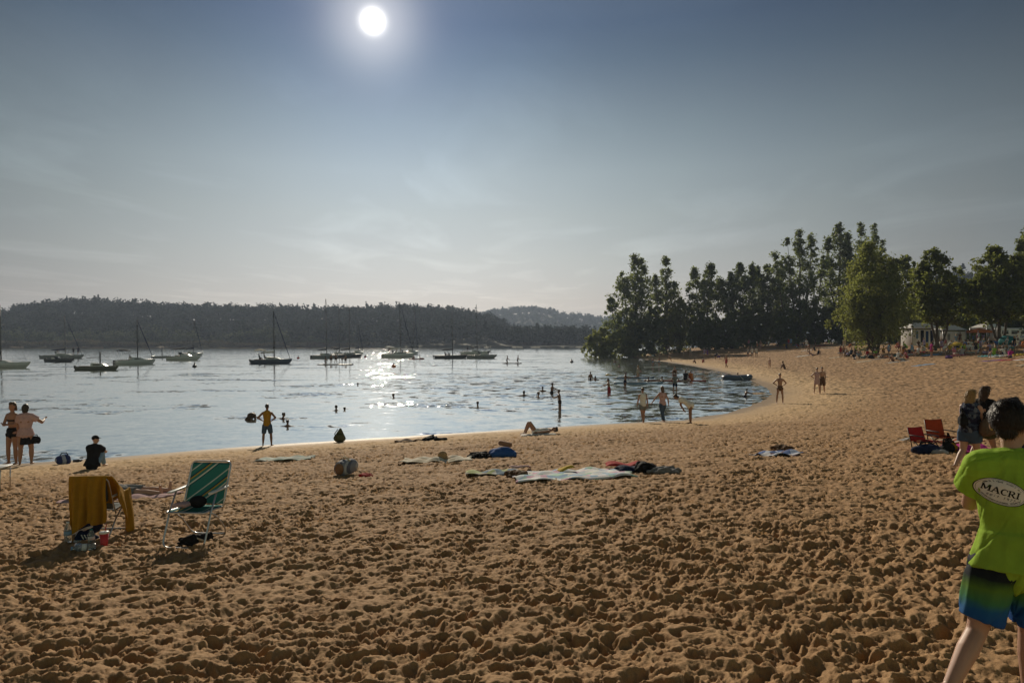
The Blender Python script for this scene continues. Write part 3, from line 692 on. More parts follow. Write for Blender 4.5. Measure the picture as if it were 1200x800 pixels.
D = lambda x, y, z: Vector((x, y, z)).normalized()
POSES = {   # arms: (upper, fore), legs: (thigh, shin), x counted outwards
 'stand': dict(L=(D(.14, 0, -1), D(.05, .12, -1)), R=(D(.14, -.02, -1), D(.05, .10, -1)), l=(D(.05, 0, -1), D(.02, -.03, -1)), r=(D(.07, .05, -1), D(.02, -.04, -1))),
 'hips': dict(L=(D(.75, -.3, -.75), D(-.75, .45, -.55)), R=(D(.75, -.3, -.75), D(-.75, .45, -.55)), l=(D(.13, 0, -1), D(.05, -.03, -1)), r=(D(.16, .04, -1), D(.06, -.04, -1))),
 'crossed': dict(L=(D(.2, .25, -.9), D(-.85, .5, .15)), R=(D(.2, .25, -.9), D(-.85, .45, .05)), l=(D(.05, 0, -1), D(.02, -.03, -1)), r=(D(.05, .08, -1), D(.02, -.05, -1))),
 'walk': dict(lean=4, L=(D(.12, .35, -1), D(.02, .5, -.9)), R=(D(.12, -.35, -1), D(.03, -.1, -1)), l=(D(.03, -.28, -1), D(0, -.5, -.9)), r=(D(.03, .38, -1), D(0, .02, -1))),
 'reach': dict(lean=6, L=(D(.15, .7, -.6), D(-.1, .9, -.25)), R=(D(.2, .75, -.45), D(-.05, .9, -.1)), l=(D(.08, .05, -1), D(.02, -.05, -1)), r=(D(.08, -.05, -1), D(.02, -.08, -1))),
 'sit': dict(lean=18, L=(D(.15, .75, -.5), D(-.35, .8, -.1)), R=(D(.15, .75, -.5), D(-.35, .8, -.1)), l=(D(.12, .72, .68), D(0, .42, -.9)), r=(D(.12, .70, .70), D(0, .40, -.9))),
 'sitback': dict(lean=-24, L=(D(.25, -.55, -.8), D(.05, -.25, -1)), R=(D(.25, -.5, -.8), D(.05, -.2, -1)), l=(D(.12, 1, .32), D(0, .92, -.40)), r=(D(.14, 1, .05), D(0, 1, -.03))),
 'lie': dict(lean=-86, L=(D(.5, .9, -.02), D(.1, 1, -.02)), R=(D(.3, .95, 0), D(-.1, 1, .05)), l=(D(.06, 1, .02), D(.03, 1, -.02)), r=(D(.08, 1, .02), D(.05, 1, -.02))),
 'lieknees': dict(lean=-86, L=(D(.5, .9, -.02), D(.1, 1, -.02)), R=(D(.3, .95, 0), D(-.1, 1, .05)), l=(D(.05, .50, .86), D(0, .42, -.9)), r=(D(.08, .62, .78), D(0, .38, -.92))),
 'prone': dict(lean=86, head=(-20, 0), L=(D(.8, .6, 0), D(-.7, .7, 0)), R=(D(.8, .6, 0), D(-.7, .7, 0)), l=(D(.08, -1, -.02), D(.02, -1, -.02)), r=(D(.08, -1, -.02), D(.02, -1, -.02))),
 'prop': dict(lean=58, head=(-30, 0), L=(D(.3, .2, -1), D(-.2, 1, 0)), R=(D(.3, .2, -1), D(-.2, 1, 0)), l=(D(.08, -1, -.05), D(.02, -1, -.02)), r=(D(.08, -1, -.05), D(.02, -.8, .6))),
 'bend': dict(lean=82, head=(-10, 0), L=(D(.05, .22, -1), D(.0, .3, -1)), R=(D(.05, .15, -1), D(.0, .2, -1)), l=(D(.05, -.05, -1), D(.02, -.02, -1)), r=(D(.06, .06, -1), D(.02, -.06, -1))),
 'kneel': dict(lean=8, L=(D(.15, .5, -.8), D(-.05, .8, -.5)), R=(D(.15, .5, -.8), D(-.05, .8, -.5)), l=(D(.08, .30, -1), D(0, -1, -.04)), r=(D(.08, .34, -1), D(0, -1, -.04))),
 'squat': dict(lean=35, L=(D(.12, .6, -.8), D(-.05, .7, -.6)), R=(D(.12, .6, -.8), D(-.05, .7, -.6)), l=(D(.3, .85, .15), D(-.05, -.30, -1)), r=(D(.3, .85, .15), D(-.05, -.30, -1))),
 'chair': dict(lean=-14, L=(D(.25, .35, -.9), D(0, .9, -.2)), R=(D(.25, .35, -.9), D(0, .9, -.2)), l=(D(.10, 1, .06), D(.02, .30, -1)), r=(D(.12, 1, .06), D(.02, .25, -1))),
 'crouch': dict(lean=62, L=(D(.1, .5, -.8), D(0, .5, -.8)), R=(D(.1, .5, -.8), D(0, .5, -.8)), l=(D(.1, .45, -.9), D(0, -.35, -1)), r=(D(.1, .40, -.9), D(0, -.35, -1))),
 'swim': dict(lean=28, head=(-10, 0), L=(D(.75, .6, -.25), D(-.1, 1, -.15)), R=(D(.75, .6, -.25), D(-.1, 1, -.15)), l=(D(.1, -.3, -1), D(0, -.5, -.9)), r=(D(.1, -.2, -1), D(0, -.6, -.8))),
 'spread': dict(L=(D(1, .15, -.12), D(1, .25, .1)), R=(D(1, .15, -.12), D(1, .25, .1)), l=(D(.05, 0, -1), D(.02, -.03, -1)), r=(D(.07, .05, -1), D(.02, -.04, -1))),
 'armup': dict(L=(D(.14, 0, -1), D(.05, .12, -1)), R=(D(.5, .3, .8), D(-.4, .2, .9)), l=(D(.05, 0, -1), D(.02, -.03, -1)), r=(D(.07, .05, -1), D(.02, -.04, -1))),
}
def skeleton(pose, H, over=None):
    P = dict(lean=0, side=0, twist=0, head=(0, 0)); P.update(POSES[pose])
    if over: P.update(over)
    J = {}; la = R(P['lean']); sa = R(P['side'])
    t = Vector((math.sin(sa), math.sin(la) * math.cos(sa), math.cos(la) * math.cos(sa)))
    tw = R(P['twist']); rx = Vector((math.cos(tw), math.sin(tw), 0)); rx = (rx - t * rx.dot(t)).normalized()
    hx = Vector((1, 0, 0)); hx = (hx - t * hx.dot(t)).normalized()
    pel = Vector((0, 0, 0)); J['pel'] = pel; J['t'] = t; J['rx'] = rx; J['hx'] = hx; J['fw'] = t.cross(rx) * -1
    J['waist'] = pel + t * .095 * H; J['chest'] = pel + t * .215 * H; J['neck'] = pel + t * .305 * H
    hp, hy = R(P['head'][0]), R(P['head'][1])
    la2 = la * (.55 if abs(P['lean']) < 40 else .9) + hp
    nk = Vector((t.x * .5, math.sin(la2), math.cos(la2))).normalized()
    J['head'] = J['neck'] + (t * .25 + nk * .75) * .105 * H
    ha = la2 if abs(P['lean']) >= 70 else la2 * .6
    up = Vector((t.x * .4, math.sin(ha), math.cos(ha))).normalized()
    fwd = Vector((math.sin(hy), math.cos(hy), 0))
    if abs(up.y) > .8: fwd = Vector((math.sin(hy) * .9, 0, math.copysign(1, -P['lean']) * -1 if P['lean'] > 0 else 1))
    fwd = (fwd - up * fwd.dot(up)).normalized()
    J['hup'] = up; J['hfw'] = fwd; J['hrt'] = fwd.cross(up)
    for s, A, Lg in ((-1, 'L', 'l'), (1, 'R', 'r')):
        m = lambda v: Vector((v.x * s, v.y, v.z)).normalized()
        sh = pel + t * .282 * H + rx * s * .098 * H
        a, b = P[A]; el = sh + m(a) * .168 * H; wr = el + m(b) * .142 * H; J['sh', s], J['el', s], J['wr', s], J['hd', s] = sh, el, wr, m(b)
        c, d = P[Lg]; hip = pel - t * .01 * H + hx * s * .052 * H; kn = hip + m(c) * .245 * H; an = kn + m(d) * .235 * H
        J['hip', s], J['kn', s], J['an', s], J['sd', s] = hip, kn, an, m(d)
        fd = P.get('foot' + Lg)
        if fd is None:
            d2 = m(d)
            fd = Vector((s * .2, 1, -.08)) if d2.z < -.55 else Vector((s * .25, -.1, .9)) if (P['lean'] < -60 or (d2.y > .8)) else Vector((0, d2.y, -.25))
        J['ft', s] = Vector(fd).normalized()
    lo = min(min((J[k, s].z - r * H) for k, r in (('an', .034), ('kn', .036), ('hip', .07), ('wr', .02))) for s in (-1, 1))
    lo = min(lo, J['neck'].z - .05 * H if abs(P['lean']) > 50 else 9)
    off = Vector((0, 0, -lo))
    for k, v in J.items():
        if k in ('pel', 'waist', 'chest', 'neck', 'head') or (isinstance(k, tuple) and k[0] in ('sh', 'el', 'wr', 'hip', 'kn', 'an')): J[k] = v + off
    return J
def head_rot(J): return Matrix((J['hrt'], J['hfw'], J['hup'])).transposed()

def person(loc, H, yaw, pose, label, skin='fair', hair=('short', 'brown'), wear=(), group=None, over=None, voxel=None, build=1., female=False, sink=0., fingers=False, cat='person', hs=1.):
    loc = Vector(loc); dist = max(3., math.hypot(loc.x, loc.y))
    vx = voxel or min(.019, max(.009, dist * .0006))
    root = empty('person', loc - Vector((0, 0, sink)), yaw, label, cat, group)
    J = skeleton(pose, H, over); t, rx, hx = J['t'], J['rx'], J['hx']; B = build
    hr = head_rot(J)
    b = MB()
    def torso(b, g=0., z0=-.03, z1=.285, cut=False):
        prof = [(-.035, .070, .062), (.03, .078 + .006 * female, .062), (.10, .066 - .006 * female, .052), (.17, .074, .056), (.23, .086, .060), (.285, .074, .046)]
        pts = [p for p in prof if z0 - 1e-6 <= p[0] <= z1 + 1e-6]
        for i in range(len(pts) - 1):
            a, c = pts[i], pts[i + 1]
            for q in range(1):
                sd_ = hx if a[0] < .1 else rx
                caps(b, J['pel'] + t * a[0] * H, J['pel'] + t * c[0] * H, (a[1] * B + g) * H, (c[1] * B + g) * H, sd_, flat=((a[2] / a[1] + c[2] / c[1]) / 2) ** (.8), h0=not (cut and i == 0), h1=True, seg=16)
    torso(b)
    caps(b, J['sh', -1] - rx * -.02 * H, J['sh', 1] - rx * .02 * H, .036 * H * B, .036 * H * B)
    # neck and trapezius, head with jaw, nose, ears
    caps(b, J['neck'] - t * .03 * H, J['head'], .031 * H * B ** .5, .028 * H)
    for s in (-1, 1): caps(b, J['sh', s] - rx * s * .025 * H + t * .01 * H, J['neck'] + t * .03 * H, .026 * H * B, .02 * H)
    HH = H * hs
    hc = J['head'] + J['hup'] * .028 * HH
    b.ell(hc, (.043 * HH, .054 * HH, .056 * HH), 14, 10, hr)
    b.ell(J['head'] + J['hfw'] * .016 * HH - J['hup'] * .014 * HH, (.034 * HH, .036 * HH, .040 * HH), 12, 8, hr)
    caps(b, hc + J['hfw'] * .050 * HH - J['hup'] * .012 * HH, hc + J['hfw'] * .060 * HH - J['hup'] * .026 * HH, .006 * HH, .010 * HH)
    for s in (-1, 1): b.ell(hc + J['hrt'] * s * .045 * HH - J['hup'] * .012 * HH - J['hfw'] * .004 * HH, (.007 * HH, .013 * HH, .019 * HH), 8, 6, hr)
    if female:
        for s in (-1, 1): b.ell(J['pel'] + t * .205 * H + rx * s * .040 * H + J['fw'] * .050 * H, (.034 * H, .032 * H, .034 * H), 10, 8)
    for s in (-1, 1):
        sh, el, wr = J['sh', s], J['el', s], J['wr', s]
        caps(b, sh, el, .031 * H * B, .0235 * H * B); m_ = el.lerp(wr, .3)
        caps(b, el, m_, .0235 * H * B, .024 * H * B); caps(b, m_, wr, .024 * H * B, .0155 * H)
        hd = J['hd', s]; sd_ = Vector((0, 1, 0)) - hd * hd.y
        if sd_.length < .2: sd_ = Vector((1, 0, 0))
        sd_.normalize(); nr = hd.cross(sd_)
        caps(b, wr, wr + hd * .045 * H, .017 * H, .023 * H, sd_, flat=.5)
        if fingers:
            for f, (o_, ln) in enumerate(((-.017, .034), (-.006, .042), (.005, .040), (.016, .030))):
                k0 = wr + hd * .045 * H + sd_ * o_ * H; k1 = k0 + (hd + nr * .25 * -s).normalized() * ln * .55 * H; k2 = k1 + (hd + nr * .9 * -s).normalized() * ln * .5 * H
                caps(b, k0, k1, .0062 * H, .0056 * H); caps(b, k1, k2, .0056 * H, .0048 * H)
            k0 = wr + hd * .014 * H + sd_ * .016 * H; k1 = k0 + (hd * .7 + sd_ * .7).normalized() * .028 * H; k2 = k1 + hd * .022 * H
            caps(b, k0, k1, .0085 * H, .007 * H); caps(b, k1, k2, .007 * H, .0055 * H)
        else:
            caps(b, wr + hd * .045 * H, wr + hd * .088 * H + nr * .01 * H, .021 * H, .012 * H, sd_, flat=.45)
            caps(b, wr + hd * .02 * H + sd_ * .012 * H, wr + hd * .045 * H + sd_ * .032 * H, .008 * H, .006 * H)
        hip, kn, an = J['hip', s], J['kn', s], J['an', s]
        caps(b, hip, hip.lerp(kn, .45), .054 * H * B, .046 * H * B); caps(b, hip.lerp(kn, .45), kn, .046 * H * B, .032 * H * B)
        caps(b, kn, kn.lerp(an, .32), .031 * H * B, .034 * H * B); caps(b, kn.lerp(an, .32), an, .034 * H * B, .019 * H)
        ft = J['ft', s]
        caps(b, an - J['sd', s] * -.012 * H - ft * .02 * H, an + J['sd', s] * .016 * H + ft * .085 * H, .021 * H, .017 * H, None, flat=.75)
    bo = b.build('body', SKIN[skin], root); PENDING.append((bo, vx, 4))
    # eyes and mouth on the figures near enough to have any
    if dist < 26:
        for s in (-1, 1):
            e = MB(); e.ell(hc + J['hrt'] * s * .018 * HH + J['hfw'] * .0485 * HH - J['hup'] * .006 * HH, (.0065 * HH, .004 * HH, .004 * HH), 8, 6, hr); e.build('eye', EYE, root)
        e = MB(); e.ell(hc + J['hfw'] * .0495 * HH - J['hup'] * .046 * HH, (.015 * HH, .004 * HH, .0045 * HH), 8, 6, hr); e.build('mouth', LIP, root)
    # hair
    if hair:
        k, hcol = hair; h = MB()
        if k == 'cap':
            h.ell(hc + J['hup'] * .016 * HH - J['hfw'] * .004 * HH, (.050 * HH, .060 * HH, .050 * HH), 14, 8, hr)
            caps(h, hc + J['hfw'] * .045 * HH + J['hup'] * .020 * HH, hc + J['hfw'] * .088 * HH + J['hup'] * .012 * HH, .036 * HH, .03 * HH, J['hrt'], flat=.16)
            o = h.build('cap', cl(hcol), root)
        elif k == 'hat':
            h.ell(hc + J['hup'] * .026 * HH, (.048 * HH, .056 * HH, .046 * HH), 14, 8, hr)
            h.ell(hc + J['hup'] * .022 * HH, (.098 * HH, .104 * HH, .010 * HH), 18, 6, hr); o = h.build('sun_hat', cl(hcol), root)
        else:
            h.ell(hc + J['hup'] * .011 * HH - J['hfw'] * .012 * HH, (.0485 * HH, .051 * HH, .0535 * HH), 14, 10, hr)
            caps(h, hc + J['hup'] * .036 * HH + J['hfw'] * .028 * HH, hc + J['hup'] * .03 * HH - J['hfw'] * .03 * HH, .030 * HH, .032 * HH)
            if k == 'short': caps(h, hc - J['hfw'] * .03 * HH, hc - J['hfw'] * .034 * HH - J['hup'] * .03 * HH, .036 * HH, .026 * HH, J['hrt'], flat=.7)
            if k in ('long', 'bob'):
                ln = .125 if k == 'long' else .07; dn = (J['hup'] * -1 if abs(J['hup'].z) > .5 else Vector((0, -.2, -1))).normalized()
                for s in (-1, 0, 1): caps(h, hc + J['hrt'] * s * .028 * HH - J['hfw'] * (.022 + .012 * (s == 0)) * HH, hc + J['hrt'] * s * .026 * HH - J['hfw'] * .048 * HH + dn * ln * HH, .029 * HH, .016 * HH)
            if k == 'bun': h.ell(hc - J['hfw'] * .052 * HH + J['hup'] * .024 * HH, (.024 * HH, .024 * HH, .024 * HH), 10, 8)
            if k == 'tail': caps(h, hc - J['hfw'] * .055 * HH + J['hup'] * .01 * HH, hc - J['hfw'] * .075 * HH - J['hup'] * .09 * HH, .018 * HH, .010 * HH)
            o = h.build('hair', HAIR[hcol], root)
        PENDING.append((o, min(vx, .014), 2))
    # clothes
    for it in wear:
        kind, colr = it[0], it[1]; g = max(.011, .0085 * (vx / .012)) + (.0055 if kind in ('shirt', 'long_shirt', 'tank_top', 'dress', 'vest') else 0) + (it[2] if len(it) > 2 else 0)
        c = MB(); m_ = colr if not isinstance(colr, str) else cl(colr); nm = kind
        def legs(f, r0=.054, r1=.046, g_=g, flare=0.):
            for s in (-1, 1):
                hip, kn = J['hip', s], J['kn', s]; e = hip.lerp(kn, f)
                caps(c, hip.lerp(kn, .10), e, (r0 * B + g_) * H, ((r0 + (.034 - r0) * f) * B + g_ + flare) * H, h0=True, h1=False)
        def sleeves(f, fl=.004):
            for s in (-1, 1):
                sh, el = J['sh', s], J['el', s]; caps(c, sh - rx * s * .02 * H, sh.lerp(el, f), (.034 * B + g) * H, (.031 * B - .007 * f + g + fl) * H, h0=True, h1=False)
        if kind == 'shirt':
            caps(c, J['pel'] + t * .03 * H, J['pel'] - t * .036 * H, (.086 * B + g) * H, (.098 * B + g * 1.35) * H, hx, flat=.88, h0=True, h1=False, seg=16)
            torso(c, g, -.035, .285, cut=False); sleeves(.55); caps(c, J['sh', -1] + rx * .02 * H, J['sh', 1] - rx * .02 * H, (.037 * B + g) * H, (.037 * B + g) * H)
        elif kind == 'long_shirt':
            torso(c, g, -.035, .285, cut=True); caps(c, J['sh', -1] + rx * .02 * H, J['sh', 1] - rx * .02 * H, (.037 * B + g) * H, (.037 * B + g) * H)
            for s in (-1, 1):
                caps(c, J['sh', s] - rx * s * .02 * H, J['el', s], (.034 * B + g) * H, (.026 * B + g) * H); caps(c, J['el', s], J['el', s].lerp(J['wr', s], .9), (.026 * B + g) * H, (.019 + g) * H, h1=False)
        elif kind in ('tank_top', 'vest'):
            torso(c, g, -.035 if kind == 'tank_top' else .03, .285, cut=True)
            for s in (-1, 1): caps(c, J['pel'] + t * .25 * H + rx * s * .055 * H, J['pel'] + t * .305 * H + rx * s * .055 * H, .03 * H, .024 * H, rx)
        elif kind == 'dress':
            torso(c, g, -.035, .285, cut=False); caps(c, J['pel'] + t * .04 * H, J['kn', -1].lerp(J['kn', 1], .5) * .6 + J['pel'] * .4, (.075 * B + g) * H, .11 * H, hx, flat=.8, h1=False)
        elif kind == 'skirt':
            caps(c, J['pel'] + t * .06 * H, J['kn', -1].lerp(J['kn', 1], .5) * .7 + J['pel'] * .3, (.074 * B + g) * H, .10 * H, hx, flat=.85, h1=False)
        elif kind in ('shorts', 'swim_shorts', 'jeans', 'trousers'):
            torso(c, g, -.035, .10 if kind != 'x' else .1, cut=False); f = {'shorts': .55, 'swim_shorts': .84}.get(kind, 1)
            legs(f, flare=.006 if f < 1 else 0)
            if f == 1:
                for s in (-1, 1): caps(c, J['kn', s], J['kn', s].lerp(J['an', s], .93), (.034 * B + g) * H, (.024 + g) * H, h1=False)
        elif kind in ('swim_trunks', 'bikini_bottom'):
            torso(c, g * .8, -.035, .03); legs(.16 if kind == 'swim_trunks' else .03, g_=g * .7)
        elif kind == 'bikini_top':
            caps(c, J['pel'] + t * .185 * H, J['pel'] + t * .215 * H, (.080 * B + g * .8) * H, (.084 * B + g * .8) * H, rx, flat=.74, h0=False, h1=False, seg=16)
            for s in (-1, 1): c.ell(J['pel'] + t * .203 * H + rx * s * .040 * H + J['fw'] * .052 * H, ((.034 + g * .8) * H,) * 3, 10, 8)
        elif kind == 'swimsuit':
            torso(c, g * .8, -.035, .23); legs(.03, g_=g * .7)
        o = c.build(nm, m_, root); PENDING.append((o, vx * .9, 2))
    return root
def fuse_pending():
    """every figure becomes one continuous surface per body or garment"""
    global PENDING
    for o, vx, sm in PENDING:
        r = o.modifiers.new('r', 'REMESH'); r.mode = 'VOXEL'; r.voxel_size = vx; r.use_smooth_shade = True
        s = o.modifiers.new('s', 'SMOOTH'); s.factor = .5; s.iterations = sm
    dg = bpy.context.evaluated_depsgraph_get(); dg.update()
    new = []
    for o, vx, sm in PENDING:
        me = bpy.data.meshes.new_from_object(o.evaluated_get(dg), depsgraph=dg); new.append((o, me))
    for o, me in new:
        o.modifiers.clear(); o.data = me
    PENDING = []
# ================================================================== BUILDERS OF THINGS
ALU = mat('aluminium', (.55, .56, .58), rough=.35, metal=.85, noise=.08)
WPLASTIC = mat('white_plastic', (.70, .70, .68), rough=.4, noise=.05)
BLACKP = mat('black_plastic', (.02, .02, .022), rough=.45, noise=.1)
RUBBER = mat('rubber', (.03, .03, .03), rough=.8, noise=.1)
DARKWIN = mat('dark_glass', (.015, .018, .022), rough=.08, noise=0, spec=.6)
STEEL = mat('steel_rig', (.09, .09, .095), rough=.5, metal=.3, noise=.05)
WOODD = mat('dark_wood', (.12, .07, .035), rough=.55, noise=.3, scale=6)
GEL = {'white': mat('gel_white', (.62, .62, .60), rough=.3, noise=.06, scale=1.5), 'navy': mat('gel_navy', (.035, .055, .09), rough=.3, noise=.1, scale=1.5), 'dark': mat('gel_dark', (.05, .055, .06), rough=.4, noise=.15, scale=1.5),
       'cream': mat('gel_cream', (.45, .42, .34), rough=.4, noise=.1, scale=1.5), 'grey': mat('gel_grey', (.26, .27, .28), rough=.4, noise=.1, scale=1.5), 'olive': mat('gel_olive', (.12, .12, .085), rough=.5, noise=.15, scale=1.5)}

def stripes(key, axis, freq, stops, rough=.85):
    """woven or dyed bands running across `axis` in the object's own space"""
    if key in _M: return _M[key]
    m = bpy.data.materials.new(key); m.use_nodes = True; _M[key] = m; nt = m.node_tree; N = nt.nodes; L = nt.links; b = N['Principled BSDF']; b.inputs['Roughness'].default_value = rough; b.inputs['Specular IOR Level'].default_value = .15
    tc = N.new('ShaderNodeTexCoord'); d = N.new('ShaderNodeVectorMath'); d.operation = 'DOT_PRODUCT'; d.inputs[1].default_value = [a * freq for a in axis]; L.new(tc.outputs['Object'], d.inputs[0])
    fr = N.new('ShaderNodeMath'); fr.operation = 'FRACT'; L.new(d.outputs['Value'], fr.inputs[0])
    r = N.new('ShaderNodeValToRGB'); r.color_ramp.interpolation = 'CONSTANT'; e = r.color_ramp.elements
    e[0].position = 0; e[0].color = (*stops[0][1], 1); e[1].position = stops[1][0]; e[1].color = (*stops[1][1], 1)
    for p, c in stops[2:]: x = e.new(p); x.color = (*c, 1)
    L.new(fr.outputs[0], r.inputs['Fac']); L.new(r.outputs['Color'], b.inputs['Base Color'])
    t = N.new('ShaderNodeBsdfTranslucent'); L.new(r.outputs['Color'], t.inputs['Color']); ms = N.new('ShaderNodeMixShader'); ms.inputs['Fac'].default_value = .22
    L.new(b.outputs[0], ms.inputs[1]); L.new(t.outputs[0], ms.inputs[2]); L.new(ms.outputs[0], N['Material Output'].inputs['Surface'])
    return m
def blotches(key, cols, scale):
    """printed cloth: patches of several colours"""
    if key in _M: return _M[key]
    m = bpy.data.materials.new(key); m.use_nodes = True; _M[key] = m; nt = m.node_tree; N = nt.nodes; L = nt.links; b = N['Principled BSDF']; b.inputs['Roughness'].default_value = .9; b.inputs['Specular IOR Level'].default_value = .1
    tc = N.new('ShaderNodeTexCoord'); n = N.new('ShaderNodeTexVoronoi'); n.inputs['Scale'].default_value = scale; L.new(tc.outputs['Object'], n.inputs['Vector'])
    s = N.new('ShaderNodeSeparateColor'); L.new(n.outputs['Color'], s.inputs[0])
    r = N.new('ShaderNodeValToRGB'); r.color_ramp.interpolation = 'CONSTANT'; e = r.color_ramp.elements; k = len(cols)
    e[0].position = 0; e[0].color = (*cols[0], 1); e[1].position = 1 / k; e[1].color = (*cols[1], 1)
    for i in range(2, k): x = e.new(i / k); x.color = (*cols[i], 1)
    L.new(s.outputs[0], r.inputs['Fac']); L.new(r.outputs['Color'], b.inputs['Base Color']); return m

# ---- cloth and bags on the sand
def towel(px, py, wm, lm, rot, m, label, group=None, folds=.02, name='beach_towel', cat='towel', lift=.045, seed=0, crumple=0.):
    c = gp(px, py); ca, sa = math.cos(R(rot)), math.sin(R(rot)); rr = random.Random(seed or int(px * 7 + py))
    ph = [rr.uniform(0, 6) for _ in range(6)]
    def fn(u, v):
        edge = .03 * math.sin(u * 11 + ph[0]) + .03 * math.sin(v * 9 + ph[1])
        a = (u - .5) * wm * (1 + edge); b = (v - .5) * lm * (1 + edge)
        x = a * ca - b * sa; y = a * sa + b * ca
        z = gz(c.x + x, c.y + y) - c.z + lift + folds * (math.sin(a * 9 + ph[2] + 2 * math.sin(b * 4 + ph[3])) * .6 + math.sin(b * 13 + ph[4] + a * 3) * .4)
        z -= .032 * max(abs(2 * u - 1), abs(2 * v - 1)) ** 5
        if crumple: z += crumple * abs(math.sin(a * 7 + ph[5]) * math.sin(b * 8 + ph[0]))
        return (x, y, z)
    mb = MB(); mb.sheet(fn, max(10, int(wm * 18)), max(10, int(lm * 18)), .008)
    o = mb.build(name, m, loc=c); return tag(o, label, cat, group)
def lump(name, px, py, dim, m, label, cat, rz=0., group=None, seed=1, strap=True, top=.35, mstrap=None, p=None):
    """soft bag: a sagging body with a pocket and straps"""
    c = p or gp(px, py); root = empty(name, c, R(rz), label, cat, group); rr = np.random.default_rng(seed)
    L_, W_, H_ = dim; mb = MB()
    for i in range(7):
        mb.ell((rr.uniform(-.3, .3) * L_, rr.uniform(-.22, .22) * W_, H_ * rr.uniform(.3, .5)), (L_ * rr.uniform(.22, .34), W_ * rr.uniform(.3, .42), H_ * rr.uniform(.32, .5)), 12, 8)
    mb.bevbox((0, 0, H_ * .3), (L_ * .85, W_ * .85, H_ * .55), min(W_, H_) * .15)
    mb.ell((0, 0, H_ * .55), (L_ * top, W_ * .3, H_ * .45))
    o = mb.build('bag_body', m, root); PENDING.append((o, max(.012, min(dim) * .07), 3))
    if strap:
        s = MB(); s.tube([(-L_ * .25, 0, H_ * .8), (-L_ * .15, W_ * .15, H_ * 1.12), (L_ * .15, W_ * .15, H_ * 1.12), (L_ * .25, 0, H_ * .8)], .016, 6)
        s.build('strap', mstrap or cl('black'), root)
        s = MB(); s.bevbox((0, -W_ * .44, H_ * .34), (L_ * .5, W_ * .12, H_ * .36), .012); s.build('pocket', m, root)
    return root
def pile(name, px, py, dim, m, label, cat, seed=1, group=None, rz=0.):
    """a crumpled heap of cloth, one continuous surface"""
    c = gp(px, py); rr = np.random.default_rng(seed); mb = MB(); L_, W_, H_ = dim
    for i in range(16):
        a, b = rr.uniform(-.4, .4) * L_, rr.uniform(-.4, .4) * W_; th = rr.uniform(0, 3.1)
        hh = H_ * (1 - (a / L_) ** 2 * 3) * rr.uniform(.25, .6); dv = Vector((math.cos(th), math.sin(th), rr.uniform(-.1, .25))) * L_ * .16
        caps(mb, Vector((a, b, hh)) - dv, Vector((a, b, hh)) + dv, H_ * .26, H_ * .16)
    mb.bevbox((0, 0, H_ * .16), (L_ * .8, W_ * .8, H_ * .34), .02)
    o = mb.build(name, m, loc=c); o.rotation_euler.z = R(rz); PENDING.append((o, max(.01, H_ * .09), 2)); return tag(o, label, cat, group)

# ---- chairs
def folding_chair(loc, yaw, fabric, label, size=.92):
    """tubular aluminium folding chair: front and rear floor loops, armrests, slung seat and back"""
    root = empty('folding_chair', loc, yaw, label, 'chair'); root.scale = (size,) * 3; w = .26; r = .0115
    def loop(pts, name):
        m = MB(); m.tube(pts, r, 8); m.build(name, ALU, root)
    def arc(c0, c1, c2, n=5):
        c0, c1, c2 = Vector(c0), Vector(c1), Vector(c2); return [c0 * (1 - t) ** 2 + c1 * 2 * t * (1 - t) + c2 * t * t for t in [i / n for i in range(n + 1)]]
    # front floor loop rising to the armrests
    loop([(-w, .02, .62), (-w, .16, .40)] + arc((-w, .28, .12), (-w - .005, .33, .015), (-w + .09, .33, .015)) + arc((w - .09, .33, .015), (w + .005, .33, .015), (w, .28, .12)) + [(w, .16, .40), (w, .02, .62)], 'front_leg_frame')
    loop([(-w + .02, .18, .43), (-w + .02, -.06, .28)] + arc((-w + .02, -.22, .12), (-w + .02, -.30, .02), (-w + .1, -.31, .015)) + arc((w - .1, -.31, .015), (w - .02, -.30, .02), (w - .02, -.22, .12)) + [(w - .02, -.06, .28), (w - .02, .18, .43)], 'rear_leg_frame')
    loop([(-w, -.12, .36), (-w, -.20, .52)] + arc((-w, -.34, .86), (-w, -.37, .935), (-w + .07, -.37, .935)) + arc((w - .07, -.37, .935), (w, -.37, .935), (w, -.34, .86)) + [(w, -.20, .52), (w, -.12, .36)], 'back_frame')
    loop([(-w + .02, -.16, .40), (-w + .015, .20, .425)] + arc((-w + .015, .22, .425), (-w + .015, .27, .42), (-w + .06, .27, .42)) + arc((w - .06, .27, .42), (w - .015, .27, .42), (w - .015, .22, .425)) + [(w - .02, -.16, .40)], 'seat_frame')
    for s in (-1, 1):
        m = MB(); m.bevbox((s * w, -.04, .638), (.055, .44, .026), .011); m.build('armrest', WPLASTIC, root)
    m = MB(); m.sheet(lambda u, v: ((u - .5) * .49, -.15 + v * .41, .418 - .035 * math.sin(math.pi * u) * math.sin(math.pi * v) + .012 * v), 12, 12, .005); m.build('seat', fabric, root)
    m = MB()
    def bk(u, v): return ((u - .5) * .49, -.17 - .19 * v + -.03 * math.sin(math.pi * v) * math.sin(math.pi * u) + .006, .44 + .48 * v)
    m.sheet(bk, 12, 14, .005)
    m.v = m.v; m.build('backrest', fabric, root); return root
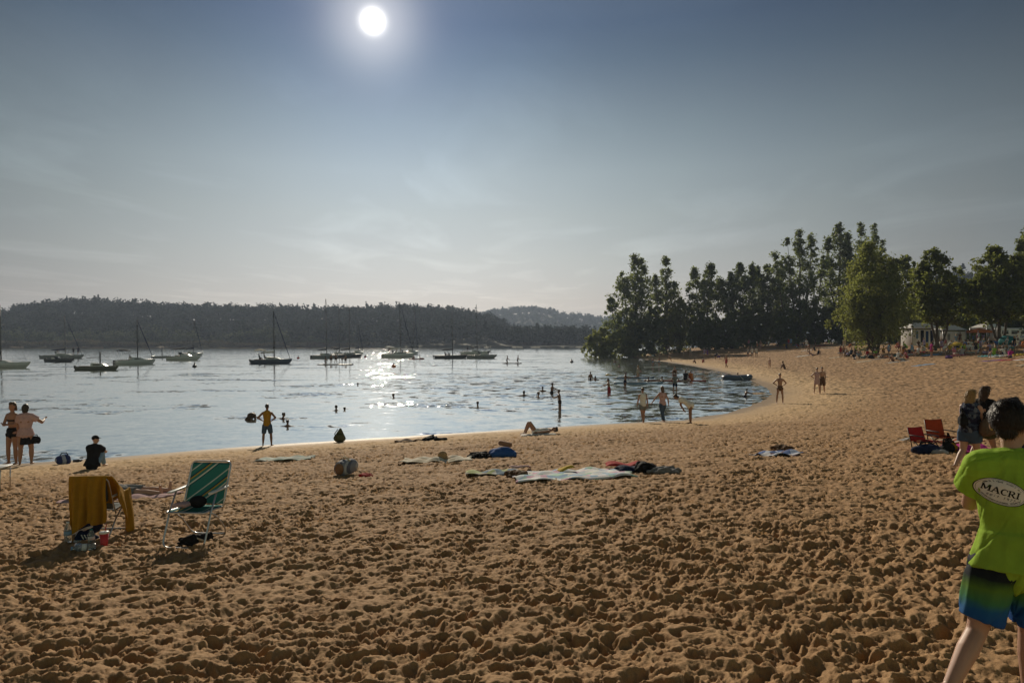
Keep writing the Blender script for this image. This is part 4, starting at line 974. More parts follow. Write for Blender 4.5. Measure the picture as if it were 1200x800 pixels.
def camp_chair(loc, yaw, m, label, group, s=1., tall=.62):
    root = empty('camp_chair', loc, yaw, label, 'chair', group); w = .25 * s; f = BLACKP
    for a in (-1, 1):
        for b in (-1, 1):
            k = MB(); k.tube([(a * w, b * .2 * s, 0), (a * w * .9, -b * .16 * s, .27 * s)], .011, 6); k.build('leg', f, root)
        k = MB(); k.tube([(a * w, -.16 * s, .02), (a * w, -.22 * s, .3 * s), (a * w, -.31 * s, tall)], .011, 6); k.build('back_post', f, root)
        k = MB(); k.bevbox((a * w * 1.05, -.02, .40 * s), (.05, .40 * s, .02), .008); k.build('armrest', f, root)
    k = MB(); k.sheet(lambda u, v: ((u - .5) * 2 * w, -.2 * s + v * .42 * s, .27 * s - .05 * math.sin(math.pi * u) * math.sin(math.pi * min(1, v + .2))), 8, 8, .008); k.build('seat', m, root)
    k = MB(); k.grid(lambda u, v: ((u - .5) * 2.08 * w, -.20 * s - (.12 * s) * v - .04 * math.sin(math.pi * u), .24 * s + (tall + .015 - .24 * s) * v - .02 * math.sin(math.pi * u) * v), 8, 8)
    o = k.build('backrest', m, root); sm = o.modifiers.new('s', 'SOLIDIFY'); sm.thickness = .014; return root
def bottle(loc, label, rot=(0, 0, 0), tint=(.85, .92, .95), h=.24, r=.034, cap='blue', group='bottles in the sand by the towel chair'):
    root = empty('bottle', loc, 0, label, 'bottle', group); root.rotation_euler = rot
    m = _M.get('pet' + str(tint))
    if not m:
        m = bpy.data.materials.new('pet'); m.use_nodes = True; _M['pet' + str(tint)] = m; b = m.node_tree.nodes['Principled BSDF']
        b.inputs['Base Color'].default_value = (*tint, 1); b.inputs['Roughness'].default_value = .12; b.inputs['Transmission Weight'].default_value = .8; b.inputs['IOR'].default_value = 1.3
    k = MB(); k.lathe([(r * .6, 0), (r * .95, .008), (r, .03), (r * .93, h * .3), (r, h * .36), (r, h * .6), (r * .93, h * .66), (r * .8, h * .76), (r * .42, h * .9), (r * .38, h * .95)], seg=16); k.build('bottle_body', m, root)
    k = MB(); k.lathe([(r * .46, h * .93), (r * .46, h), (r * .1, h * 1.003)], seg=14); k.build('cap', cl(cap), root)
    k = MB(); k.lathe([(r * 1.02, h * .38), (r * 1.03, h * .58)], seg=16); k.build('label_band', cl('white' if cap != 'white' else 'lightblue'), root); return root
def shoe(loc, yaw, m, label, group, stripes_=False, s=1., tilt=0., sole='white'):
    root = empty('shoe', loc, yaw, label, 'shoe', group); root.rotation_euler = (R(tilt), 0, yaw)
    k = MB(); caps(k, (0, -.09 * s, .04 * s), (0, .10 * s, .03 * s), .038 * s, .034 * s, Vector((1, 0, 0)), flat=.9); caps(k, (0, -.08 * s, .05 * s), (0, -.06 * s, .10 * s), .034 * s, .03 * s); caps(k, (0, -.05 * s, .09 * s), (0, .06 * s, .05 * s), .03 * s, .03 * s)
    o = k.build('upper', m, root); PENDING.append((o, .008 * s, 3))
    k = MB(); k.bevbox((0, .01 * s, .010), (.085 * s, .27 * s, .024), .01); k.build('sole', cl(sole), root)
    if stripes_:
        for i in range(3):
            k = MB(); k.bevbox((.0365 * s, -.03 * s + i * .03 * s, .058 * s), (.012, .011, .06), .003, Matrix.Rotation(R(25), 3, 'X')); k.build('stripe', cl('white'), root)
    return root

# ---- boats
def hull_mesh(L, B, fb, draft=.25, transom=.68, flare=.82, rake=.08):
    st = [(0, transom), (.15, .86), (.35, .98), (.55, 1.), (.72, .88), (.85, .60), (.94, .30), (1.0, .03)]; mb = MB(); rings = []
    for t, b in st:
        y = (t - .5) * L; sh = fb * (1 + .28 * t * t); hb = B / 2 * b; bow = rake * L * max(0, (t - .7) / .3) ** 2
        ring = [(-hb, y + bow, sh), (-hb * .97, y + bow * .8, sh * .6), (-hb * flare, y, 0.02), (-hb * .5, y - bow * .3, -draft * .8), (0, y - bow * .5, -draft), (hb * .5, y - bow * .3, -draft * .8), (hb * flare, y, 0.02), (hb * .97, y + bow * .8, sh * .6), (hb, y + bow, sh)]
        rings.append(ring)
    n = 9; vs = [v for r in rings for v in r]; fs = []
    for i in range(len(rings) - 1):
        for k in range(n - 1): fs.append((i * n + k, (i + 1) * n + k, (i + 1) * n + k + 1, i * n + k + 1))
        fs.append((i * n + 8, (i + 1) * n + 8, (i + 1) * n, i * n))
    fs.append(tuple(range(n))); fs.append(tuple((len(rings) - 1) * n + k for k in range(n - 1, -1, -1))); mb.add(vs, fs); return mb
def sailboat(p, L, yaw, col, label, group, mast=9., cover='navy', B=None, fb=.75, furl=True, cabin=True, heel=0., bimini=None, spreaders=1, outboard=True):
    root = empty('sailing_boat', p, yaw, label, 'boat', group); root.rotation_euler = (0, R(heel), yaw); B = B or L * .33
    hull_mesh(L, B, fb).build('hull', GEL[col], root, smooth=True)
    k = MB(); 
    for s in (-1, 1): k.tube([(s * B * .47 * b, (t - .5) * L, fb * (1 + .28 * t * t) * .92) for t, b in ((.02, .7), (.3, .97), (.55, 1.02), (.75, .86), (.9, .48))], .03, 5)
    k.build('rubbing_strake', GEL['dark' if col != 'dark' else 'white'], root)
    cz = fb * 1.05
    if cabin:
        k = MB(); a, b_ = -.10 * L, .24 * L
        vs = [(-B * .34, a, cz), (B * .34, a, cz), (B * .20, b_ + .05 * L, cz + .03), (-B * .20, b_ + .05 * L, cz + .03), (-B * .28, a + .02, cz + .52), (B * .28, a + .02, cz + .52), (B * .15, b_ - .05 * L, cz + .36), (-B * .15, b_ - .05 * L, cz + .36)]
        k.add(vs, [(0, 3, 2, 1), (4, 5, 6, 7), (0, 1, 5, 4), (1, 2, 6, 5), (2, 3, 7, 6), (3, 0, 4, 7)]); k.build('cabin', GEL['white' if col != 'cream' else 'cream'], root, smooth=False)
        for s in (-1, 1):
            k = MB(); k.bevbox((s * B * .262, .06 * L, cz + .25), (.05, L * .20, .17), .02, Matrix.Rotation(s * .30, 3, 'Z')); k.build('window', DARKWIN, root)
        k = MB(); k.bevbox((0, -.28 * L, cz - .02), (B * .5, L * .26, .16), .03); k.build('cockpit', WOODD, root)
    if mast:
        my = .10 * L; k = MB(); k.tube([(0, my, cz), (0, my - .02 * mast, cz + mast)], [.11, .08], 8); k.build('mast', STEEL, root); top = Vector((0, my - .02 * mast, cz + mast))
        k = MB(); k.tube([(0, my - .1, cz + 1.25), (0, my - .36 * L, cz + 1.15)], .045, 6); bm_ = k.build('boom', STEEL, root)
        if cover:
            k = MB(); k.tube([(0, my - .06, cz + 1.75), (0, my - .12, cz + 1.42), (0, my - .22 * L, cz + 1.33), (0, my - .36 * L, cz + 1.24)], [.09, .17, .14, .07], 8); k.build('sail_cover', cl(cover), bm_)
        k = MB(); k.tube([(0, .52 * L, fb * 1.25), top * .5 + Vector((0, .26 * L, fb * .63)), top], [.045, .085, .03] if furl else [.015] * 3, 6); k.build('forestay', cl('navy') if furl else STEEL, root)
        k = MB(); k.tube([(0, -.49 * L, fb), top], .012, 4); k.build('backstay', STEEL, root)
        for i in range(spreaders):
            z = cz + mast * (.5 if spreaders == 1 else (.36, .66)[i]); k = MB(); k.tube([(-B * .28, my - .02, z), (B * .28, my - .02, z)], .022, 5); k.build('spreader', STEEL, root)
        for s in (-1, 1):
            k = MB(); k.tube([(s * B * .47, my, fb * 1.05), (s * B * .28, my, cz + mast * .5), top], .012, 4); k.build('shroud', STEEL, root)
    k = MB(); rail = [(.50, .05), (.40, .40), (.44, .40)]
    k.tube([(-B * .36, .36 * L, fb * 1.15 + .5), (0, .55 * L, fb * 1.3 + .55), (B * .36, .36 * L, fb * 1.15 + .5)], .018, 5)
    for a in ((-B * .36, .36 * L), (B * .36, .36 * L), (0, .54 * L)): k.tube([(a[0], a[1], fb * 1.1), (a[0], a[1], fb * 1.2 + .5)], .016, 5)
    k.build('bow_rail', ALU, root)
    if bimini:
        k = MB(); k.sheet(lambda u, v: ((u - .5) * B * .8, -.40 * L + v * .26 * L, cz + 1.55 + .22 * math.sin(math.pi * u) + .14 * math.sin(math.pi * v)), 8, 6, .04); k.build('bimini', cl(bimini), root)
        for s in (-1, 1):
            k = MB(); k.tube([(s * B * .38, -.40 * L, cz + 1.52), (s * B * .42, -.30 * L, cz - .1), (s * B * .38, -.15 * L, cz + 1.52)], .02, 5); k.build('bimini_frame', ALU, root)
    if outboard:
        k = MB(); k.bevbox((B * .12, -.53 * L, fb * .85), (.26, .3, .42), .06); k.bevbox((B * .12, -.53 * L, fb * .1), (.10, .14, 1.2), .03); k.build('outboard_motor', BLACKP, root)
    return root
def motorboat(p, L, yaw, col, label, group, B=None, fb=.7, canopy=None, cabin=True, name='motor_boat'):
    root = empty(name, p, yaw, label, 'boat', group); B = B or L * .36
    hull_mesh(L, B, fb, flare=.74, transom=.9, rake=.12).build('hull', GEL[col], root); cz = fb * 1.05
    k = MB(); k.tube([(s_ * B * .5 * b, (t - .5) * L, fb * (1 + .28 * t * t)) for s_, t, b in ((-1, .02, .92), (-1, .5, 1.02), (-1, .85, .62), (1, .98, .02), (1, .85, .62), (1, .5, 1.02), (1, .02, .92))], .035, 5); k.build('gunwale', GEL['dark'], root)
    if cabin:
        k = MB(); vs = [(-B * .36, -.02 * L, cz), (B * .36, -.02 * L, cz), (B * .22, .34 * L, cz), (-B * .22, .34 * L, cz), (-B * .30, .0, cz + .5), (B * .30, .0, cz + .5), (B * .16, .20 * L, cz + .42), (-B * .16, .20 * L, cz + .42)]
        k.add(vs, [(0, 3, 2, 1), (4, 5, 6, 7), (0, 1, 5, 4), (1, 2, 6, 5), (2, 3, 7, 6), (3, 0, 4, 7)]); k.build('cabin', GEL['white'], root, smooth=False)
    k = MB(); k.grid(lambda u, v: ((u - .5) * B * .74, .06 * L - .10 * L * abs(u - .5) ** 2 * 4 - .08 * L * v, cz + (.42 if cabin else 0) + .48 * v), 10, 3); o = k.build('windscreen', DARKWIN, root); sm = o.modifiers.new('s', 'SOLIDIFY'); sm.thickness = .02
    for s in (-1, 1):
        k = MB(); k.bevbox((s * B * .2, -.18 * L, cz + .05), (B * .26, .5, .5), .06); k.build('seat', cl('white'), root)
    if canopy:
        k = MB(); k.sheet(lambda u, v: ((u - .5) * B * .84, -.36 * L + v * .42 * L, cz + 1.45 + .2 * math.sin(math.pi * u) + .25 * v), 8, 6, .05); k.build('canopy', cl(canopy), root)
        for s in (-1, 1):
            for yy in (-.34, .04): 
                k = MB(); k.tube([(s * B * .40, yy * L, cz - .05), (s * B * .40, yy * L, cz + 1.5 + (.2 if yy > 0 else 0))], .025, 5); k.build('canopy_post', ALU, root)
    k = MB(); k.bevbox((0, -.54 * L, fb * .9), (.34, .36, .5), .08); k.bevbox((0, -.54 * L, .0), (.12, .18, 1.2), .03); k.build('outboard_motor', BLACKP, root)
    k = MB(); k.tube([(-B * .34, .28 * L, fb * 1.2 + .35), (0, .54 * L, fb * 1.35 + .4), (B * .34, .28 * L, fb * 1.2 + .35)], .018, 5)
    for a in ((-B * .34, .28 * L), (B * .34, .28 * L), (0, .53 * L)): k.tube([(a[0], a[1], fb), (a[0], a[1], fb * 1.25 + .36)], .016, 5)
    k.build('bow_rail', ALU, root); return root
def board(p, L, yaw, m, label, group, w=.72, name='paddle_board', th=.14):
    root = empty(name, p, yaw, label, 'board', group); k = MB(); n = 14; ring = []
    for i in range(n + 1):
        t = i / n; y = (t - .5) * L; b = w / 2 * (math.sin(math.pi * (.04 + .92 * t)) ** .45) * (1 if 0 < i < n else .25); lift = .10 * max(0, (t - .8) / .2) ** 2 + .03 * max(0, (.12 - t) / .12) ** 2
        ring.append([(-b, y, .03 + lift), (-b * .92, y, .03 + th * .5 + lift), (0, y, .03 + th * .55 + lift), (b * .92, y, .03 + th * .5 + lift), (b, y, .03 + lift), (b * .8, y, -.06 + lift), (0, y, -.08 + lift), (-b * .8, y, -.06 + lift)])
    vs = [v for r in ring for v in r]; fs = []
    for i in range(n):
        for q in range(8): fs.append((i * 8 + q, i * 8 + (q + 1) % 8, (i + 1) * 8 + (q + 1) % 8, (i + 1) * 8 + q))
    fs.append(tuple(range(7, -1, -1))); fs.append(tuple(n * 8 + q for q in range(8))); k.add(vs, fs); k.build('deck', m, root)
    k = MB(); k.bevbox((0, -.1 * L, .03 + th * .55 + .012), (w * .62, L * .4, .016), .006); k.build('deck_pad', cl('grey'), root); 
    k = MB(); k.bevbox((0, -.44 * L, -.2), (.03, .22, .24), .01); k.build('fin', BLACKP, root); return root
def dinghy(p, L, W, yaw, label):
    """inflatable boat: a closed fat tube, floor, rope and seat"""
    root = empty('inflatable_boat', p, yaw, label, 'boat'); pts = []
    for i in range(33):
        a = 2 * math.pi * i / 32; c, s = math.cos(a), math.sin(a); pts.append((W / 2 * math.copysign(abs(c) ** .7, c), L / 2 * math.copysign(abs(s) ** .75, s), .20 + .10 * max(0, s) ** 3))
    k = MB(); k.tube(pts, .24, 12, caps=False); k.build('tube', mat('pvc_blue', (.06, .085, .13), rough=.35, noise=.1), root)
    k = MB(); k.grid(lambda u, v: ((u - .5) * W * .9, (v - .5) * L * .9, .06), 4, 4); o = k.build('floor', cl('grey'), root); sm = o.modifiers.new('s', 'SOLIDIFY'); sm.thickness = .04
    k = MB(); k.tube([(x * 1.19, y * 1.1, z + .09 + .03 * math.sin(i * 1.6)) for i, (x, y, z) in enumerate(pts)], .02, 5, caps=False); k.build('grab_rope', cl('white'), root)
    k = MB(); k.tube([(0, -L * .12, .36), (W * .62, L * .02, .40), (W * .80, L * .1, .06)], .022, 6); k.build('paddle', WPLASTIC, root); return root
def buoy(px, py, col, label, s=.3):
    p = wp(px, py); root = empty('mooring_buoy', p, 0, label, 'buoy', 'buoys on the lake'); k = MB(); k.ell((0, 0, s * .3), (s, s, s * .9), 14, 10); k.build('float', mat('buoy_' + col, CC[col], rough=.4), root)
    k = MB(); k.lathe([(s * .25, s), (s * .25, s * 1.5), (s * .5, s * 1.55), (s * .05, s * 2.1)], seg=10); k.build('top_mark', BLACKP, root); return root
# ================================================================== WHAT STANDS WHERE
def top_ratio(pose, over=None):
    J = skeleton(pose, 1.0, over); return J['head'].z + .028 * abs(J['hup'].z) + .056
def P(px, fy, hy, pose, yaw, label, skin='fair', hair=('short', 'brown'), wear=(), group=None, H=None, over=None, **k):
    p = gp(px, fy)
    if H is None: H = min(1.95, max(.95, (fy - hy) / F * p.y / top_ratio(pose, over)))
    return person(p, H, R(yaw), pose, label, skin, hair, wear, group, over, **k)
def W(px, wy, hy, pose, yaw, label, skin='tan', hair=('short', 'dark'), wear=(), group=None, H=1.7, over=None, **k):
    p = wp(px, wy); vis = (wy - hy) / F * p.y
    return person(p, H, R(yaw), pose, label, skin, hair, wear, group, over, sink=top_ratio(pose, over) * H - vis, **k)

# ---------------- boats
GB = 'boats moored on the lake'
def wz(d, y): return ZE + (HOR - y) / F * d
def boat_at(px, y): p = wp(px, y); return p, p.y
p, d = boat_at(-6, 431); sailboat(p, 9.0, R(-86), 'white', 'white sailing boat cut by the left edge with a blue sail cover', GB, mast=wz(d, 357) - .8, cover='navy', furl=False, spreaders=2)
p, d = boat_at(72, 420); sailboat(p, 9.2, R(-88), 'grey', 'pale grey sailing boat with bathers on its bow and a thick rolled foresail', GB, mast=wz(d, 369) - .8, cover='navy')
p, d = boat_at(69, 424); motorboat(p, 5.0, R(-92), 'dark', 'low dark motor boat lying in front of the pale grey sailing boat', GB, cabin=False, fb=.55)
p, d = boat_at(113, 433.5); sailboat(p, 5.3, R(-88), 'olive', 'small olive cabin boat with a short bare mast', GB, mast=2.0, cover=None, furl=False, fb=.5, spreaders=1)
p, d = boat_at(157, 427); sailboat(p, 6.4, R(-38), 'white', 'small white sailing boat with its stern turned to the beach', GB, mast=wz(d, 374) - .8, cover=None, spreaders=1, bimini='black')
p, d = boat_at(214, 422); motorboat(p, 6.3, R(-88), 'white', 'white cabin cruiser under a raised dark canopy', GB, canopy='black', fb=.8)
p, d = boat_at(188, 419.3); sailboat(p, 4.3, R(-90), 'grey', 'small grey dinghy with a thin low mast left of the canopied cruiser', GB, mast=2.2, cover=None, furl=False, fb=.45, cabin=False, outboard=False)
p, d = boat_at(224, 417); sailboat(p, 7.2, R(-25), 'white', 'white sailing boat mostly hidden behind the canopied cruiser', GB, mast=wz(d, 376) - .8, cover='navy', heel=4)
p, d = boat_at(317, 426); sailboat(p, 6.7, R(-84), 'navy', 'dark blue sailing boat with two people in the cockpit', GB, mast=wz(d, 364) - .8, cover='white', fb=.72, bimini='cream')
p, d = boat_at(380, 420); sailboat(p, 7.0, R(-40), 'grey', 'grey sailing boat with a dark sloping cover, leftmost of the rafted group', GB, mast=wz(d, 350) - .8, cover='black', furl=False, spreaders=2)
p, d = boat_at(396, 418); sailboat(p, 7.0, R(-20), 'white', 'white sailing boat under a dark sunshade behind the big bathing board', GB, mast=wz(d, 358) - .8, cover='black', bimini='black', furl=False)
p, d = boat_at(407, 419); sailboat(p, 7.2, R(-50), 'dark', 'dark hulled sailing boat right of the one with the sunshade', GB, mast=wz(d, 358) - .8, cover='black', furl=False)
p, d = boat_at(419, 415.5); sailboat(p, 7.0, R(-15), 'white', 'white sailing boat farthest back in the rafted group', GB, mast=wz(d, 380) - .8, cover='navy')
p, d = boat_at(466, 419); sailboat(p, 8.0, R(-62), 'white', 'white sailing yacht with a crowded deck in the sparkling water', GB, mast=wz(d, 354) - .9, cover='white', fb=.95, spreaders=2, bimini='white')
p, d = boat_at(482, 415.5); sailboat(p, 8.6, R(-18), 'white', 'slender white yacht behind the crowded one, its mast leaning right', GB, mast=wz(d, 361) - .9, cover='black', fb=.95, heel=3.5, spreaders=2)
p, d = boat_at(527, 420); sailboat(p, 7.3, R(-87), 'dark', 'long dark sailing boat with people sitting under its boom', GB, mast=wz(d, 366) - .8, cover='black', furl=False, cabin=False)
p, d = boat_at(556, 415.5); sailboat(p, 8.6, R(-82), 'white', 'white sailing cruiser behind the speedboat with a tall dark mast', GB, mast=wz(d, 357) - .9, cover='black', furl=False, fb=.95)
p, d = boat_at(563, 420); motorboat(p, 6.6, R(-80), 'grey', 'sharp bowed speedboat in front of the white sailing cruiser', GB, fb=.75)
# boards and small craft on open water
p = wp(393, 427.5); board(p, 6.2, R(-90), mat('board_dark', (.10, .08, .06), rough=.4), 'giant dark paddle board crowded with bathers before the rafted boats', 'paddle boards', w=1.5, th=.2)
GR = 'bathers on the giant board'; zt = .17
for px, pose, yaw, lb, H in ((381, 'kneel', -60, 'bather kneeling at the left end of the giant board', 1.7), (388, 'stand', 20, 'slim bather standing second from the left on the giant board', 1.65), (393.5, 'hips', 0, 'bather standing with hands on hips in the middle of the giant board', 1.75),
                              (401, 'bend', -90, 'bather stooping to the right on the giant board', 1.7), (405, 'stand', 170, 'bather standing at the right of the giant board', 1.6)):
    q = wp(px, 427.5); q.z = zt; person(q, H, R(yaw), pose, lb, 'brown', ('short', 'dark'), [('swim_trunks', 'black')], GR)
p = wp(600, 426); board(p, 3.5, R(-88), mat('board_black', (.04, .045, .05), rough=.4), 'dark paddle board with two kneeling paddlers on open water', 'paddle boards', w=.8)
for px, yaw, lb, po in ((594, -80, 'paddler kneeling at the rear of the two-person board', 'kneel'), (606.5, -80, 'paddler kneeling upright at the front of the two-person board', 'kneel')):
    q = wp(px, 426); q.z = .12; person(q, 1.75, R(yaw), po, lb, 'brown', ('short', 'dark'), [('swim_trunks', 'black')], 'paddlers on the two-person board')
p = wp(488, 421); board(p, 3.6, R(-90), mat('board_red', (.20, .06, .04), rough=.4), 'low reddish kayak in the glitter below the white yachts', 'paddle boards', w=.75, name='kayak', th=.3)
for px, lb, po in ((484, 'paddler sitting upright in the left of the reddish kayak', 'sit'), (493, 'paddler leaning back in the right of the reddish kayak', 'sitback')):
    q = wp(px, 421); q.z = .12; person(q, 1.7, R(-90), po, lb, 'brown', ('short', 'dark'), [('swim_trunks', 'red')], 'paddlers in the reddish kayak')
GBP = 'people aboard the moored boats'
def aboard(px, y, z, H, pose, yaw, lb, c='black'):
    q = wp(px, y); q.z = z; person(q, H, R(yaw), pose, lb, 'brown', ('short', 'dark'), [('shirt', c), ('shorts', 'navy')], GBP)
aboard(86, 420, .9, 1.75, 'stand', 0, 'man standing by the rolled foresail of the pale grey boat', 'black')
aboard(91.5, 420, 1.0, 1.7, 'hips', 60, 'person standing at the very bow of the pale grey boat', 'navy')
aboard(65, 420, .75, 1.7, 'crouch', -90, 'person stooping in the cockpit of the pale grey boat', 'grey')
aboard(304.5, 426, .5, 1.75, 'chair', -80, 'person at the stern of the dark blue sailing boat', 'black')
aboard(310.5, 426, .6, 1.7, 'chair', -80, 'person beside the cabin of the dark blue sailing boat', 'grey')
aboard(153, 427, .5, 1.7, 'chair', -20, 'person sitting in the stern of the small white sailing boat', 'black')
aboard(522, 420, .5, 1.75, 'chair', -80, 'person sitting left of the mast on the long dark boat', 'black')
aboard(527, 420, .6, 1.7, 'sit', 60, 'person sitting right of the mast on the long dark boat', 'grey')
aboard(548, 415.5, .9, 1.75, 'stand', 0, 'person standing aft on the white sailing cruiser', 'black')
aboard(572, 420, .75, 1.7, 'crouch', -90, 'person stooping at the bow of the speedboat', 'navy')
for i, (px, po, lb, c) in enumerate(((456, 'stand', 'person at the stern rail of the crowded yacht', 'grey'), (460, 'chair', 'person sitting in the cockpit of the crowded yacht', 'black'), (464.5, 'stand', 'person standing beside the mast of the crowded yacht', 'white'), (472, 'crouch', 'person stooping on the foredeck of the crowded yacht', 'navy'))):
    aboard(px, 419, .9, 1.7, po, 40 * i, lb, c)
for px, y, c, lb in ((228, 430, 'black', 'dark buoy right of the canopied cruiser'), (349.5, 420, 'red', 'small red buoy right of the dark blue sailing boat'), (428, 418.5, 'red', 'small red buoy between the rafted boats and the white yachts'), (670, 424.5, 'black', 'round black buoy left of the hanging bush'), (461.5, 430, 'orange', 'orange buoy in the middle of the glitter')):
    buoy(px, y, c, lb, .34)

# ---------------- swimmers on the left and in the middle
GS = 'swimmers off the beach'
W(291.5, 492, 484.5, 'kneel', 0, 'swimmer seen as a rounded bent back left of the man in the yellow vest', 'brown', ('short', 'dark'), [('swimsuit', 'brown')], GS, H=1.6, over=dict(lean=62, head=(55, 0), L=(D(0, .2, -1), D(0, .3, -1)), R=(D(0, .2, -1), D(0, .3, -1))), build=1.35)
W(326.5, 491, 483.5, 'swim', -80, 'swimmer reaching to the right just behind the man in the yellow vest', 'brown', ('short', 'dark'), [('bikini_top', 'black')], GS, H=1.5)
W(337, 499.5, 491.5, 'spread', 0, 'swimmer with both arms held out, nearest the shore', 'brown', ('short', 'dark'), [('swimsuit', 'navy')], GS, H=1.5)
W(393.5, 481.5, 475, 'swim', 10, 'larger head of the pair of swimmers in a streak of glitter', 'brown', ('short', 'dark'), [('swim_trunks', 'black')], GS)
W(400.5, 481, 477.3, 'swim', -30, 'smaller head of the pair of swimmers in a streak of glitter', 'brown', ('short', 'dark'), [('swimsuit', 'red')], GS, H=1.4)
W(465, 466, 461, 'swim', 70, 'lone swimmer in the glitter in the middle of the lake', 'brown', ('short', 'dark'), [('swim_trunks', 'navy')], GS)
W(418.5, 451.8, 448.5, 'swim', 0, 'far swimmer in the upper patch of glitter', 'brown', ('short', 'dark'), [('swim_trunks', 'navy')], GS)
W(559.5, 475.5, 470.5, 'swim', 0, 'lone dark haired swimmer straight out from the blue bag', 'brown', ('short', 'dark'), [('swim_trunks', 'navy')], GS)
W(614, 463.5, 457.5, 'spread', 0, 'swimmer up to the shoulders, left of the two heads', 'brown', ('bob', 'dark'), [('swimsuit', 'black')], GS)
W(626.5, 465, 459, 'swim', -90, 'swimmer with a ponytail looking right', 'brown', ('tail', 'brown'), [('swimsuit', 'navy')], GS)
W(636, 458.5, 453, 'swim', 0, 'swimmer close beside the waist-deep man', 'brown', ('short', 'dark'), [('swim_trunks', 'black')], GS)
W(646.5, 461, 448.5, 'reach', -60, 'man waist-deep holding his hands out to the standing boy', 'brown', ('short', 'dark'), [('swim_shorts', 'black')], GS)
W(656, 480, 456.5, 'reach', 75, 'slim boy knee-deep reaching left to the waist-deep man', 'brown', ('short', 'brown'), [('swim_trunks', 'black')], GS, H=1.45)
W(692, 444.5, 435.5, 'stand', 0, 'bather waist-deep far out before the hanging bush', 'brown', ('short', 'dark'), [('swim_trunks', 'navy')], GS)
W(698, 445.5, 440.5, 'swim', 0, 'bather neck-deep beside the one before the hanging bush', 'brown', ('short', 'dark'), [('swim_trunks', 'navy')], GS)
W(713.8, 460, 443.5, 'reach', 70, 'man thigh-deep holding a yellow toy out to the left', 'tan', ('short', 'dark'), [('swim_shorts', 'red')], GS, H=1.75)
t = wp(709.5, 460); k = MB(); k.tube([(0, 0, 1.0), (.18, 0, 1.06), (.5, 0, 1.05)], [.05, .07, .02], 8); tag(k.build('water_toy', mat('toy_yellow', CC['yellow'], rough=.4), loc=(t.x, t.y - .1, .35)), 'small yellow toy held by the thigh-deep man', 'toy')
W(721, 424.5, 421.5, 'swim', 0, 'head of a swimmer near the foot of the hanging bush', 'brown', ('short', 'dark'), [('swim_trunks', 'navy')], GS)
W(727.5, 429.8, 426.3, 'swim', 90, 'head of a swimmer a little nearer than the one at the bush', 'brown', ('short', 'dark'), [('swim_trunks', 'navy')], GS)

# ---------------- the cove
GC = 'bathers in the cove'
BRD = 'boards in the cove'
p = wp(744, 443); board(p, 4.2, R(-90), mat('board_blue', (.10, .16, .26), rough=.4), 'bluish board in the cove with a fair bather kneeling on it', BRD)
q = p.copy(); q.z = .12; q.x += .3; person(q, 1.65, R(-70), 'kneel', 'fair haired bather kneeling on the bluish board', 'fair', ('bob', 'blonde'), [('swimsuit', 'cream')], GC)
p = wp(748, 449.3); board(p, 4.6, R(-94), mat('board_sky', (.16, .28, .42), rough=.4), 'light blue board held by a bather standing in the water', BRD)
W(732.5, 452.5, 436, 'reach', -60, 'bather in dark trunks holding the light blue board', 'brown', ('short', 'dark'), [('swim_trunks', 'navy')], GC)
W(757.5, 447, 441.5, 'swim', -60, 'swimmer with head up between the two blue boards', 'brown', ('short', 'dark'), [('swim_trunks', 'navy')], GC)
W(779, 447.5, 441, 'swim', 90, 'swimmer holding on to the long red and white board', 'brown', ('short', 'dark'), [('swim_trunks', 'navy')], GC)
p = wp(802, 446.5); board(p, 4.8, R(-90), stripes('board_stripe', (1, 0, 0), 1.6, [(0, (.55, .52, .46)), (.35, (.30, .05, .03)), (.65, (.55, .52, .46))], .4), 'long red and white board carrying two seated bathers', BRD, w=.85)
q = p.copy(); q.z = .1; q.x += .1; person(q, 1.75, R(-20), 'sit', 'bather in a black shirt sitting on the red and white board', 'tan', ('short', 'dark'), [('shirt', 'black'), ('swim_shorts', 'black')], GC)
q = p.copy(); q.z = .1; q.x += .75; person(q, 1.7, R(20), 'sit', 'bather in an orange top sitting on the red and white board', 'tan', ('short', 'dark'), [('shirt', 'orange'), ('swim_shorts', 'red')], GC)
p = wp(772, 446); board(p, 3.0, R(-88), mat('board_brown', (.22, .09, .05), rough=.4), 'short brown board floating left of the red and white one', BRD, w=.7)
W(790.5, 445.5, 429.5, 'stand', 160, 'long haired bather standing hip-deep behind the red and white board', 'tan', ('long', 'blonde'), [('swimsuit', 'brown')], GC, H=1.7)
W(791, 458, 437.5, 'hips', 10, 'bather in a dark top standing knee-deep in front of the red and white board', 'tan', ('short', 'dark'), [('shirt', 'grey'), ('swim_shorts', 'navy')], GC, H=1.5)
for px, wy, lb, po in ((765, 430.5, 'paddler standing on the left one of two small white boards', 'stand'), (772.5, 430, 'paddler leaning on the right one of two small white boards', 'reach')):
    p = wp(px, wy); board(p, 2.6, R(-80), GEL['white'], 'small white board under the ' + ('left' if px < 770 else 'right') + ' far paddler near the point', BRD, w=.7)
    q = p.copy(); q.z = .12; person(q, 1.45, R(-30), po, lb, 'tan', ('short', 'brown'), [('swim_trunks', 'lightblue')], GC)
p = wp(768, 419.5); motorboat(p, 3.4, R(-95), 'white', 'little white rowing boat drawn up at the point', GB, cabin=False, fb=.45, name='rowing_boat')
p = wp(863.5, 444.5); dinghy(p, 2.75, 1.35, R(-88), 'dark blue inflatable boat with a white rope near the beach')
q = p.copy(); q.y += .3; q.x += .35; q.z = -.1; person(q, 1.4, R(100), 'sit', 'child sitting in the inflatable boat with only head and shoulders showing', 'brown', ('short', 'dark'), [('swim_trunks', 'red')], GC)
W(873, 465, 455.5, 'swim', -60, 'child crouching in the shallows with an arm stretched to the right', 'brown', ('short', 'dark'), [('swim_trunks', 'navy')], GC, H=1.2)

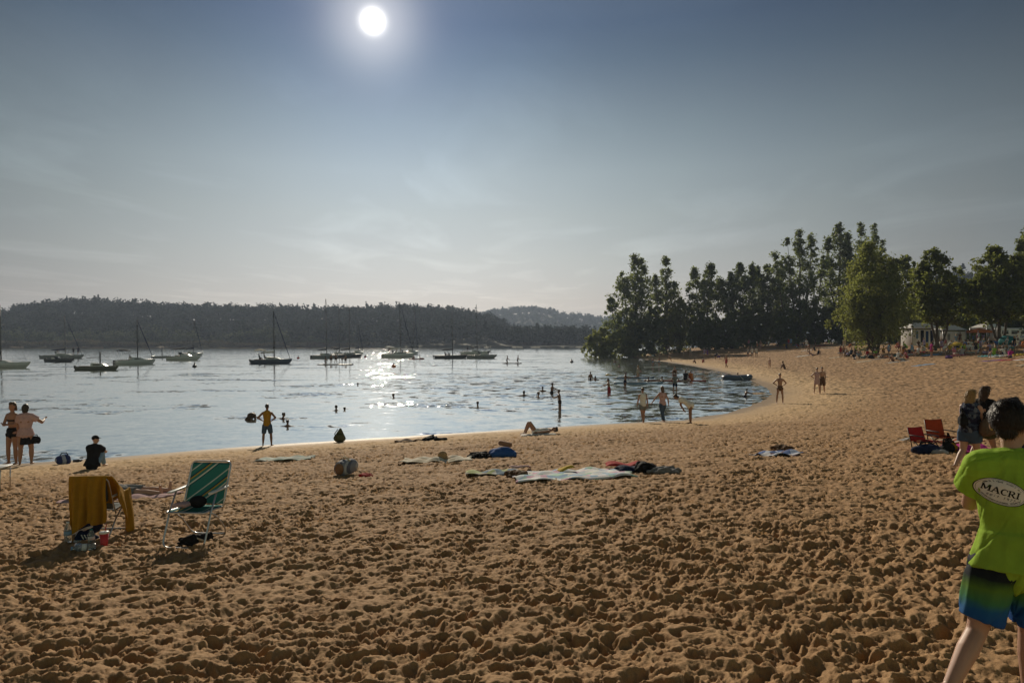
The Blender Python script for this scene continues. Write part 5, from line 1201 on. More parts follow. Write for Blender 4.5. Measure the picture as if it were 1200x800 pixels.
# ---------------- people along the water's edge
GE = 'people walking at the water edge'
P(14.5, 544, 471.5, 'crossed', 165, 'woman in a dark bikini facing the beach with folded arms', 'tan', ('bob', 'brown'), [('bikini_top', 'black'), ('bikini_bottom', 'black')], GE, female=True, fingers=True)
w2 = P(30, 544.5, 473.5, 'walk', 25, 'woman in a pale blouse and black skirt with a shoulder bag', 'tan', ('bob', 'dark'), [('shirt', 'palepink'), ('skirt', 'black')], GE, female=True, fingers=True, over=dict(R=(D(.7, .2, -.6), D(.1, .9, .3)), l=(D(.08, .05, -1), D(.03, -.08, -1)), r=(D(.1, .12, -1), D(.02, -.1, -1)), lean=0), build=1.15)
p = w2.location; lump('shoulder_bag', 0, 0, (.30, .13, .24), cl('black'), 'black bag hanging at the hip of the woman in the pale blouse', 'bag', 20, p=Vector((p.x + .24, p.y + .08, p.z + .66)))
P(313, 522.5, 473.5, 'hips', 5, 'man in a yellow vest and dark shorts with his hands on his hips', 'brown', ('short', 'dark'), [('tank_top', 'mustard'), ('swim_shorts', 'denim')], GE, fingers=True)
P(753.5, 495.5, 454.5, 'walk', 10, 'bather in a white sleeveless top and grey shorts, left of the trio by the water', 'tan', ('short', 'brown'), [('tank_top', 'white'), ('shorts', 'grey')], GE)
P(776.5, 494.5, 452.5, 'walk', 20, 'long haired woman in a pink top and blue jeans by the water', 'tan', ('long', 'brown'), [('tank_top', 'palepink'), ('jeans', 'denim')], GE, female=True, over=dict(L=(D(.6, .3, -.8), D(.5, .2, -.7)), R=(D(.4, -.2, -.9), D(.2, .1, -1))))
P(808.5, 496.5, 462, 'bend', 75, 'woman in a long white shirt bending down to the water', 'brown', ('long', 'dark'), [('shirt', 'white', .012), ('swim_trunks', 'white')], GE, H=1.62, over=dict(lean=58, head=(25, 0), L=(D(.0, -.05, -1), D(.0, -.55, -.85)), R=(D(.0, .1, -1), D(.0, -.5, -.85))))
P(914, 472.5, 437.5, 'hips', 170, 'slim bather in a dark brief standing where the shore curves', 'tan', ('short', 'brown'), [('swim_trunks', 'brown')], GE)
P(957.5, 461.5, 431, 'hips', 165, 'woman in a pink dress standing close to a shirtless man', 'fair', ('short', 'dark'), [('dress', 'palepink')], GE, female=True)
P(963.5, 461, 430, 'walk', 150, 'shirtless man in dark shorts beside the woman in pink', 'fair', ('short', 'dark'), [('swim_shorts', 'brown')], GE)
P(851, 431, 410, 'walk', 30, 'shirtless man in red-brown trunks and a pale sun hat walking by the cove', 'tan', ('hat', 'cream'), [('swim_shorts', 'red')], GE)
P(902, 431.5, 419, 'stand', 120, 'small fair child standing alone on the slope of sand', 'fair', ('short', 'blonde'), [('swim_trunks', 'palepink')], GE)
P(919.5, 432.5, 422.5, 'sit', 60, 'dark skinned bather in black sitting alone on the slope of sand', 'brown', ('short', 'dark'), [('swim_trunks', 'black'), ('tank_top', 'brown')], GE, H=1.7)
P(815, 425.5, 419.5, 'sit', 60, 'left one of two dark haired children sitting at the edge of the cove', 'brown', ('short', 'dark'), [('swim_trunks', 'black')], GE, H=1.5)
P(823.5, 425, 419, 'sit', -40, 'right one of two dark haired children sitting at the edge of the cove', 'brown', ('short', 'dark'), [('swimsuit', 'red')], GE, H=1.5)
P(825.5, 419.5, 407.5, 'stand', 20, 'person in a pale lilac shirt standing above the cove', 'fair', ('short', 'brown'), [('shirt', 'lilac'), ('shorts', 'lightgrey')], GE)
P(829, 419.5, 408, 'stand', -20, 'person in a dark purple dress beside the lilac shirt', 'tan', ('long', 'dark'), [('dress', 'purple')], GE)
P(838, 421, 412.5, 'crouch', -70, 'person in dark clothes stooping over a beach chair', 'tan', ('short', 'dark'), [('shirt', 'navy'), ('shorts', 'black')], GE, H=1.6)
camp_chair(gp(842, 420.5), R(150), cl('purple'), 'purple camp chair beside the stooping person above the cove', 'camp chairs on the upper beach')
for px, fy, hy, po, yw, lb, sk, hr, we in (
  (787, 423.5, 416, 'crouch', 70, 'pale bather stooping at the water below the trees', 'fair', ('short', 'grey'), [('swim_trunks', 'lightgrey')]),
  (801, 417.5, 410, 'stand', 100, 'faint pale bather standing in the shade left of the lilac shirt', 'fair', ('short', 'blonde'), [('swim_trunks', 'lightgrey')]),
  (809, 416.5, 406.5, 'walk', 100, 'bather with a pale towel walking in the shade under the double tree', 'fair', ('short', 'brown'), [('shirt', 'lightgrey'), ('shorts', 'cream')]),
  (784, 413.5, 402, 'stand', 30, 'bather standing against the dark bush at the head of the cove', 'tan', ('short', 'brown'), [('swim_trunks', 'brown')]),
  (876.5, 418.5, 407.5, 'stand', 20, 'left one of three people in white shirts standing in a row', 'tan', ('short', 'blonde'), [('shirt', 'lightgrey'), ('shorts', 'navy')]),
  (881.5, 418.5, 407, 'stand', 0, 'middle one of three people in white shirts standing in a row', 'tan', ('short', 'brown'), [('shirt', 'white'), ('shorts', 'navy')]),
  (886.5, 418.5, 407, 'stand', -20, 'right one of three people in white shirts standing in a row', 'tan', ('short', 'dark'), [('shirt', 'white'), ('shorts', 'black')]),
  (877.5, 407, 393.5, 'stand', 170, 'person in a pink top standing on the crest behind the white shirts', 'fair', ('long', 'brown'), [('tank_top', 'pink'), ('shorts', 'lightgrey')]),
  (882, 408.5, 398, 'sit', 100, 'person in grey sitting between the pink top and the bare bathers', 'fair', ('short', 'brown'), [('shirt', 'grey'), ('shorts', 'navy')]),
  (887.5, 410, 398.5, 'walk', 60, 'bare tanned bather in orange trunks, left of a standing pair', 'tan', ('short', 'brown'), [('swim_trunks', 'orange')]),
  (891.5, 410, 397.5, 'stand', -30, 'bare tanned bather in pink trunks, right of a standing pair', 'tan', ('short', 'blonde'), [('swim_trunks', 'palepink')]),
  (831, 407.5, 396, 'stand', 0, 'person in a blue shirt standing before the double-topped tree', 'tan', ('short', 'dark'), [('shirt', 'blue'), ('shorts', 'navy')]),
  (837, 408, 399, 'chair', -60, 'person in a light shirt sitting right of the blue shirt', 'tan', ('short', 'brown'), [('shirt', 'lightgrey'), ('shorts', 'navy')]),
  (843, 408.5, 400, 'sit', 120, 'person in dark clothes sitting low beside a pale towel under the trees', 'tan', ('short', 'dark'), [('shirt', 'black'), ('shorts', 'navy')]),
  (849, 407.5, 400, 'sitback', -100, 'person in a turquoise top leaning back near the lime tent', 'tan', ('long', 'brown'), [('tank_top', 'turquoise'), ('shorts', 'white')]),
  (853, 408.5, 400.5, 'sit', 40, 'person in a white top sitting close to the lime tent', 'fair', ('short', 'brown'), [('shirt', 'white'), ('shorts', 'blue')]),
  (922, 408.5, 398, 'sit', 30, 'person in a navy shirt sitting under the spiky poplar', 'tan', ('short', 'dark'), [('shirt', 'navy'), ('shorts', 'grey')]),
  (927, 406.5, 395, 'stand', -40, 'person in a light blue shirt standing under the spiky poplar', 'tan', ('short', 'brown'), [('shirt', 'lightblue'), ('shorts', 'navy')]),
  (934, 407.5, 398, 'sit', 80, 'person in a royal blue shirt sitting in the shade of the spiky poplar', 'tan', ('short', 'dark'), [('shirt', 'blue'), ('shorts', 'white')]),
  (940, 408, 397, 'chair', 100, 'person in denim sitting in the shade right of the royal blue shirt', 'tan', ('short', 'brown'), [('shirt', 'denim'), ('shorts', 'white')]),
  (945, 409, 397, 'stand', 150, 'person in a white shirt standing before the green bush', 'fair', ('short', 'brown'), [('shirt', 'white'), ('shorts', 'lightblue')]),
  (947.5, 414.5, 402, 'walk', -60, 'bare bather in pale trunks walking between two white towels', 'tan', ('short', 'brown'), [('swim_trunks', 'cream')]),
  (955, 411, 402, 'sit', 60, 'person in dark clothes sitting behind the upper white towel', 'tan', ('short', 'dark'), [('shirt', 'black'), ('shorts', 'black')]),
  (952, 416.5, 407.5, 'prop', 80, 'bather lying propped up beyond the lower white towel', 'tan', ('long', 'brown'), [('bikini_top', 'lilac'), ('bikini_bottom', 'lilac')]),
  (958.5, 415.5, 407, 'sit', -70, 'person in a black top sitting at the right end of the lower white towel', 'tan', ('short', 'dark'), [('tank_top', 'black'), ('shorts', 'black')]),
  (985, 418.5, 404, 'stand', 20, 'woman in a dark red swimsuit standing on a white towel', 'brown', ('bun', 'dark'), [('swimsuit', 'red')]),
  (988.5, 418, 405, 'walk', -40, 'tanned girl close behind the woman in the dark red swimsuit', 'tan', ('short', 'brown'), [('swim_trunks', 'brown')]),
  (989.5, 410, 396, 'stand', 0, 'person in a pale yellow top standing far back by the bushes', 'fair', ('short', 'blonde'), [('shirt', 'cream'), ('shorts', 'white')]),
  (997, 415.5, 405, 'sit', -60, 'person in navy sitting against the stout bare trunk', 'tan', ('short', 'dark'), [('shirt', 'navy'), ('shorts', 'navy')]),
  (1001, 421, 411.5, 'sitback', 160, 'bather with bright white legs stretched towards the viewer', 'fair', ('short', 'dark'), [('shirt', 'black'), ('swim_shorts', 'white')]),
  (1009, 416, 407, 'sit', 40, 'person in light grey sitting right of the stout bare trunk', 'fair', ('short', 'brown'), [('shirt', 'lightgrey'), ('shorts', 'grey')]),
  (1016.5, 414.5, 403, 'chair', 120, 'person in a dark maroon shirt sitting high before the birch trunk', 'tan', ('short', 'dark'), [('shirt', 'brown'), ('shorts', 'turquoise')]),
  (1013, 420, 411, 'lieknees', -80, 'bather in turquoise lying with knees raised before the birch trunk', 'fair', ('long', 'brown'), [('tank_top', 'turquoise'), ('shorts', 'black')]),
  (1023, 415, 404, 'sitback', 100, 'bather in a cream shirt leaning back at the left foot of the birch', 'fair', ('short', 'grey'), [('shirt', 'cream'), ('shorts', 'lightgrey')]),
  (1034, 419.5, 412, 'lie', -100, 'bather in white lying on a dark mat right of the birch', 'fair', ('short', 'dark'), [('shirt', 'white'), ('shorts', 'black')]),
  (1041, 411, 400.5, 'chair', 60, 'person in black sitting in a camp chair right of the birch', 'tan', ('short', 'dark'), [('shirt', 'black'), ('shorts', 'black')]),
  (1046.5, 423.5, 413, 'sit', 110, 'tanned bather sitting with raised knees in front of the crowd', 'tan', ('short', 'brown'), [('swim_trunks', 'navy')]),
  (1052, 420, 407.5, 'sit', -60, 'person in a white shirt with dark hair sitting upright in front of the crowd', 'tan', ('short', 'dark'), [('shirt', 'white'), ('shorts', 'grey')]),
  (1057, 422.5, 414, 'prone', 100, 'bather in grey lying flat beside the upright person in white', 'fair', ('short', 'brown'), [('shirt', 'lightgrey'), ('shorts', 'grey')]),
  (1060.5, 412, 401, 'sit', 10, 'person in olive sitting left of the white stall', 'tan', ('short', 'dark'), [('shirt', 'olive'), ('shorts', 'black')]),
  (1066.5, 403, 389, 'stand', 30, 'red haired person in white standing at the left end of the stall', 'fair', ('short', 'blonde'), [('shirt', 'white'), ('shorts', 'denim')]),
  (1070, 411.5, 400, 'sitback', -60, 'person in light blue reclining under the stall banners', 'tan', ('short', 'brown'), [('shirt', 'lightblue'), ('shorts', 'navy')]),
  (1076.5, 408, 394.5, 'chair', 160, 'dark haired person in maroon sitting before the stall banners', 'brown', ('short', 'dark'), [('shirt', 'brown'), ('shorts', 'black')]),
  (1092, 409.5, 397.5, 'chair', 70, 'person in black beside the yellow beach chair', 'tan', ('short', 'dark'), [('shirt', 'black'), ('shorts', 'black')]),
  (1096.5, 411, 400, 'sit', -20, 'person in a dark green shirt at the left foot of the leafy tree', 'tan', ('short', 'brown'), [('shirt', 'olive'), ('shorts', 'navy')]),
  (1106, 416, 404, 'crouch', -60, 'woman in a white dress stooping right of the leafy tree', 'fair', ('long', 'blonde'), [('dress', 'white')]),
  (1118.5, 415.5, 403.5, 'bend', -70, 'person in pale trousers bending double in front of the yellow tent', 'fair', ('short', 'dark'), [('shirt', 'black'), ('trousers', 'lilac')]),
  (1125, 403.5, 389, 'stand', 20, 'person in a red-brown shirt standing behind the yellow tent', 'tan', ('short', 'dark'), [('shirt', 'brown'), ('shorts', 'navy')]),
  (1130.5, 402.5, 388.5, 'walk', 70, 'person in a red top standing under the blue parasol', 'tan', ('long', 'dark'), [('shirt', 'red'), ('shorts', 'black')]),
  (1136, 406, 394, 'sit', 0, 'person in white sitting behind the cool box', 'fair', ('short', 'brown'), [('shirt', 'white'), ('shorts', 'grey')]),
  (1146.5, 404, 391, 'chair', 100, 'person in a bright white shirt sitting behind the lime bag', 'fair', ('short', 'brown'), [('shirt', 'white'), ('shorts', 'red')]),
  (1152, 403, 390, 'stand', -20, 'person in lilac standing between the cool box and the dark round tree', 'fair', ('long', 'brown'), [('shirt', 'lilac'), ('shorts', 'white')]),
  (1158, 405, 394, 'chair', 60, 'person in grey sitting left of the dark round tree', 'tan', ('short', 'grey'), [('shirt', 'grey'), ('shorts', 'black')]),
  (1167.5, 409, 397, 'chair', 160, 'person in a royal blue shirt sitting before the dark round tree', 'tan', ('short', 'dark'), [('shirt', 'blue'), ('shorts', 'navy')]),
  (1174.5, 415.5, 404.5, 'sitback', 110, 'bather with pale legs leaning back right of the magenta ball', 'fair', ('short', 'brown'), [('swim_trunks', 'grey')]),
  (1179.5, 406, 394, 'chair', 20, 'person in pale grey-green sitting right of the dark round tree', 'fair', ('short', 'grey'), [('shirt', 'lightgrey'), ('shorts', 'olive')]),
  (1186.5, 414, 402.5, 'sit', 130, 'person in a teal shirt sitting in front at the right', 'tan', ('short', 'brown'), [('shirt', 'teal'), ('shorts', 'denim')]),
  (1193.5, 404.5, 387.5, 'stand', 20, 'person in a white shirt standing tall near the right edge', 'fair', ('short', 'dark'), [('shirt', 'white'), ('shorts', 'lightgrey')]),
  (1198, 410, 396.5, 'chair', 80, 'person in bright orange sitting at the right edge', 'tan', ('short', 'brown'), [('shirt', 'orange'), ('shorts', 'orange')]),
  ):
    standing = po in ('stand', 'walk', 'hips')
    P(px, fy, hy, po, yw, lb, sk, hr, we, 'people on the upper beach', H=None if standing else 1.65, female=hr[0] in ('long', 'bun'))

# more of the crowd in the shade: every one told apart by clothes and place
def _where(px):
    for lim, t in ((868, 'under the double-topped tree'), (915, 'under the dense dark trees'), (976, 'under the spiky poplar'), (1008, 'by the stout bare trunk'), (1026, 'left of the birch trunk'), (1066, 'right of the birch trunk'),
                   (1100, 'before the banner stall'), (1133, 'right of the round leafy tree'), (1168, 'near the cool box'), (1300, 'before the caravans')):
        if px < lim: return t
_POSE = {'sit': 'sitting', 'chair': 'seated upright', 'sitback': 'leaning back', 'lie': 'lying', 'prop': 'propped on elbows', 'stand': 'standing', 'walk': 'walking', 'lieknees': 'lying knees raised', 'squat': 'squatting'}
_seen = set(); _r = random.Random(21)
def crowd(n, x0, x1, y0, y1):
    tops = ['white', 'red', 'turquoise', 'pink', 'lightblue', 'yellow', 'orange', 'lilac', 'lime', 'white', 'blue', 'cream', 'black', 'magenta', 'lightgrey', 'white']; bots = ['white', 'navy', 'black', 'denim', 'red', 'cream', 'blue', 'grey']
    for i in range(n):
        px = x0 + (x1 - x0) * (i + _r.uniform(.1, .9)) / n; py = _r.uniform(y0, y1); po = _r.choice(['sit', 'sit', 'chair', 'sitback', 'stand', 'walk', 'lieknees', 'prop', 'sit', 'squat'])
        for _ in range(40):
            a, b = _r.choice(tops), _r.choice(bots); key = (a, b, po, _where(px))
            if key not in _seen: break
            po = _r.choice(['sit', 'chair', 'sitback', 'stand'])
        _seen.add(key); long = _r.random() < .4
        nm = {'lightblue': 'light blue', 'lightgrey': 'light grey'}.get(a, a); nb = {'lightblue': 'light blue', 'lightgrey': 'light grey'}.get(b, b)
        P(px, py, py - 12, po, _r.uniform(-180, 180), 'person %s %s in %s top and %s shorts' % (_POSE[po], _where(px), nm, nb), _r.choice(['fair', 'tan', 'tan']), ('long' if long else 'short', _r.choice(['brown', 'dark', 'blonde'])), [('shirt', a), ('shorts', b)], 'people in the shade of the trees', H=_r.uniform(1.5, 1.8), female=long)
crowd(10, 826, 915, 401, 407.5); crowd(9, 915, 978, 401, 407); crowd(12, 985, 1066, 404.5, 417); crowd(16, 1066, 1135, 401, 414); crowd(18, 1135, 1204, 401.5, 415); crowd(9, 980, 1066, 412, 420.5); crowd(17, 1066, 1203, 411, 419.5)
for px, py, c, nm in ((858, 405.5, 'yellow', 'yellow'), (880, 404.5, 'pink', 'pink'), (900, 405, 'white', 'white'), (930, 405, 'turquoise', 'turquoise'), (962, 405.5, 'red', 'red'), (990, 413.5, 'lightblue', 'light blue'), (1019, 417.8, 'white', 'white'), (1044, 418, 'turquoise', 'turquoise'), (1064, 416, 'white', 'white'),
                      (1076, 413.5, 'red', 'red'), (1091, 416.5, 'lightblue', 'light blue'), (1112, 412, 'white', 'white'), (1122, 417, 'pink', 'pink'), (1133, 413.5, 'cream', 'cream'), (1155, 413, 'white', 'white'), (1160, 417.5, 'turquoise', 'turquoise'), (1172, 418, 'white', 'white'), (1192, 416.5, 'yellow', 'yellow')):
    towel(px, py, 1.9, 1.2, _r.uniform(-20, 20), cl(c), '%s towel spread in the shade %s' % (nm, _where(px)), 'towels spread on the upper beach', lift=.05, crumple=.10)

# ---------------- things on the upper beach
GT = 'towels spread on the upper beach'
for px, py, wm, lm, rot, m, lb in (
  (941, 417, 2.0, 1.2, 0, 'white', 'white towel lying lowest on the slope under the poplars'), (946, 410.5, 2.0, 1.1, 0, 'white', 'white towel higher up the slope under the poplars'), (904, 409.5, 1.9, 1.0, 0, 'lightblue', 'pale blue towel under the dense dark trees'),
  (980, 418.8, 1.9, 1.0, 0, 'cream', 'cream towel under the feet of the woman in the dark red swimsuit'), (1013, 423.5, 2.0, .9, 8, 'cream', 'cream towel lying free in front of the stout bare trunk'), (1031, 420.3, 2.0, 1.1, 10, 'grey', 'dark grey mat right of the birch trunk'),
  (1052, 424, 2.3, .9, 5, 'lightgrey', 'light grey towel under the bathers in front of the crowd'), (1083, 427.5, 2.0, 1.1, 0, 'lightblue', 'blue-grey towel lying alone in front of the crowd'), (1097, 414.5, 2.1, 1.1, 0, 'grey', 'grey towel under the left side of the leafy tree'),
  (1163, 422.5, 2.1, 1.0, 0, 'purple', 'purple towel lying in front at the right'), (1181, 422, 1.8, 1.0, 0, 'red', 'red towel between the purple one and the edge of the picture'), (1197, 421.5, 1.2, .9, 0, 'white', 'white towel beside the red one at the edge of the picture'),
  (1198, 428, .9, .6, 0, 'cream', 'small cream towel lowest at the right edge'), (843, 409.5, 1.9, .9, 0, 'lightgrey', 'pale towel under the double-topped tree'), (868, 406.5, 2.2, .9, 0, 'white', 'white towel beside the lime tent'),
  (970, 408, 2.2, 1.0, 0, 'lightgrey', 'grey towel in the shade before the dark bushes'), (912, 407, 2.4, .9, 0, 'denim', 'dark blue blanket in the shade under the dense dark trees')):
    towel(px, py, wm, lm, rot, cl(m), lb, GT, lift=.03)
lump('beach_bag', 1112, 420, (.75, .5, .35), cl('purple'), 'small dark purple bag alone on the sand below the leafy tree', 'bag', 20, 'bags on the upper beach', 5)
lump('beach_bag', 993, 417.2, (.7, .5, .4), cl('black'), 'black bag between the standing pair and the stout trunk', 'bag', 0, 'bags on the upper beach', 6)
lump('beach_bag', 1147, 409, (.8, .45, .7), cl('lime'), 'lime green bag right of the cool box', 'bag', 0, 'bags on the upper beach', 7)
lump('beach_bag', 1021, 420, (.8, .5, .5), cl('black'), 'black bag in front of the birch trunk', 'bag', 0, 'bags on the upper beach', 8)
lump('beach_bag', 1067, 413, (.7, .5, .45), cl('navy'), 'navy bag under the person in light blue', 'bag', 10, 'bags on the upper beach', 9)
p = gp(1163.5, 414); k = MB(); k.ell((0, 0, .32), (.34, .34, .34), 16, 12); tag(k.build('beach_ball', stripes('ball_magenta', (1, 0, 0), 1.6, [(0, CC['magenta']), (.6, CC['purple'])], .4), loc=p), 'big magenta and purple beach ball', 'ball')
def coolbox(px, py, label):
    r = empty('cool_box', gp(px, py), R(15), label, 'cool box'); k = MB(); k.bevbox((0, 0, .28), (.85, .5, .52), .05); k.build('box', mat('cool_grey', (.45, .48, .50), rough=.4), r)
    k = MB(); k.bevbox((0, 0, .59), (.89, .54, .10), .03); k.build('lid', WPLASTIC, r); k = MB(); k.tube([(-.44, 0, .45), (-.50, 0, .72), (.50, 0, .72), (.44, 0, .45)], .02, 6); k.build('handle', BLACKP, r)
coolbox(1139.5, 410.5, 'grey cool box with a white lid left of the lime bag')
camp_chair(gp(1085, 410), R(160), cl('yellow'), 'yellow beach chair below the stall banners', 'camp chairs on the upper beach', 1.5, .95)
camp_chair(gp(1084, 404), R(150), cl('lime'), 'lime green chair standing right in front of the stall', 'camp chairs on the upper beach', 1.2, .85)
camp_chair(gp(1041, 411.5), R(60), cl('navy'), 'navy camp chair right of the birch trunk', 'camp chairs on the upper beach', 1.2, .9)
def beach_tent(px, py, wm, hm, m, label):
    r = empty('beach_tent', gp(px, py), R(180), label, 'tent', 'beach tents'); k = MB()
    k.grid(lambda u, v: (wm / 2 * math.cos(math.pi * u) * (1 - .25 * v), (v - .3) * wm * .7, hm * math.sin(math.pi * u) ** .8 * (1 - .75 * v ** 2) + .02), 14, 8)
    o = k.build('canopy', m, r); s = o.modifiers.new('s', 'SOLIDIFY'); s.thickness = .02
    k = MB(); k.box((0, .1 * wm, .05), (wm * .9, wm * .6, .03)); k.build('groundsheet', cl('grey'), r)
    k = MB(); k.tube([(wm / 2 * math.cos(math.pi * i / 12) * 1.01, -.3 * wm * .7, hm * math.sin(math.pi * i / 12) ** .8 * 1.01) for i in range(13)], .02, 6); k.build('hoop', BLACKP, r)
beach_tent(863, 405.5, 2.0, 1.1, cl('lime'), 'lime green beach tent under the dark trees above the cove')
beach_tent(1124, 410.5, 2.0, 1.0, cl('yellow'), 'yellow and dark beach tent behind the bending person')
beach_tent(1183, 404.5, 2.4, 1.3, cl('teal'), 'dull teal beach tent behind the teal shirt')
def parasol(px, py, h, r_, m, label):
    r = empty('parasol', gp(px, py), 0, label, 'parasol', 'parasols'); k = MB(); k.tube([(0, 0, 0), (0, 0, h)], .035, 8); k.build('pole', WPLASTIC, r)
    k = MB(); k.lathe([(r_, h - .55), (r_ * .98, h - .48), (r_ * .55, h - .16), (.05, h + .04)], seg=8); k.build('canopy', m, r); k = MB(); k.lathe([(.03, h), (.05, h + .1), (.01, h + .2)], seg=8); k.build('finial', WPLASTIC, r)
parasol(1135, 400, 3.6, 1.9, cl('blue'), 'blue parasol above the yellow tent')
parasol(1189, 399, 3.7, 2.2, cl('navy'), 'dark navy parasol in front of the caravans')
def stall(px, d, wm, hm, label, banners):
    x, y = at(px, d); r = empty('market_stall', (x, y, gz(x, y)), 0, label, 'stall', 'white stalls'); 
    k = MB(); k.bevbox((0, 0, hm / 2), (wm, .12, hm), .02); k.build('wall', cl('white'), r)
    for s in (-1, 1):
        k = MB(); k.bevbox((s * (wm / 2 - .06), 1.5, hm / 2), (.10, 2.9, hm), .02); k.build('side_wall', cl('white'), r)
        k = MB(); k.tube([(s * wm / 2, -.1, 0), (s * wm / 2, -.1, hm + .3)], .06, 8); k.build('post', ALU, r)
    k = MB(); k.add([(-wm / 2 - .2, -.3, hm + .25), (wm / 2 + .2, -.3, hm + .25), (wm / 2 + .2, 3.2, hm + .25), (-wm / 2 - .2, 3.2, hm + .25), (-wm / 2 + 1, 1.4, hm + 1.1), (wm / 2 - 1, 1.4, hm + 1.1)], [(0, 1, 5, 4), (1, 2, 5), (2, 3, 4, 5), (3, 0, 4), (3, 2, 1, 0)]); k.build('roof', cl('white'), r, smooth=False)
    for bx, bw, c, hh, dy in banners:
        k = MB(); k.sheet(lambda u, v: ((u - .5) * bw + bx, -.10 - .02 * math.sin(u * 9), dy + hh * (v - .5)), 4, 6, .01); k.build('banner', cl(c), r)
stall(1084.5, 106, 4.3, 2.5, 'white stall with dark blue banners behind the leafy tree', [(-1.35, .35, 'lightblue', 1.2, 1.7), (-.55, .5, 'black', 1.9, 1.45), (.2, .42, 'blue', 1.7, 1.4), (.95, .5, 'navy', 2.0, 1.4)])
stall(1118, 110, 3.7, 2.1, 'plain white stall partly hidden by the leafy tree', [(-.9, .4, 'lightgrey', 1.0, 1.2)])
def caravan(px, d, L_, yaw, label):
    x, y = at(px, d); r = empty('caravan', (x, y, gz(x, y)), R(yaw), label, 'caravan', 'caravans parked behind the beach'); k = MB(); k.bevbox((0, 0, 1.55), (L_, 2.2, 2.1), .22); k.build('body', GEL['white'], r)
    for i in range(3):
        k = MB(); k.bevbox((-L_ * .3 + i * L_ * .3, -1.11, 1.9), (L_ * .2, .05, .6), .02); k.build('window', DARKWIN, r)
    k = MB(); k.bevbox((0, -1.112, 1.15), (L_ * .96, .02, .14), .004); k.build('side_stripe', cl('blue'), r)
    for s in (-.12, .12):
        k = MB(); k.lathe([(.06, -.1), (.32, -.1), (.34, 0), (.32, .1), (.06, .1)], (s * L_, -.95, .34), 18, Matrix.Rotation(R(90), 3, 'X')); k.build('wheel', RUBBER, r)
    k = MB(); k.tube([(L_ / 2, 0, .5), (L_ / 2 + 1.1, 0, .45)], .06, 6); k.build('tow_bar', STEEL, r)
caravan(1183, 117, 5.6, 4, 'white caravan behind the navy parasol'); caravan(1222, 121, 5.6, -6, 'white caravan cut by the right edge of the picture')
def marquee(px, d, wm, hm, label, m, peak):
    x, y = at(px, d); r = empty('canopy_tent', (x, y, gz(x, y)), R(8), label, 'canopy', 'canopies behind the beach'); k = MB(); h = wm / 2
    k.add([(-h, -h, hm), (h, -h, hm), (h, h, hm), (-h, h, hm), (0, 0, hm + peak), (-h, -h, hm - .3), (h, -h, hm - .3), (h, h, hm - .3), (-h, h, hm - .3)], [(0, 1, 4), (1, 2, 4), (2, 3, 4), (3, 0, 4), (5, 6, 1, 0), (6, 7, 2, 1), (7, 8, 3, 2), (8, 5, 0, 3)])
    o = k.build('roof', m, r, smooth=False); s = o.modifiers.new('s', 'SOLIDIFY'); s.thickness = .03
    for a in (-1, 1):
        for b in (-1, 1): k = MB(); k.tube([(a * h, b * h, 0), (a * h, b * h, hm)], .05, 8); k.build('post', ALU, r)
marquee(1157, 120, 3.6, 2.8, 'white peaked canopy left of the dark round tree', cl('white'), 1.1)
marquee(1147, 109, 2.6, 2.1, 'rusty orange canopy below the blue parasol', cl('orange'), .5)

# ---------------- the nearer beach
GN = 'towels on the nearer beach'
MINT = stripes('mint_towel', (0, 1, 0), 2.6, [(0, (.55, .62, .55)), (.5, (.66, .68, .62)), (.8, (.30, .46, .40))])
towel(335, 538.5, 1.5, .95, 6, MINT, 'mint and white towel near the water below the man in the vest', GN, .03, crumple=.03)
towel(513, 540, 1.75, 1.05, 0, blotches('cream_print', [(.62, .56, .45), (.66, .62, .52), (.5, .44, .33)], 7), 'crumpled cream towel with a straw hat on it', GN, .035, crumple=.05)
h = gp(518.5, 540); k = MB(); k.ell((0, 0, .09), (.12, .13, .11), 16, 10); k.lathe([(.11, .03), (.2, .02), (.2, .035), (.1, .06)], seg=18, caps=False); o = k.build('straw_hat', mat('straw', (.36, .23, .11), rough=.9, noise=.3, scale=60), loc=h + Vector((0, 0, .05))); tag(o, 'brown straw hat lying on the cream towel', 'hat'); PENDING.append((o, .016, 1))
pile('clothes_pile', 563, 536.5, (.62, .4, .20), cl('black'), 'dark heap of clothes left of the blue bag', 'clothes', 3)
lump('beach_bag', 590, 535.5, (.75, .42, .26), cl('blue'), 'slumped blue bag with a tan cushion on top', 'bag', 8, 'bags on the nearer beach', 2, strap=False, mstrap=cl('blue'))
c = gp(592, 534); k = MB(); k.bevbox((0, 0, .31), (.36, .22, .12), .05, Matrix.Rotation(R(12), 3, 'Y')); tag(k.build('cushion', mat('tan_cushion', (.30, .16, .09), rough=.85, bump=.4), loc=c), 'tan cushion lying on the slumped blue bag', 'cushion')
BLK = blotches('blanket_print', [(.62, .68, .72), (.74, .74, .72), (.34, .48, .62), (.72, .70, .74), (.62, .40, .50), (.74, .74, .68), (.40, .58, .48)], 8)
towel(672, 557, 2.15, 1.45, 3, BLK, 'large pale printed blanket in the middle of the beach', GN, .03, name='picnic_blanket', cat='blanket', crumple=.03)
towel(731, 549.5, .70, .5, -4, cl('red'), 'red towel lying behind the right end of the printed blanket', GN, .03, lift=.10, crumple=.05)
towel(745, 552, .75, .5, 10, cl('navy'), 'navy towel under the black bag at the blanket', GN, .03, lift=.08, crumple=.05)
pile('black_bag', 756, 553, (.34, .30, .26), cl('black'), 'rounded black bag at the right end of the printed blanket', 'bag', 9)
pile('clothes_pile', 779, 554, (.55, .28, .14), cl('grey'), 'grey heap of clothes right of the rounded black bag', 'clothes', 12)
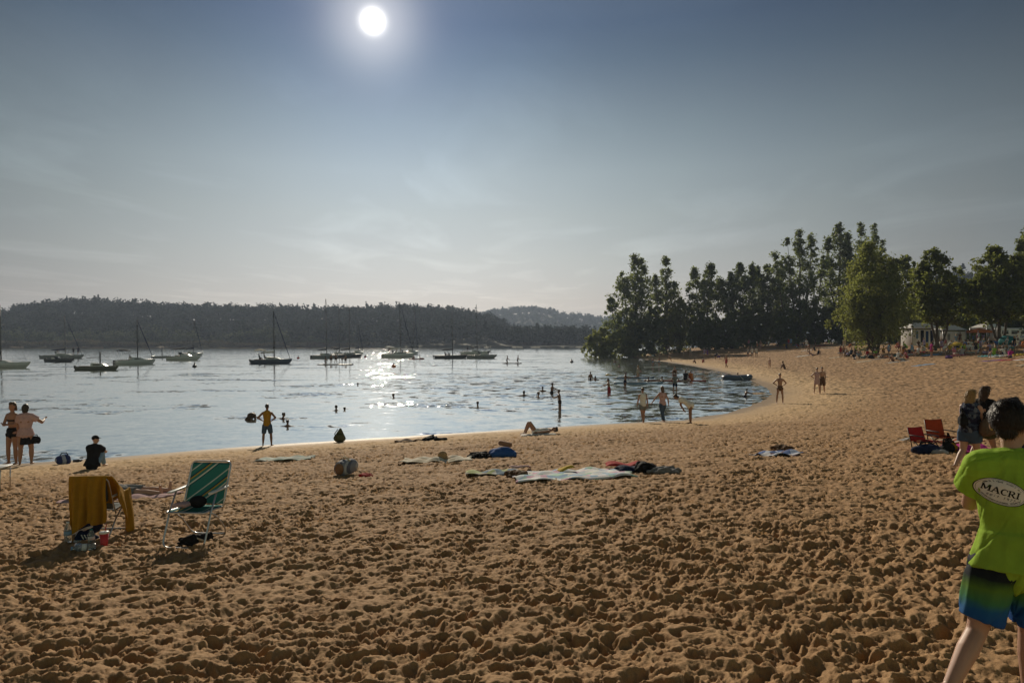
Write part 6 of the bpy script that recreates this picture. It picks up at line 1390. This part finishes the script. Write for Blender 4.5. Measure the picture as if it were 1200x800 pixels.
towel(583, 555.5, 1.25, .60, -2, blotches('floral', [(.45, .50, .25), (.20, .28, .36), (.60, .60, .55), (.16, .20, .16), (.50, .46, .40)], 8), 'flowered towel left of the printed blanket', GN, .03, crumple=.05)
pile('clothes_pile', 604, 559, (.42, .3, .18), cl('brown'), 'maroon heap of clothes on the flowered towel', 'clothes', 5)
towel(609, 552, .42, .3, 0, cl('palepink'), 'small pale pink towel behind the maroon heap', GN, .02, lift=.10, crumple=.04)
towel(663, 556, .30, .22, 10, cl('yellow'), 'small yellow cloth lying on the printed blanket', GN, .02, lift=.12, crumple=.05)
pile('clothes_pile', 508, 516, (.85, .5, .24), cl('black'), 'dark heap of clothes at the water edge', 'clothes', 8)
towel(478, 517.5, .95, .5, 0, cl('brown'), 'dull red towel left of the dark heap at the water edge', GN, .02, crumple=.06)
c = gp(398, 518); r = empty('backpack', c, R(20), 'dark green backpack with a pointed top standing at the water edge', 'bag'); k = MB(); caps(k, (0, 0, .16), (.03, 0, .50), .24, .05, flat=.75); k.bevbox((0, -.16, .2), (.3, .12, .24), .04); o = k.build('bag_body', cl('olive'), r); PENDING.append((o, .018, 2))
k = MB(); k.tube([(-.12, .15, .1), (-.16, .24, .3), (-.06, .10, .48)], .018, 6); k.build('strap', cl('black'), r)
P(628, 509.5, 500, 'lieknees', 95, 'sunbather lying on a white towel with raised knees', 'tan', ('short', 'dark'), [('swimsuit', 'white')], None, H=1.7, female=True)
towel(631, 509.5, 1.3, .8, 0, cl('white'), 'white towel under the sunbather with raised knees', GN, .02)
c = gp(405, 556.5); r = empty('beach_bag', c, R(-25), 'round-topped striped bag standing alone on the sand', 'bag', 'bags on the nearer beach'); k = MB(); caps(k, (0, -.05, .165), (.03, .13, .18), .19, .17, Vector((1, 0, 0)), flat=.92); k.ell((.02, -.17, .16), (.17, .11, .16)); k.ell((-.10, .02, .12), (.13, .16, .13)); o = k.build('bag_body', stripes('bag_stripe', (1, .35, 0), 6.5, [(0, (.30, .31, .36)), (.45, (.52, .52, .53)), (.7, (.16, .17, .22))]), r); PENDING.append((o, .016, 2))
k = MB(); k.ell((.04, -.25, .17), (.11, .05, .12)); k.build('pocket', mat('tan_flap', (.22, .12, .065), rough=.8, bump=.4), r); k = MB(); k.tube([(-.12, .05, .30), (-.07, .02, .37), (.05, -.04, .37), (.12, .0, .30)], .018, 6); k.build('strap', cl('cream'), r)
pile('clothes_pile', 428, 558, (.30, .2, .09), cl('red'), 'small reddish cloth right of the striped bag', 'clothes', 4)
towel(912, 533.5, .85, .8, 12, blotches('blue_print', [(.10, .16, .34), (.42, .48, .62), (.14, .10, .14), (.60, .60, .62)], 7), 'blue printed towel lying alone on the sand at the right', GN, .03, crumple=.06)
pile('clothes_pile', 918, 527.5, (.45, .3, .17), cl('brown'), 'dark brown heap of clothes behind the blue printed towel', 'clothes', 6)
lump('beach_bag', 75, 543.5, (.44, .3, .30), stripes('tote_blue', (1, .5, 0), 4, [(0, (.05, .07, .20)), (.6, (.45, .48, .58))]), 'blue and white tote bag leaning by the water', 'bag', 30, 'bags on the nearer beach', 11)
pile('clothes_pile', 90.5, 541, (.26, .2, .10), cl('black'), 'small black heap left of the man in the cap', 'clothes', 7)
P(108, 549.5, 511.5, 'sit', 8, 'man in a dark cap and black shirt sitting with his arms round his knees', 'fair', ('cap', 'black'), [('shirt', 'black', .006), ('jeans', 'lightblue')], None, fingers=True, build=1.12, over=dict(head=(4, 60)))
# the table cut by the left edge
c = gp(-1, 574); r = empty('folding_table', c, R(6), 'white folding table cut by the left edge of the picture', 'table'); k = MB(); k.bevbox((-.12, 0, .50), (.56, .42, .03), .01); k.build('table_top', WPLASTIC, r)
for a in (-.36, .12):
    for b in (-.17, .17): k = MB(); k.tube([(a, b, 0), (a, b, .49)], .012, 6); k.build('leg', ALU, r)
k = MB(); k.bevbox((-.12, -.17, .44), (.5, .02, .05), .005); k.build('rail', cl('blue'), r)

# ---------------- the two folding chairs
GREEN = stripes('deck_stripe', (.62, 0, .78), 3.6, [(0, (.05, .24, .22)), (.30, (.02, .09, .12)), (.34, (.62, .66, .58)), (.41, (.05, .24, .22)), (.52, (.50, .36, .06)), (.58, (.02, .07, .13)), (.64, (.05, .24, .22)), (.82, (.58, .63, .58)), (.87, (.05, .24, .22))])
cg = gp(231, 634.5); folding_chair(cg, R(176), GREEN, 'green striped folding chair with its seat towards the viewer')
CYAW = 6; cy = gp(119, 627); ychair = folding_chair(cy, R(CYAW), mat('chair_grey', (.07, .085, .08), rough=.8), 'grey folding chair with a mustard towel over its back', .82)
def chair_pt(x, y, z): return (Matrix.Rotation(R(CYAW), 4, 'Z') @ Vector((x, y, z))) + cy
tw = MB()
def drape(u, v):
    x = (u - .5) * .53; s = v * 1.3 - .80
    f = .022 * math.sin(u * 15 + 1 + 2 * v) + .012 * math.sin(u * 33 - 3 * v)
    if s < 0: z = .955 + s * (.98 - .2 * u + .05 * math.sin(u * 9)); x += .02 * math.sin(v * 9) * -s; y = -.405 + .05 * s + f * (1 + abs(s) * 2)
    elif s < .06: z = .955 + .012; y = -.405 + s * 1.1
    else: z = .955 - (s - .06) * .95; y = -.335 + (s - .06) * .30 + f
    return (x, y, z)
tw.grid(drape, 40, 40)
def side(u, v):      # the part falling over the right armrest to the sand
    a = Vector((.27, -.36 + .62 * u, .95 - .30 * min(1, u * 1.5)))
    L_ = .15 + .50 * min(1, u * 1.6)
    k_ = math.sin(u * 16 + 1.2) * .022
    return (a.x + .03 + .07 * math.sin(v * 1.6) + k_ * v, a.y + .02 * v + .012 * math.sin(u * 30) * v, a.z + .015 - v * L_)
tw.grid(side, 36, 30)
def over_(u, v):     # between back and armrest
    a = Vector((.27, -.36 + .62 * u, .965 - .30 * min(1, u * 1.5))); b = Vector((-.1 + .1 * u, -.33 + .36 * u, .93 - .5 * u))
    return a.lerp(b, v) + Vector((.03 * (1 - v), 0, -.04 * math.sin(math.pi * v) + .012 * math.sin(u * 14)))
tw.grid(over_, 24, 16)
o = tw.build('draped_towel', cloth('mustard_towel', (.42, .225, .022), .25)); o.location = cy; o.rotation_euler.z = R(CYAW); o.scale = (.82,) * 3
s = o.modifiers.new('s', 'SOLIDIFY'); s.thickness = .022; s.offset = 0; PENDING.append((o, .0085, 2)); tag(o, 'mustard towel hanging over the back and arm of the grey chair', 'towel')
# bottles, cup and shoes
bottle(gp(79.5, 636), 'upright clear water bottle left of the dark sneaker', h=.25, r=.042, cap='white')
bottle(gp(91, 643) + Vector((0, 0, .04)), 'clear bottle lying on its side nearest the upright one', (R(88), 0, R(40)), h=.22, r=.04, cap='white')
bottle(gp(107, 640), 'upright bluish bottle left of the red cup', h=.20, r=.036, tint=(.45, .62, .66), cap='teal')
bottle(gp(113, 645) + Vector((0, 0, .04)), 'clear bottle lying on its side in front of the red cup', (R(86), 0, R(-60)), h=.24, r=.042, cap='lightblue')
r = empty('drinking_cup', gp(122, 642), 0, 'red plastic cup with a lid and straw under the towel chair', 'cup'); k = MB(); k.lathe([(.033, 0), (.036, .01), (.047, .17), (.044, .17), (.034, .02)], seg=18); k.build('cup_body', mat('red_cup', (.50, .03, .035), rough=.4), r); k = MB(); k.lathe([(.05, .168), (.05, .186), (.03, .192)], seg=18); k.build('lid', WPLASTIC, r); k = MB(); k.tube([(.01, 0, .18), (.02, .01, .27)], .005, 6); k.build('straw', cl('red'), r)
sb = gp(103, 629); lump('rucksack', 0, 0, (.34, .26, .30), cl('navy'), 'navy rucksack under the left side of the grey chair', 'bag', 10, None, 21, p=gp(102, 625))
shoe(sb + Vector((.0, -.12, .10)), R(-110), cl('navy'), 'dark sneaker with three white stripes leaning on the rucksack', 'shoes by the chairs', True, 1.05, 22)
shoe(sb + Vector((.12, -.22, .01)), R(-75), cl('navy'), 'dark sneaker with three white stripes lying in the sand', 'shoes by the chairs', True, 1.05)
shoe(gp(222, 638), R(70), cl('black'), 'black shoe lying flat under the green chair', 'shoes by the chairs', False, 1.0, 0, 'black')
shoe(gp(238, 635), R(160), cl('black'), 'black shoe with a pale tongue standing under the green chair', 'shoes by the chairs', False, 1.05, 28, 'cream')
pile('clothes_pile', 231.5, 633, (.30, .2, .10), cl('black'), 'black clothes lying between the shoes under the green chair', 'clothes', 31)
k = MB(); k.ell((0, 0, .035), (.09, .10, .07), 16, 8); caps(k, (0, .07, .02), (0, .15, .012), .07, .055, flat=.16); o = k.build('cap', cl('black'), loc=cg + Vector((.02, -.02, .425))); PENDING.append((o, .009, 1)); o.rotation_euler.z = R(70); tag(o, 'black cap lying on the seat of the green chair', 'cap')
k = MB()
for i in range(5): caps(k, (-.08 + .03 * i, -.05 + .02 * (i % 2), .02), (-.02 + .03 * i, .05, .03), .025, .02)
o = k.build('folded_cloth', cl('palepink'), loc=cg + Vector((-.12, -.08, .42))); PENDING.append((o, .009, 1)); tag(o, 'pale pink cloth beside the cap on the green chair', 'cloth')
# the sunbather between the chairs and the water
lp = gp(140, 583); person(lp, 1.72, R(-92), 'lie', 'sunbather lying on a pale towel behind the two chairs', 'fair', ('short', 'brown'), [('swim_shorts', 'grey')], None, fingers=True, over=dict(L=(D(.5, -.8, 0), D(.2, -1, 0))))
towel(142, 584, 1.9, .8, 0, cl('palepink'), 'pale towel under the sunbather behind the chairs', GN, .02, crumple=.03)

# ---------------- right: camp chairs and the walking women
rc = gp(1084, 528.5); camp_chair(rc, R(200), cl('red'), 'low dark red beach chair, front one of a pair', 'red beach chairs', .80, .46)
rc2 = gp(1104, 523); camp_chair(rc2, R(190), cloth('rust', (.42, .07, .025)), 'low orange-red beach chair, rear one of a pair', 'red beach chairs', .85, .56)
lump('travel_bag', 1086, 531.5, (.62, .30, .20), cl('navy'), 'navy travel bag lying before the red beach chairs', 'bag', 5, 'bags on the nearer beach', 13)
lump('beach_bag', 1109, 530.5, (.26, .2, .24), cl('black'), 'black bag under the orange-red chair', 'bag', 0, 'bags on the nearer beach', 14)
lump('beach_bag', 1112, 523, (.16, .14, .26), cl('black'), 'black bag hanging behind the orange-red chair', 'bag', 80, 'bags on the nearer beach', 15)
pile('clothes_pile', 1101, 532, (.26, .2, .14), cl('lightgrey'), 'pale grey clothes between the two red chairs', 'clothes', 16)
lump('beach_bag', 1116, 530, (.22, .2, .2), cl('mustard'), 'mustard bag right of the orange-red chair', 'bag', 0, 'bags on the nearer beach', 17)
towel(1128, 529, .7, .8, 20, cl('magenta'), 'magenta towel behind the legs of the blonde woman', GN, .03, crumple=.12)
towel(1125, 519, .9, .6, 0, stripes('stripe_towel', (0, 1, 0), 5, [(0, (.6, .56, .5)), (.5, (.5, .16, .08))]), 'red and white striped towel behind the orange-red chair', GN, .03, crumple=.06)
towel(1070, 517, .5, .4, 0, cl('lightgrey'), 'small pale towel left of the dark red chair', GN, .03, crumple=.05)
w1 = P(1136, 553, 457, 'walk', -62, 'blonde woman in a patterned top and denim shorts walking right', 'fair', ('long', 'blonde'), [('tank_top', blotches('dark_print', [(.02, .025, .05), (.06, .08, .13), (.03, .03, .06), (.14, .16, .2)], 24), .01), ('shorts', 'denim', .01)], 'women walking behind the boy', female=True, fingers=True, build=1.12,
       over=dict(L=(D(.10, .05, -1), D(.05, .30, -.95)), R=(D(.2, .3, -1), D(0, .5, -.8)), l=(D(.03, -.10, -1), D(0, -.75, -.75)), r=(D(.03, .25, -1), D(0, .0, -1)), lean=6))
p = w1.location; lump('handbag', 0, 0, (.30, .15, .30), mat('leather', (.085, .05, .028), rough=.55, noise=.25, scale=20), 'brown leather handbag at the hip of the blonde woman', 'bag', 25, p=Vector((p.x + .17, p.y - .16, p.z + .60)))
lump('shoulder_bag', 0, 0, (.2, .12, .24), cl('black'), 'black bag on the back of the blonde woman', 'bag', 70, None, 22, p=Vector((p.x - .17, p.y - .10, p.z + .74)))
P(1153, 547, 453, 'walk', -70, 'dark blonde woman in a black jacket just beyond the blonde one', 'fair', ('long', 'brown'), [('long_shirt', 'black', .01), ('shorts', 'olive', .01)], 'women walking behind the boy', female=True, fingers=True)
P(1187, 549, 466, 'walk', -70, 'woman in a lilac top almost hidden behind the boy', 'fair', ('bun', 'dark'), [('shirt', 'lilac', .01), ('trousers', 'navy')], 'women walking behind the boy', female=True)

# ---------------- the boy in front
SHORTS = bpy.data.materials.new('dyed_shorts'); SHORTS.use_nodes = True
def _dyed(m):
    nt = m.node_tree; N = nt.nodes; L = nt.links; b = N['Principled BSDF']; b.inputs['Roughness'].default_value = .75; b.inputs['Specular IOR Level'].default_value = .2
    tc = N.new('ShaderNodeTexCoord'); s = N.new('ShaderNodeSeparateXYZ'); L.new(tc.outputs['Object'], s.inputs[0])
    n = N.new('ShaderNodeTexNoise'); n.inputs['Scale'].default_value = 14; L.new(tc.outputs['Object'], n.inputs['Vector'])
    a = N.new('ShaderNodeMath'); a.operation = 'MULTIPLY_ADD'; a.inputs[1].default_value = .05; L.new(n.outputs['Fac'], a.inputs[0]); L.new(s.outputs['Z'], a.inputs[2])
    mr = N.new('ShaderNodeMapRange'); mr.inputs['From Min'].default_value = .43; mr.inputs['From Max'].default_value = .72; L.new(a.outputs[0], mr.inputs['Value'])
    r = N.new('ShaderNodeValToRGB'); e = r.color_ramp.elements; e[0].position = .05; e[0].color = (.015, .09, .36, 1); e[1].position = 1; e[1].color = (.010, .014, .030, 1)
    for p_, c_ in ((.28, (.02, .13, .33)), (.42, (.07, .24, .10)), (.60, (.13, .26, .04)), (.76, (.016, .024, .03))): x = e.new(p_); x.color = (*c_, 1)
    L.new(mr.outputs[0], r.inputs['Fac']); L.new(r.outputs['Color'], b.inputs['Base Color'])
    t = N.new('ShaderNodeBsdfTranslucent'); L.new(r.outputs['Color'], t.inputs['Color']); ms = N.new('ShaderNodeMixShader'); ms.inputs['Fac'].default_value = .2
    L.new(b.outputs[0], ms.inputs[1]); L.new(t.outputs[0], ms.inputs[2]); L.new(ms.outputs[0], N['Material Output'].inputs['Surface'])
_dyed(SHORTS)
LIME = cloth('lime_shirt', (.42, .66, .075), .34)
BOYYAW = -22
bp_ = Vector(vp(1189, 3.05)); BH = 1.365
boy = person(bp_, BH, R(BOYYAW), 'walk', 'boy in a lime green shirt and dyed swim shorts walking away', 'fair', ('short', 'dark'), [('shirt', LIME, .014), ('swim_shorts', SHORTS, .012)], None, voxel=.0055, fingers=True, build=.97, hs=1.14,
   over=dict(lean=5, head=(10, 28), L=(D(.03, .55, -.85), D(-.3, .9, -.2)), R=(D(.2, -.1, -1), D(.05, .4, -.9)), l=(D(.26, -.16, -1), D(.50, -.62, -.72)), r=(D(.0, .22, -1), D(.0, -.05, -1)), footl=(.1, -.35, -.9)))
LOGO_X, LOGO_Z, LOGO_A, LOGO_B = -.068, 1.005, .093, .054
# folds in the boy's clothes
tx = bpy.data.textures.new('folds', 'CLOUDS'); tx.noise_scale = .11; tx.noise_depth = 2
for ch in boy.children:
    if ch.name.split('.')[0] in ('shirt', 'swim_shorts'):
        PENDING[:] = [(o, v, 3 if o is ch else s) for o, v, s in PENDING]
fuse_pending()
boy_shirt = [c for c in boy.children if c.name.startswith('shirt')][0]; boy_short = [c for c in boy.children if c.name.startswith('swim_shorts')][0]
def wrinkle(o, amp, f, sx=1., sz=1.):
    me = o.data; n = len(me.vertices); v = np.empty(n * 3, np.float32); me.vertices.foreach_get('co', v); v = v.reshape(-1, 3); nn = np.empty(n * 3, np.float32); me.vertices.foreach_get('normal', nn); nn = nn.reshape(-1, 3)
    ang = np.arctan2(v[:, 0], v[:, 1])
    h = vnoise(ang * f * sx + v[:, 2] * 6, v[:, 2] * f * sz, 5) + .5 * vnoise(ang * f * 2.2 * sx - v[:, 2] * 10, v[:, 2] * f * 2 * sz + 7, 6)
    h = h - .9 * np.exp(-((vnoise(ang * f * .8 + v[:, 2] * 9, v[:, 2] * f * .5, 8)) / .06) ** 2) * .5
    zmin = v[:, 2].min(); w = np.interp(v[:, 2] - zmin, [0, .12, .35], [1.5, 1.2, .55])
    v += nn * (h * amp * w)[:, None]; me.vertices.foreach_set('co', v.ravel()); me.update()
wrinkle(boy_shirt, .010, 2.6, 1.2, 2.2); wrinkle(boy_short, .009, 2.4, 1.6, 2.0)
dg = bpy.context.evaluated_depsgraph_get(); dg.update()
# the printed oval on his back
Mw = boy.matrix_world.copy()
me = boy_shirt.data; bvh = BVHTree.FromPolygons([v.co.copy() for v in me.vertices], [tuple(p.vertices) for p in me.polygons])
zc = [v.co.z for v in me.vertices]; ztop = max(zc); zlow = min(zc)
LC = (LOGO_X, LOGO_Z, R(-13))
def on_back(u, v, lift):
    ca, sa = math.cos(LC[2]), math.sin(LC[2]); x = LC[0] + u * ca - v * sa; z = LC[1] + u * sa + v * ca
    h = bvh.ray_cast(Vector((x, -1.0, z)), Vector((0, 1, 0)))
    if h[0] is None: return None
    return h[0] + Vector((0, -lift, 0))
def smooth_back(u, v, lift):
    # average a few hits so the print follows the cloth without every thread
    ps = [on_back(u + a, v + b, lift) for a, b in ((0, 0), (.006, 0), (-.006, 0), (0, .006), (0, -.006))]; ps = [p for p in ps if p is not None]
    return sum(ps, Vector()) / len(ps) if ps else None
def decal(name, polys, m, lift, nested=False):
    k = MB()
    for pts in polys:
        q = [smooth_back(a, b, lift) for a, b in pts]
        if all(x is not None for x in q): k.add(q, [tuple(range(len(q)))])
    return k.build(name, m, boy_shirt, smooth=False)
INK = mat('print_ink', (.012, .014, .012), rough=.8, noise=.05); PRINT = mat('print_white', (.80, .78, .72), rough=.8, noise=.06)
A_, B_ = LOGO_A, LOGO_B
def ring_polys(r0, r1, n=72, sub=1): 
    out = []
    for i in range(n):
        a0, a1 = 2 * math.pi * i / n, 2 * math.pi * (i + 1) / n
        for j in range(sub):
            s0 = r0 + (r1 - r0) * j / sub; s1 = r0 + (r1 - r0) * (j + 1) / sub
            out.append([(A_ * s0 * math.cos(a0), B_ * s0 * math.sin(a0)), (A_ * s1 * math.cos(a0), B_ * s1 * math.sin(a0)), (A_ * s1 * math.cos(a1), B_ * s1 * math.sin(a1)), (A_ * s0 * math.cos(a1), B_ * s0 * math.sin(a1))])
    return out
decal('print_oval', ring_polys(.02, 1.0, 72, 12), PRINT, .0015)
decal('print_rim', ring_polys(.985, 1.03, 72, 1), INK, .0022)
decal('print_inner_rim', ring_polys(.915, .93, 72, 1), INK, .0022)
# slab-serif capitals as strokes: (x0,y0,x1,y1,width)
GLY = {
 'M': ([(.10, .0, .10, 1, .15), (.90, 0, .90, 1, .20), (.12, 1, .5, .18, .20), (.5, .18, .88, 1, .13), (-.04, .05, .26, .05, .10), (.72, .05, 1.08, .05, .10), (-.04, .95, .16, .95, .10), (.86, .95, 1.08, .95, .10)], 1.04),
 'A': ([(.06, 0, .44, 1, .11), (.44, 1, .86, 0, .21), (.22, .36, .68, .36, .10), (-.08, .05, .24, .05, .10), (.62, .05, 1.04, .05, .10)], .96),
 'C': (None, .80),
 'R': ([(.16, 0, .16, 1, .20), (-.02, .05, .36, .05, .10), (-.02, .95, .3, .95, .10), (.42, .48, .80, .02, .20), (.78, .05, .96, .05, .10), (.2, .50, .45, .50, .10)], .90),
 'I': ([(.2, 0, .2, 1, .21), (.0, .05, .40, .05, .10), (.0, .95, .40, .95, .10)], .44)}
def stroke(x0, y0, x1, y1, w_):
    dx, dy = x1 - x0, y1 - y0; l = math.hypot(dx, dy) or 1; px, py = -dy / l * w_ / 2, dx / l * w_ / 2; n = max(1, int(l / .25)); o = []
    for i in range(n):
        a, b = i / n, (i + 1) / n
        o.append([(x0 + dx * a - px, y0 + dy * a - py), (x0 + dx * b - px, y0 + dy * b - py), (x0 + dx * b + px, y0 + dy * b + py), (x0 + dx * a + px, y0 + dy * a + py)])
    return o
def arc_stroke(cx, cy_, rx, ry, a0, a1, w0, w1, n=14):
    o = []
    for i in range(n):
        t0, t1 = i / n, (i + 1) / n; q = []
        for t, s in ((t0, -1), (t1, -1), (t1, 1), (t0, 1)):
            a = R(a0 + (a1 - a0) * t); w_ = w0 + (w1 - w0) * math.sin(math.pi * t); q.append((cx + (rx + s * w_ / 2) * math.cos(a), cy_ + (ry + s * w_ / 2 * .9) * math.sin(a)))
        o.append(q)
    return o
def word(txt, x, y, hgt_, wid):
    tot = sum(GLY[c][1] + .10 for c in txt) - .10; sc_ = wid / tot; o = []; cx = x - wid / 2; polys = []
    for c in txt:
        g_, adv = GLY[c]; st = []
        if g_:
            for s in g_: st += stroke(*s)
        if c == 'C': st += arc_stroke(.44, .5, .36, .44, 48, 318, .08, .22); st += stroke(.74, .66, .74, .98, .09)
        if c == 'R': st += arc_stroke(.42, .73, .26, .22, 90, -90, .10, .20); st += stroke(.2, .95, .44, .95, .10)
        polys.append([[(cx + a * sc_, y + (b - .5) * hgt_) for a, b in q] for q in st]); cx += (adv + .10) * sc_
    return polys
for i, g_ in enumerate(word('MACRI', -.012 * A_, .07 * B_, .52 * B_, 1.42 * A_)): decal('letter', g_, INK, .0026)
# "seit 1977" in small slanted strokes and the two arcs of small lettering round the rim
SM = {'s': [(.8, .9, .2, .9), (.2, .9, .2, .5), (.2, .5, .8, .5), (.8, .5, .8, .1), (.8, .1, .1, .1)], 'e': [(.15, .5, .85, .5), (.85, .5, .85, .9), (.85, .9, .15, .9), (.15, .9, .15, .1), (.15, .1, .85, .1)], 'i': [(.5, 0, .5, .85), (.5, 1.12, .5, 1.25)], 't': [(.5, 0, .5, 1.2), (.15, .85, .85, .85)],
      '1': [(.5, 0, .5, 1.25), (.5, 1.25, .2, 1.0)], '9': [(.8, 0, .8, 1.25), (.8, 1.25, .2, 1.25), (.2, 1.25, .2, .65), (.2, .65, .8, .65)], '7': [(.15, 1.25, .85, 1.25), (.85, 1.25, .4, 0)], ' ': []}
x = -.50 * A_; cw = .095 * A_; ch = .155 * B_; pol = []
for c in 'seit 1977':
    for (a, b, e, f) in SM[c]:
        for q in stroke(a * cw, b * ch, e * cw, f * ch, .016 * A_): pol.append([(x + px + py * .25, -.52 * B_ + py) for px, py in q])
    x += cw * 1.28
decal('small_lettering', pol, INK, .0026)
rr = random.Random(3); pol = []
for a0, a1, rad in ((150, 32, .80), (205, 335, .82)):
    a = a0; sg = 1 if a1 > a0 else -1
    while (a1 - a) * sg > 0:
        wd_ = rr.uniform(2.0, 4.2); h0 = rr.uniform(.03, .06)
        if rr.random() < .85:
            for aa in (a, a + sg * wd_ * .5):
                t = R(aa); pol.append([(A_ * (rad - h0) * math.cos(t - .008), B_ * (rad - h0) * math.sin(t - .008)), (A_ * (rad - h0) * math.cos(t + .008), B_ * (rad - h0) * math.sin(t + .008)), (A_ * (rad + h0) * math.cos(t + .008), B_ * (rad + h0) * math.sin(t + .008)), (A_ * (rad + h0) * math.cos(t - .008), B_ * (rad + h0) * math.sin(t - .008))])
        a += sg * wd_ * 1.15
decal('rim_lettering', pol, INK, .0026)

# single strands over the near heads of hair
def strands(o, n, ln, wd, seed):
    me = o.data; rg = np.random.default_rng(seed); co_ = np.array([v.co for v in me.vertices]); pol = [p for p in me.polygons]
    ar = np.array([p.area for p in pol]); pick = rg.choice(len(pol), n, p=ar / ar.sum()); V = [tuple(c) for c in co_]; Fc = [tuple(p.vertices) for p in pol]
    top = co_[:, 2].max(); ctr = co_.mean(0); ctr = Vector((ctr[0], ctr[1], top - .06))
    for k in pick:
        p = pol[k]; c = Vector(p.center); nr = Vector(p.normal); d = Vector((rg.normal() * .35, rg.normal() * .35, -1.0))
        if nr.z > .75: d = Vector((c.x - ctr.x, c.y - ctr.y, 0)).normalized() + Vector((rg.normal(), rg.normal(), 0)) * .5
        d = (d - nr * d.dot(nr)).normalized(); s = d.cross(nr).normalized() * wd * rg.uniform(.6, 1.3); l = ln * rg.uniform(.5, 1.3)
        a = c - nr * .003; m = c + d * l * .55 + nr * rg.uniform(.002, .007); e = c + d * l + nr * rg.uniform(-.002, .006); i = len(V)
        V += [tuple(a - s), tuple(a + s), tuple(m + s * .8), tuple(m - s * .8), tuple(e)]; Fc += [(i, i + 1, i + 2, i + 3), (i + 3, i + 2, i + 4)]
    nm = bpy.data.meshes.new(o.name); nm.from_pydata(V, [], Fc); nm.materials.append(me.materials[0]); nm.polygons.foreach_set('use_smooth', [True] * len(nm.polygons)); nm.update(); o.data = nm
for o in list(bpy.data.objects):
    if o.name.split('.')[0] == 'hair' and o.parent and math.hypot(*o.parent.location[:2]) < 16:
        strands(o, 3200 if o.parent is boy else 1100, .032 if o.parent is boy else .07, .0016 if o.parent is boy else .004, 5)
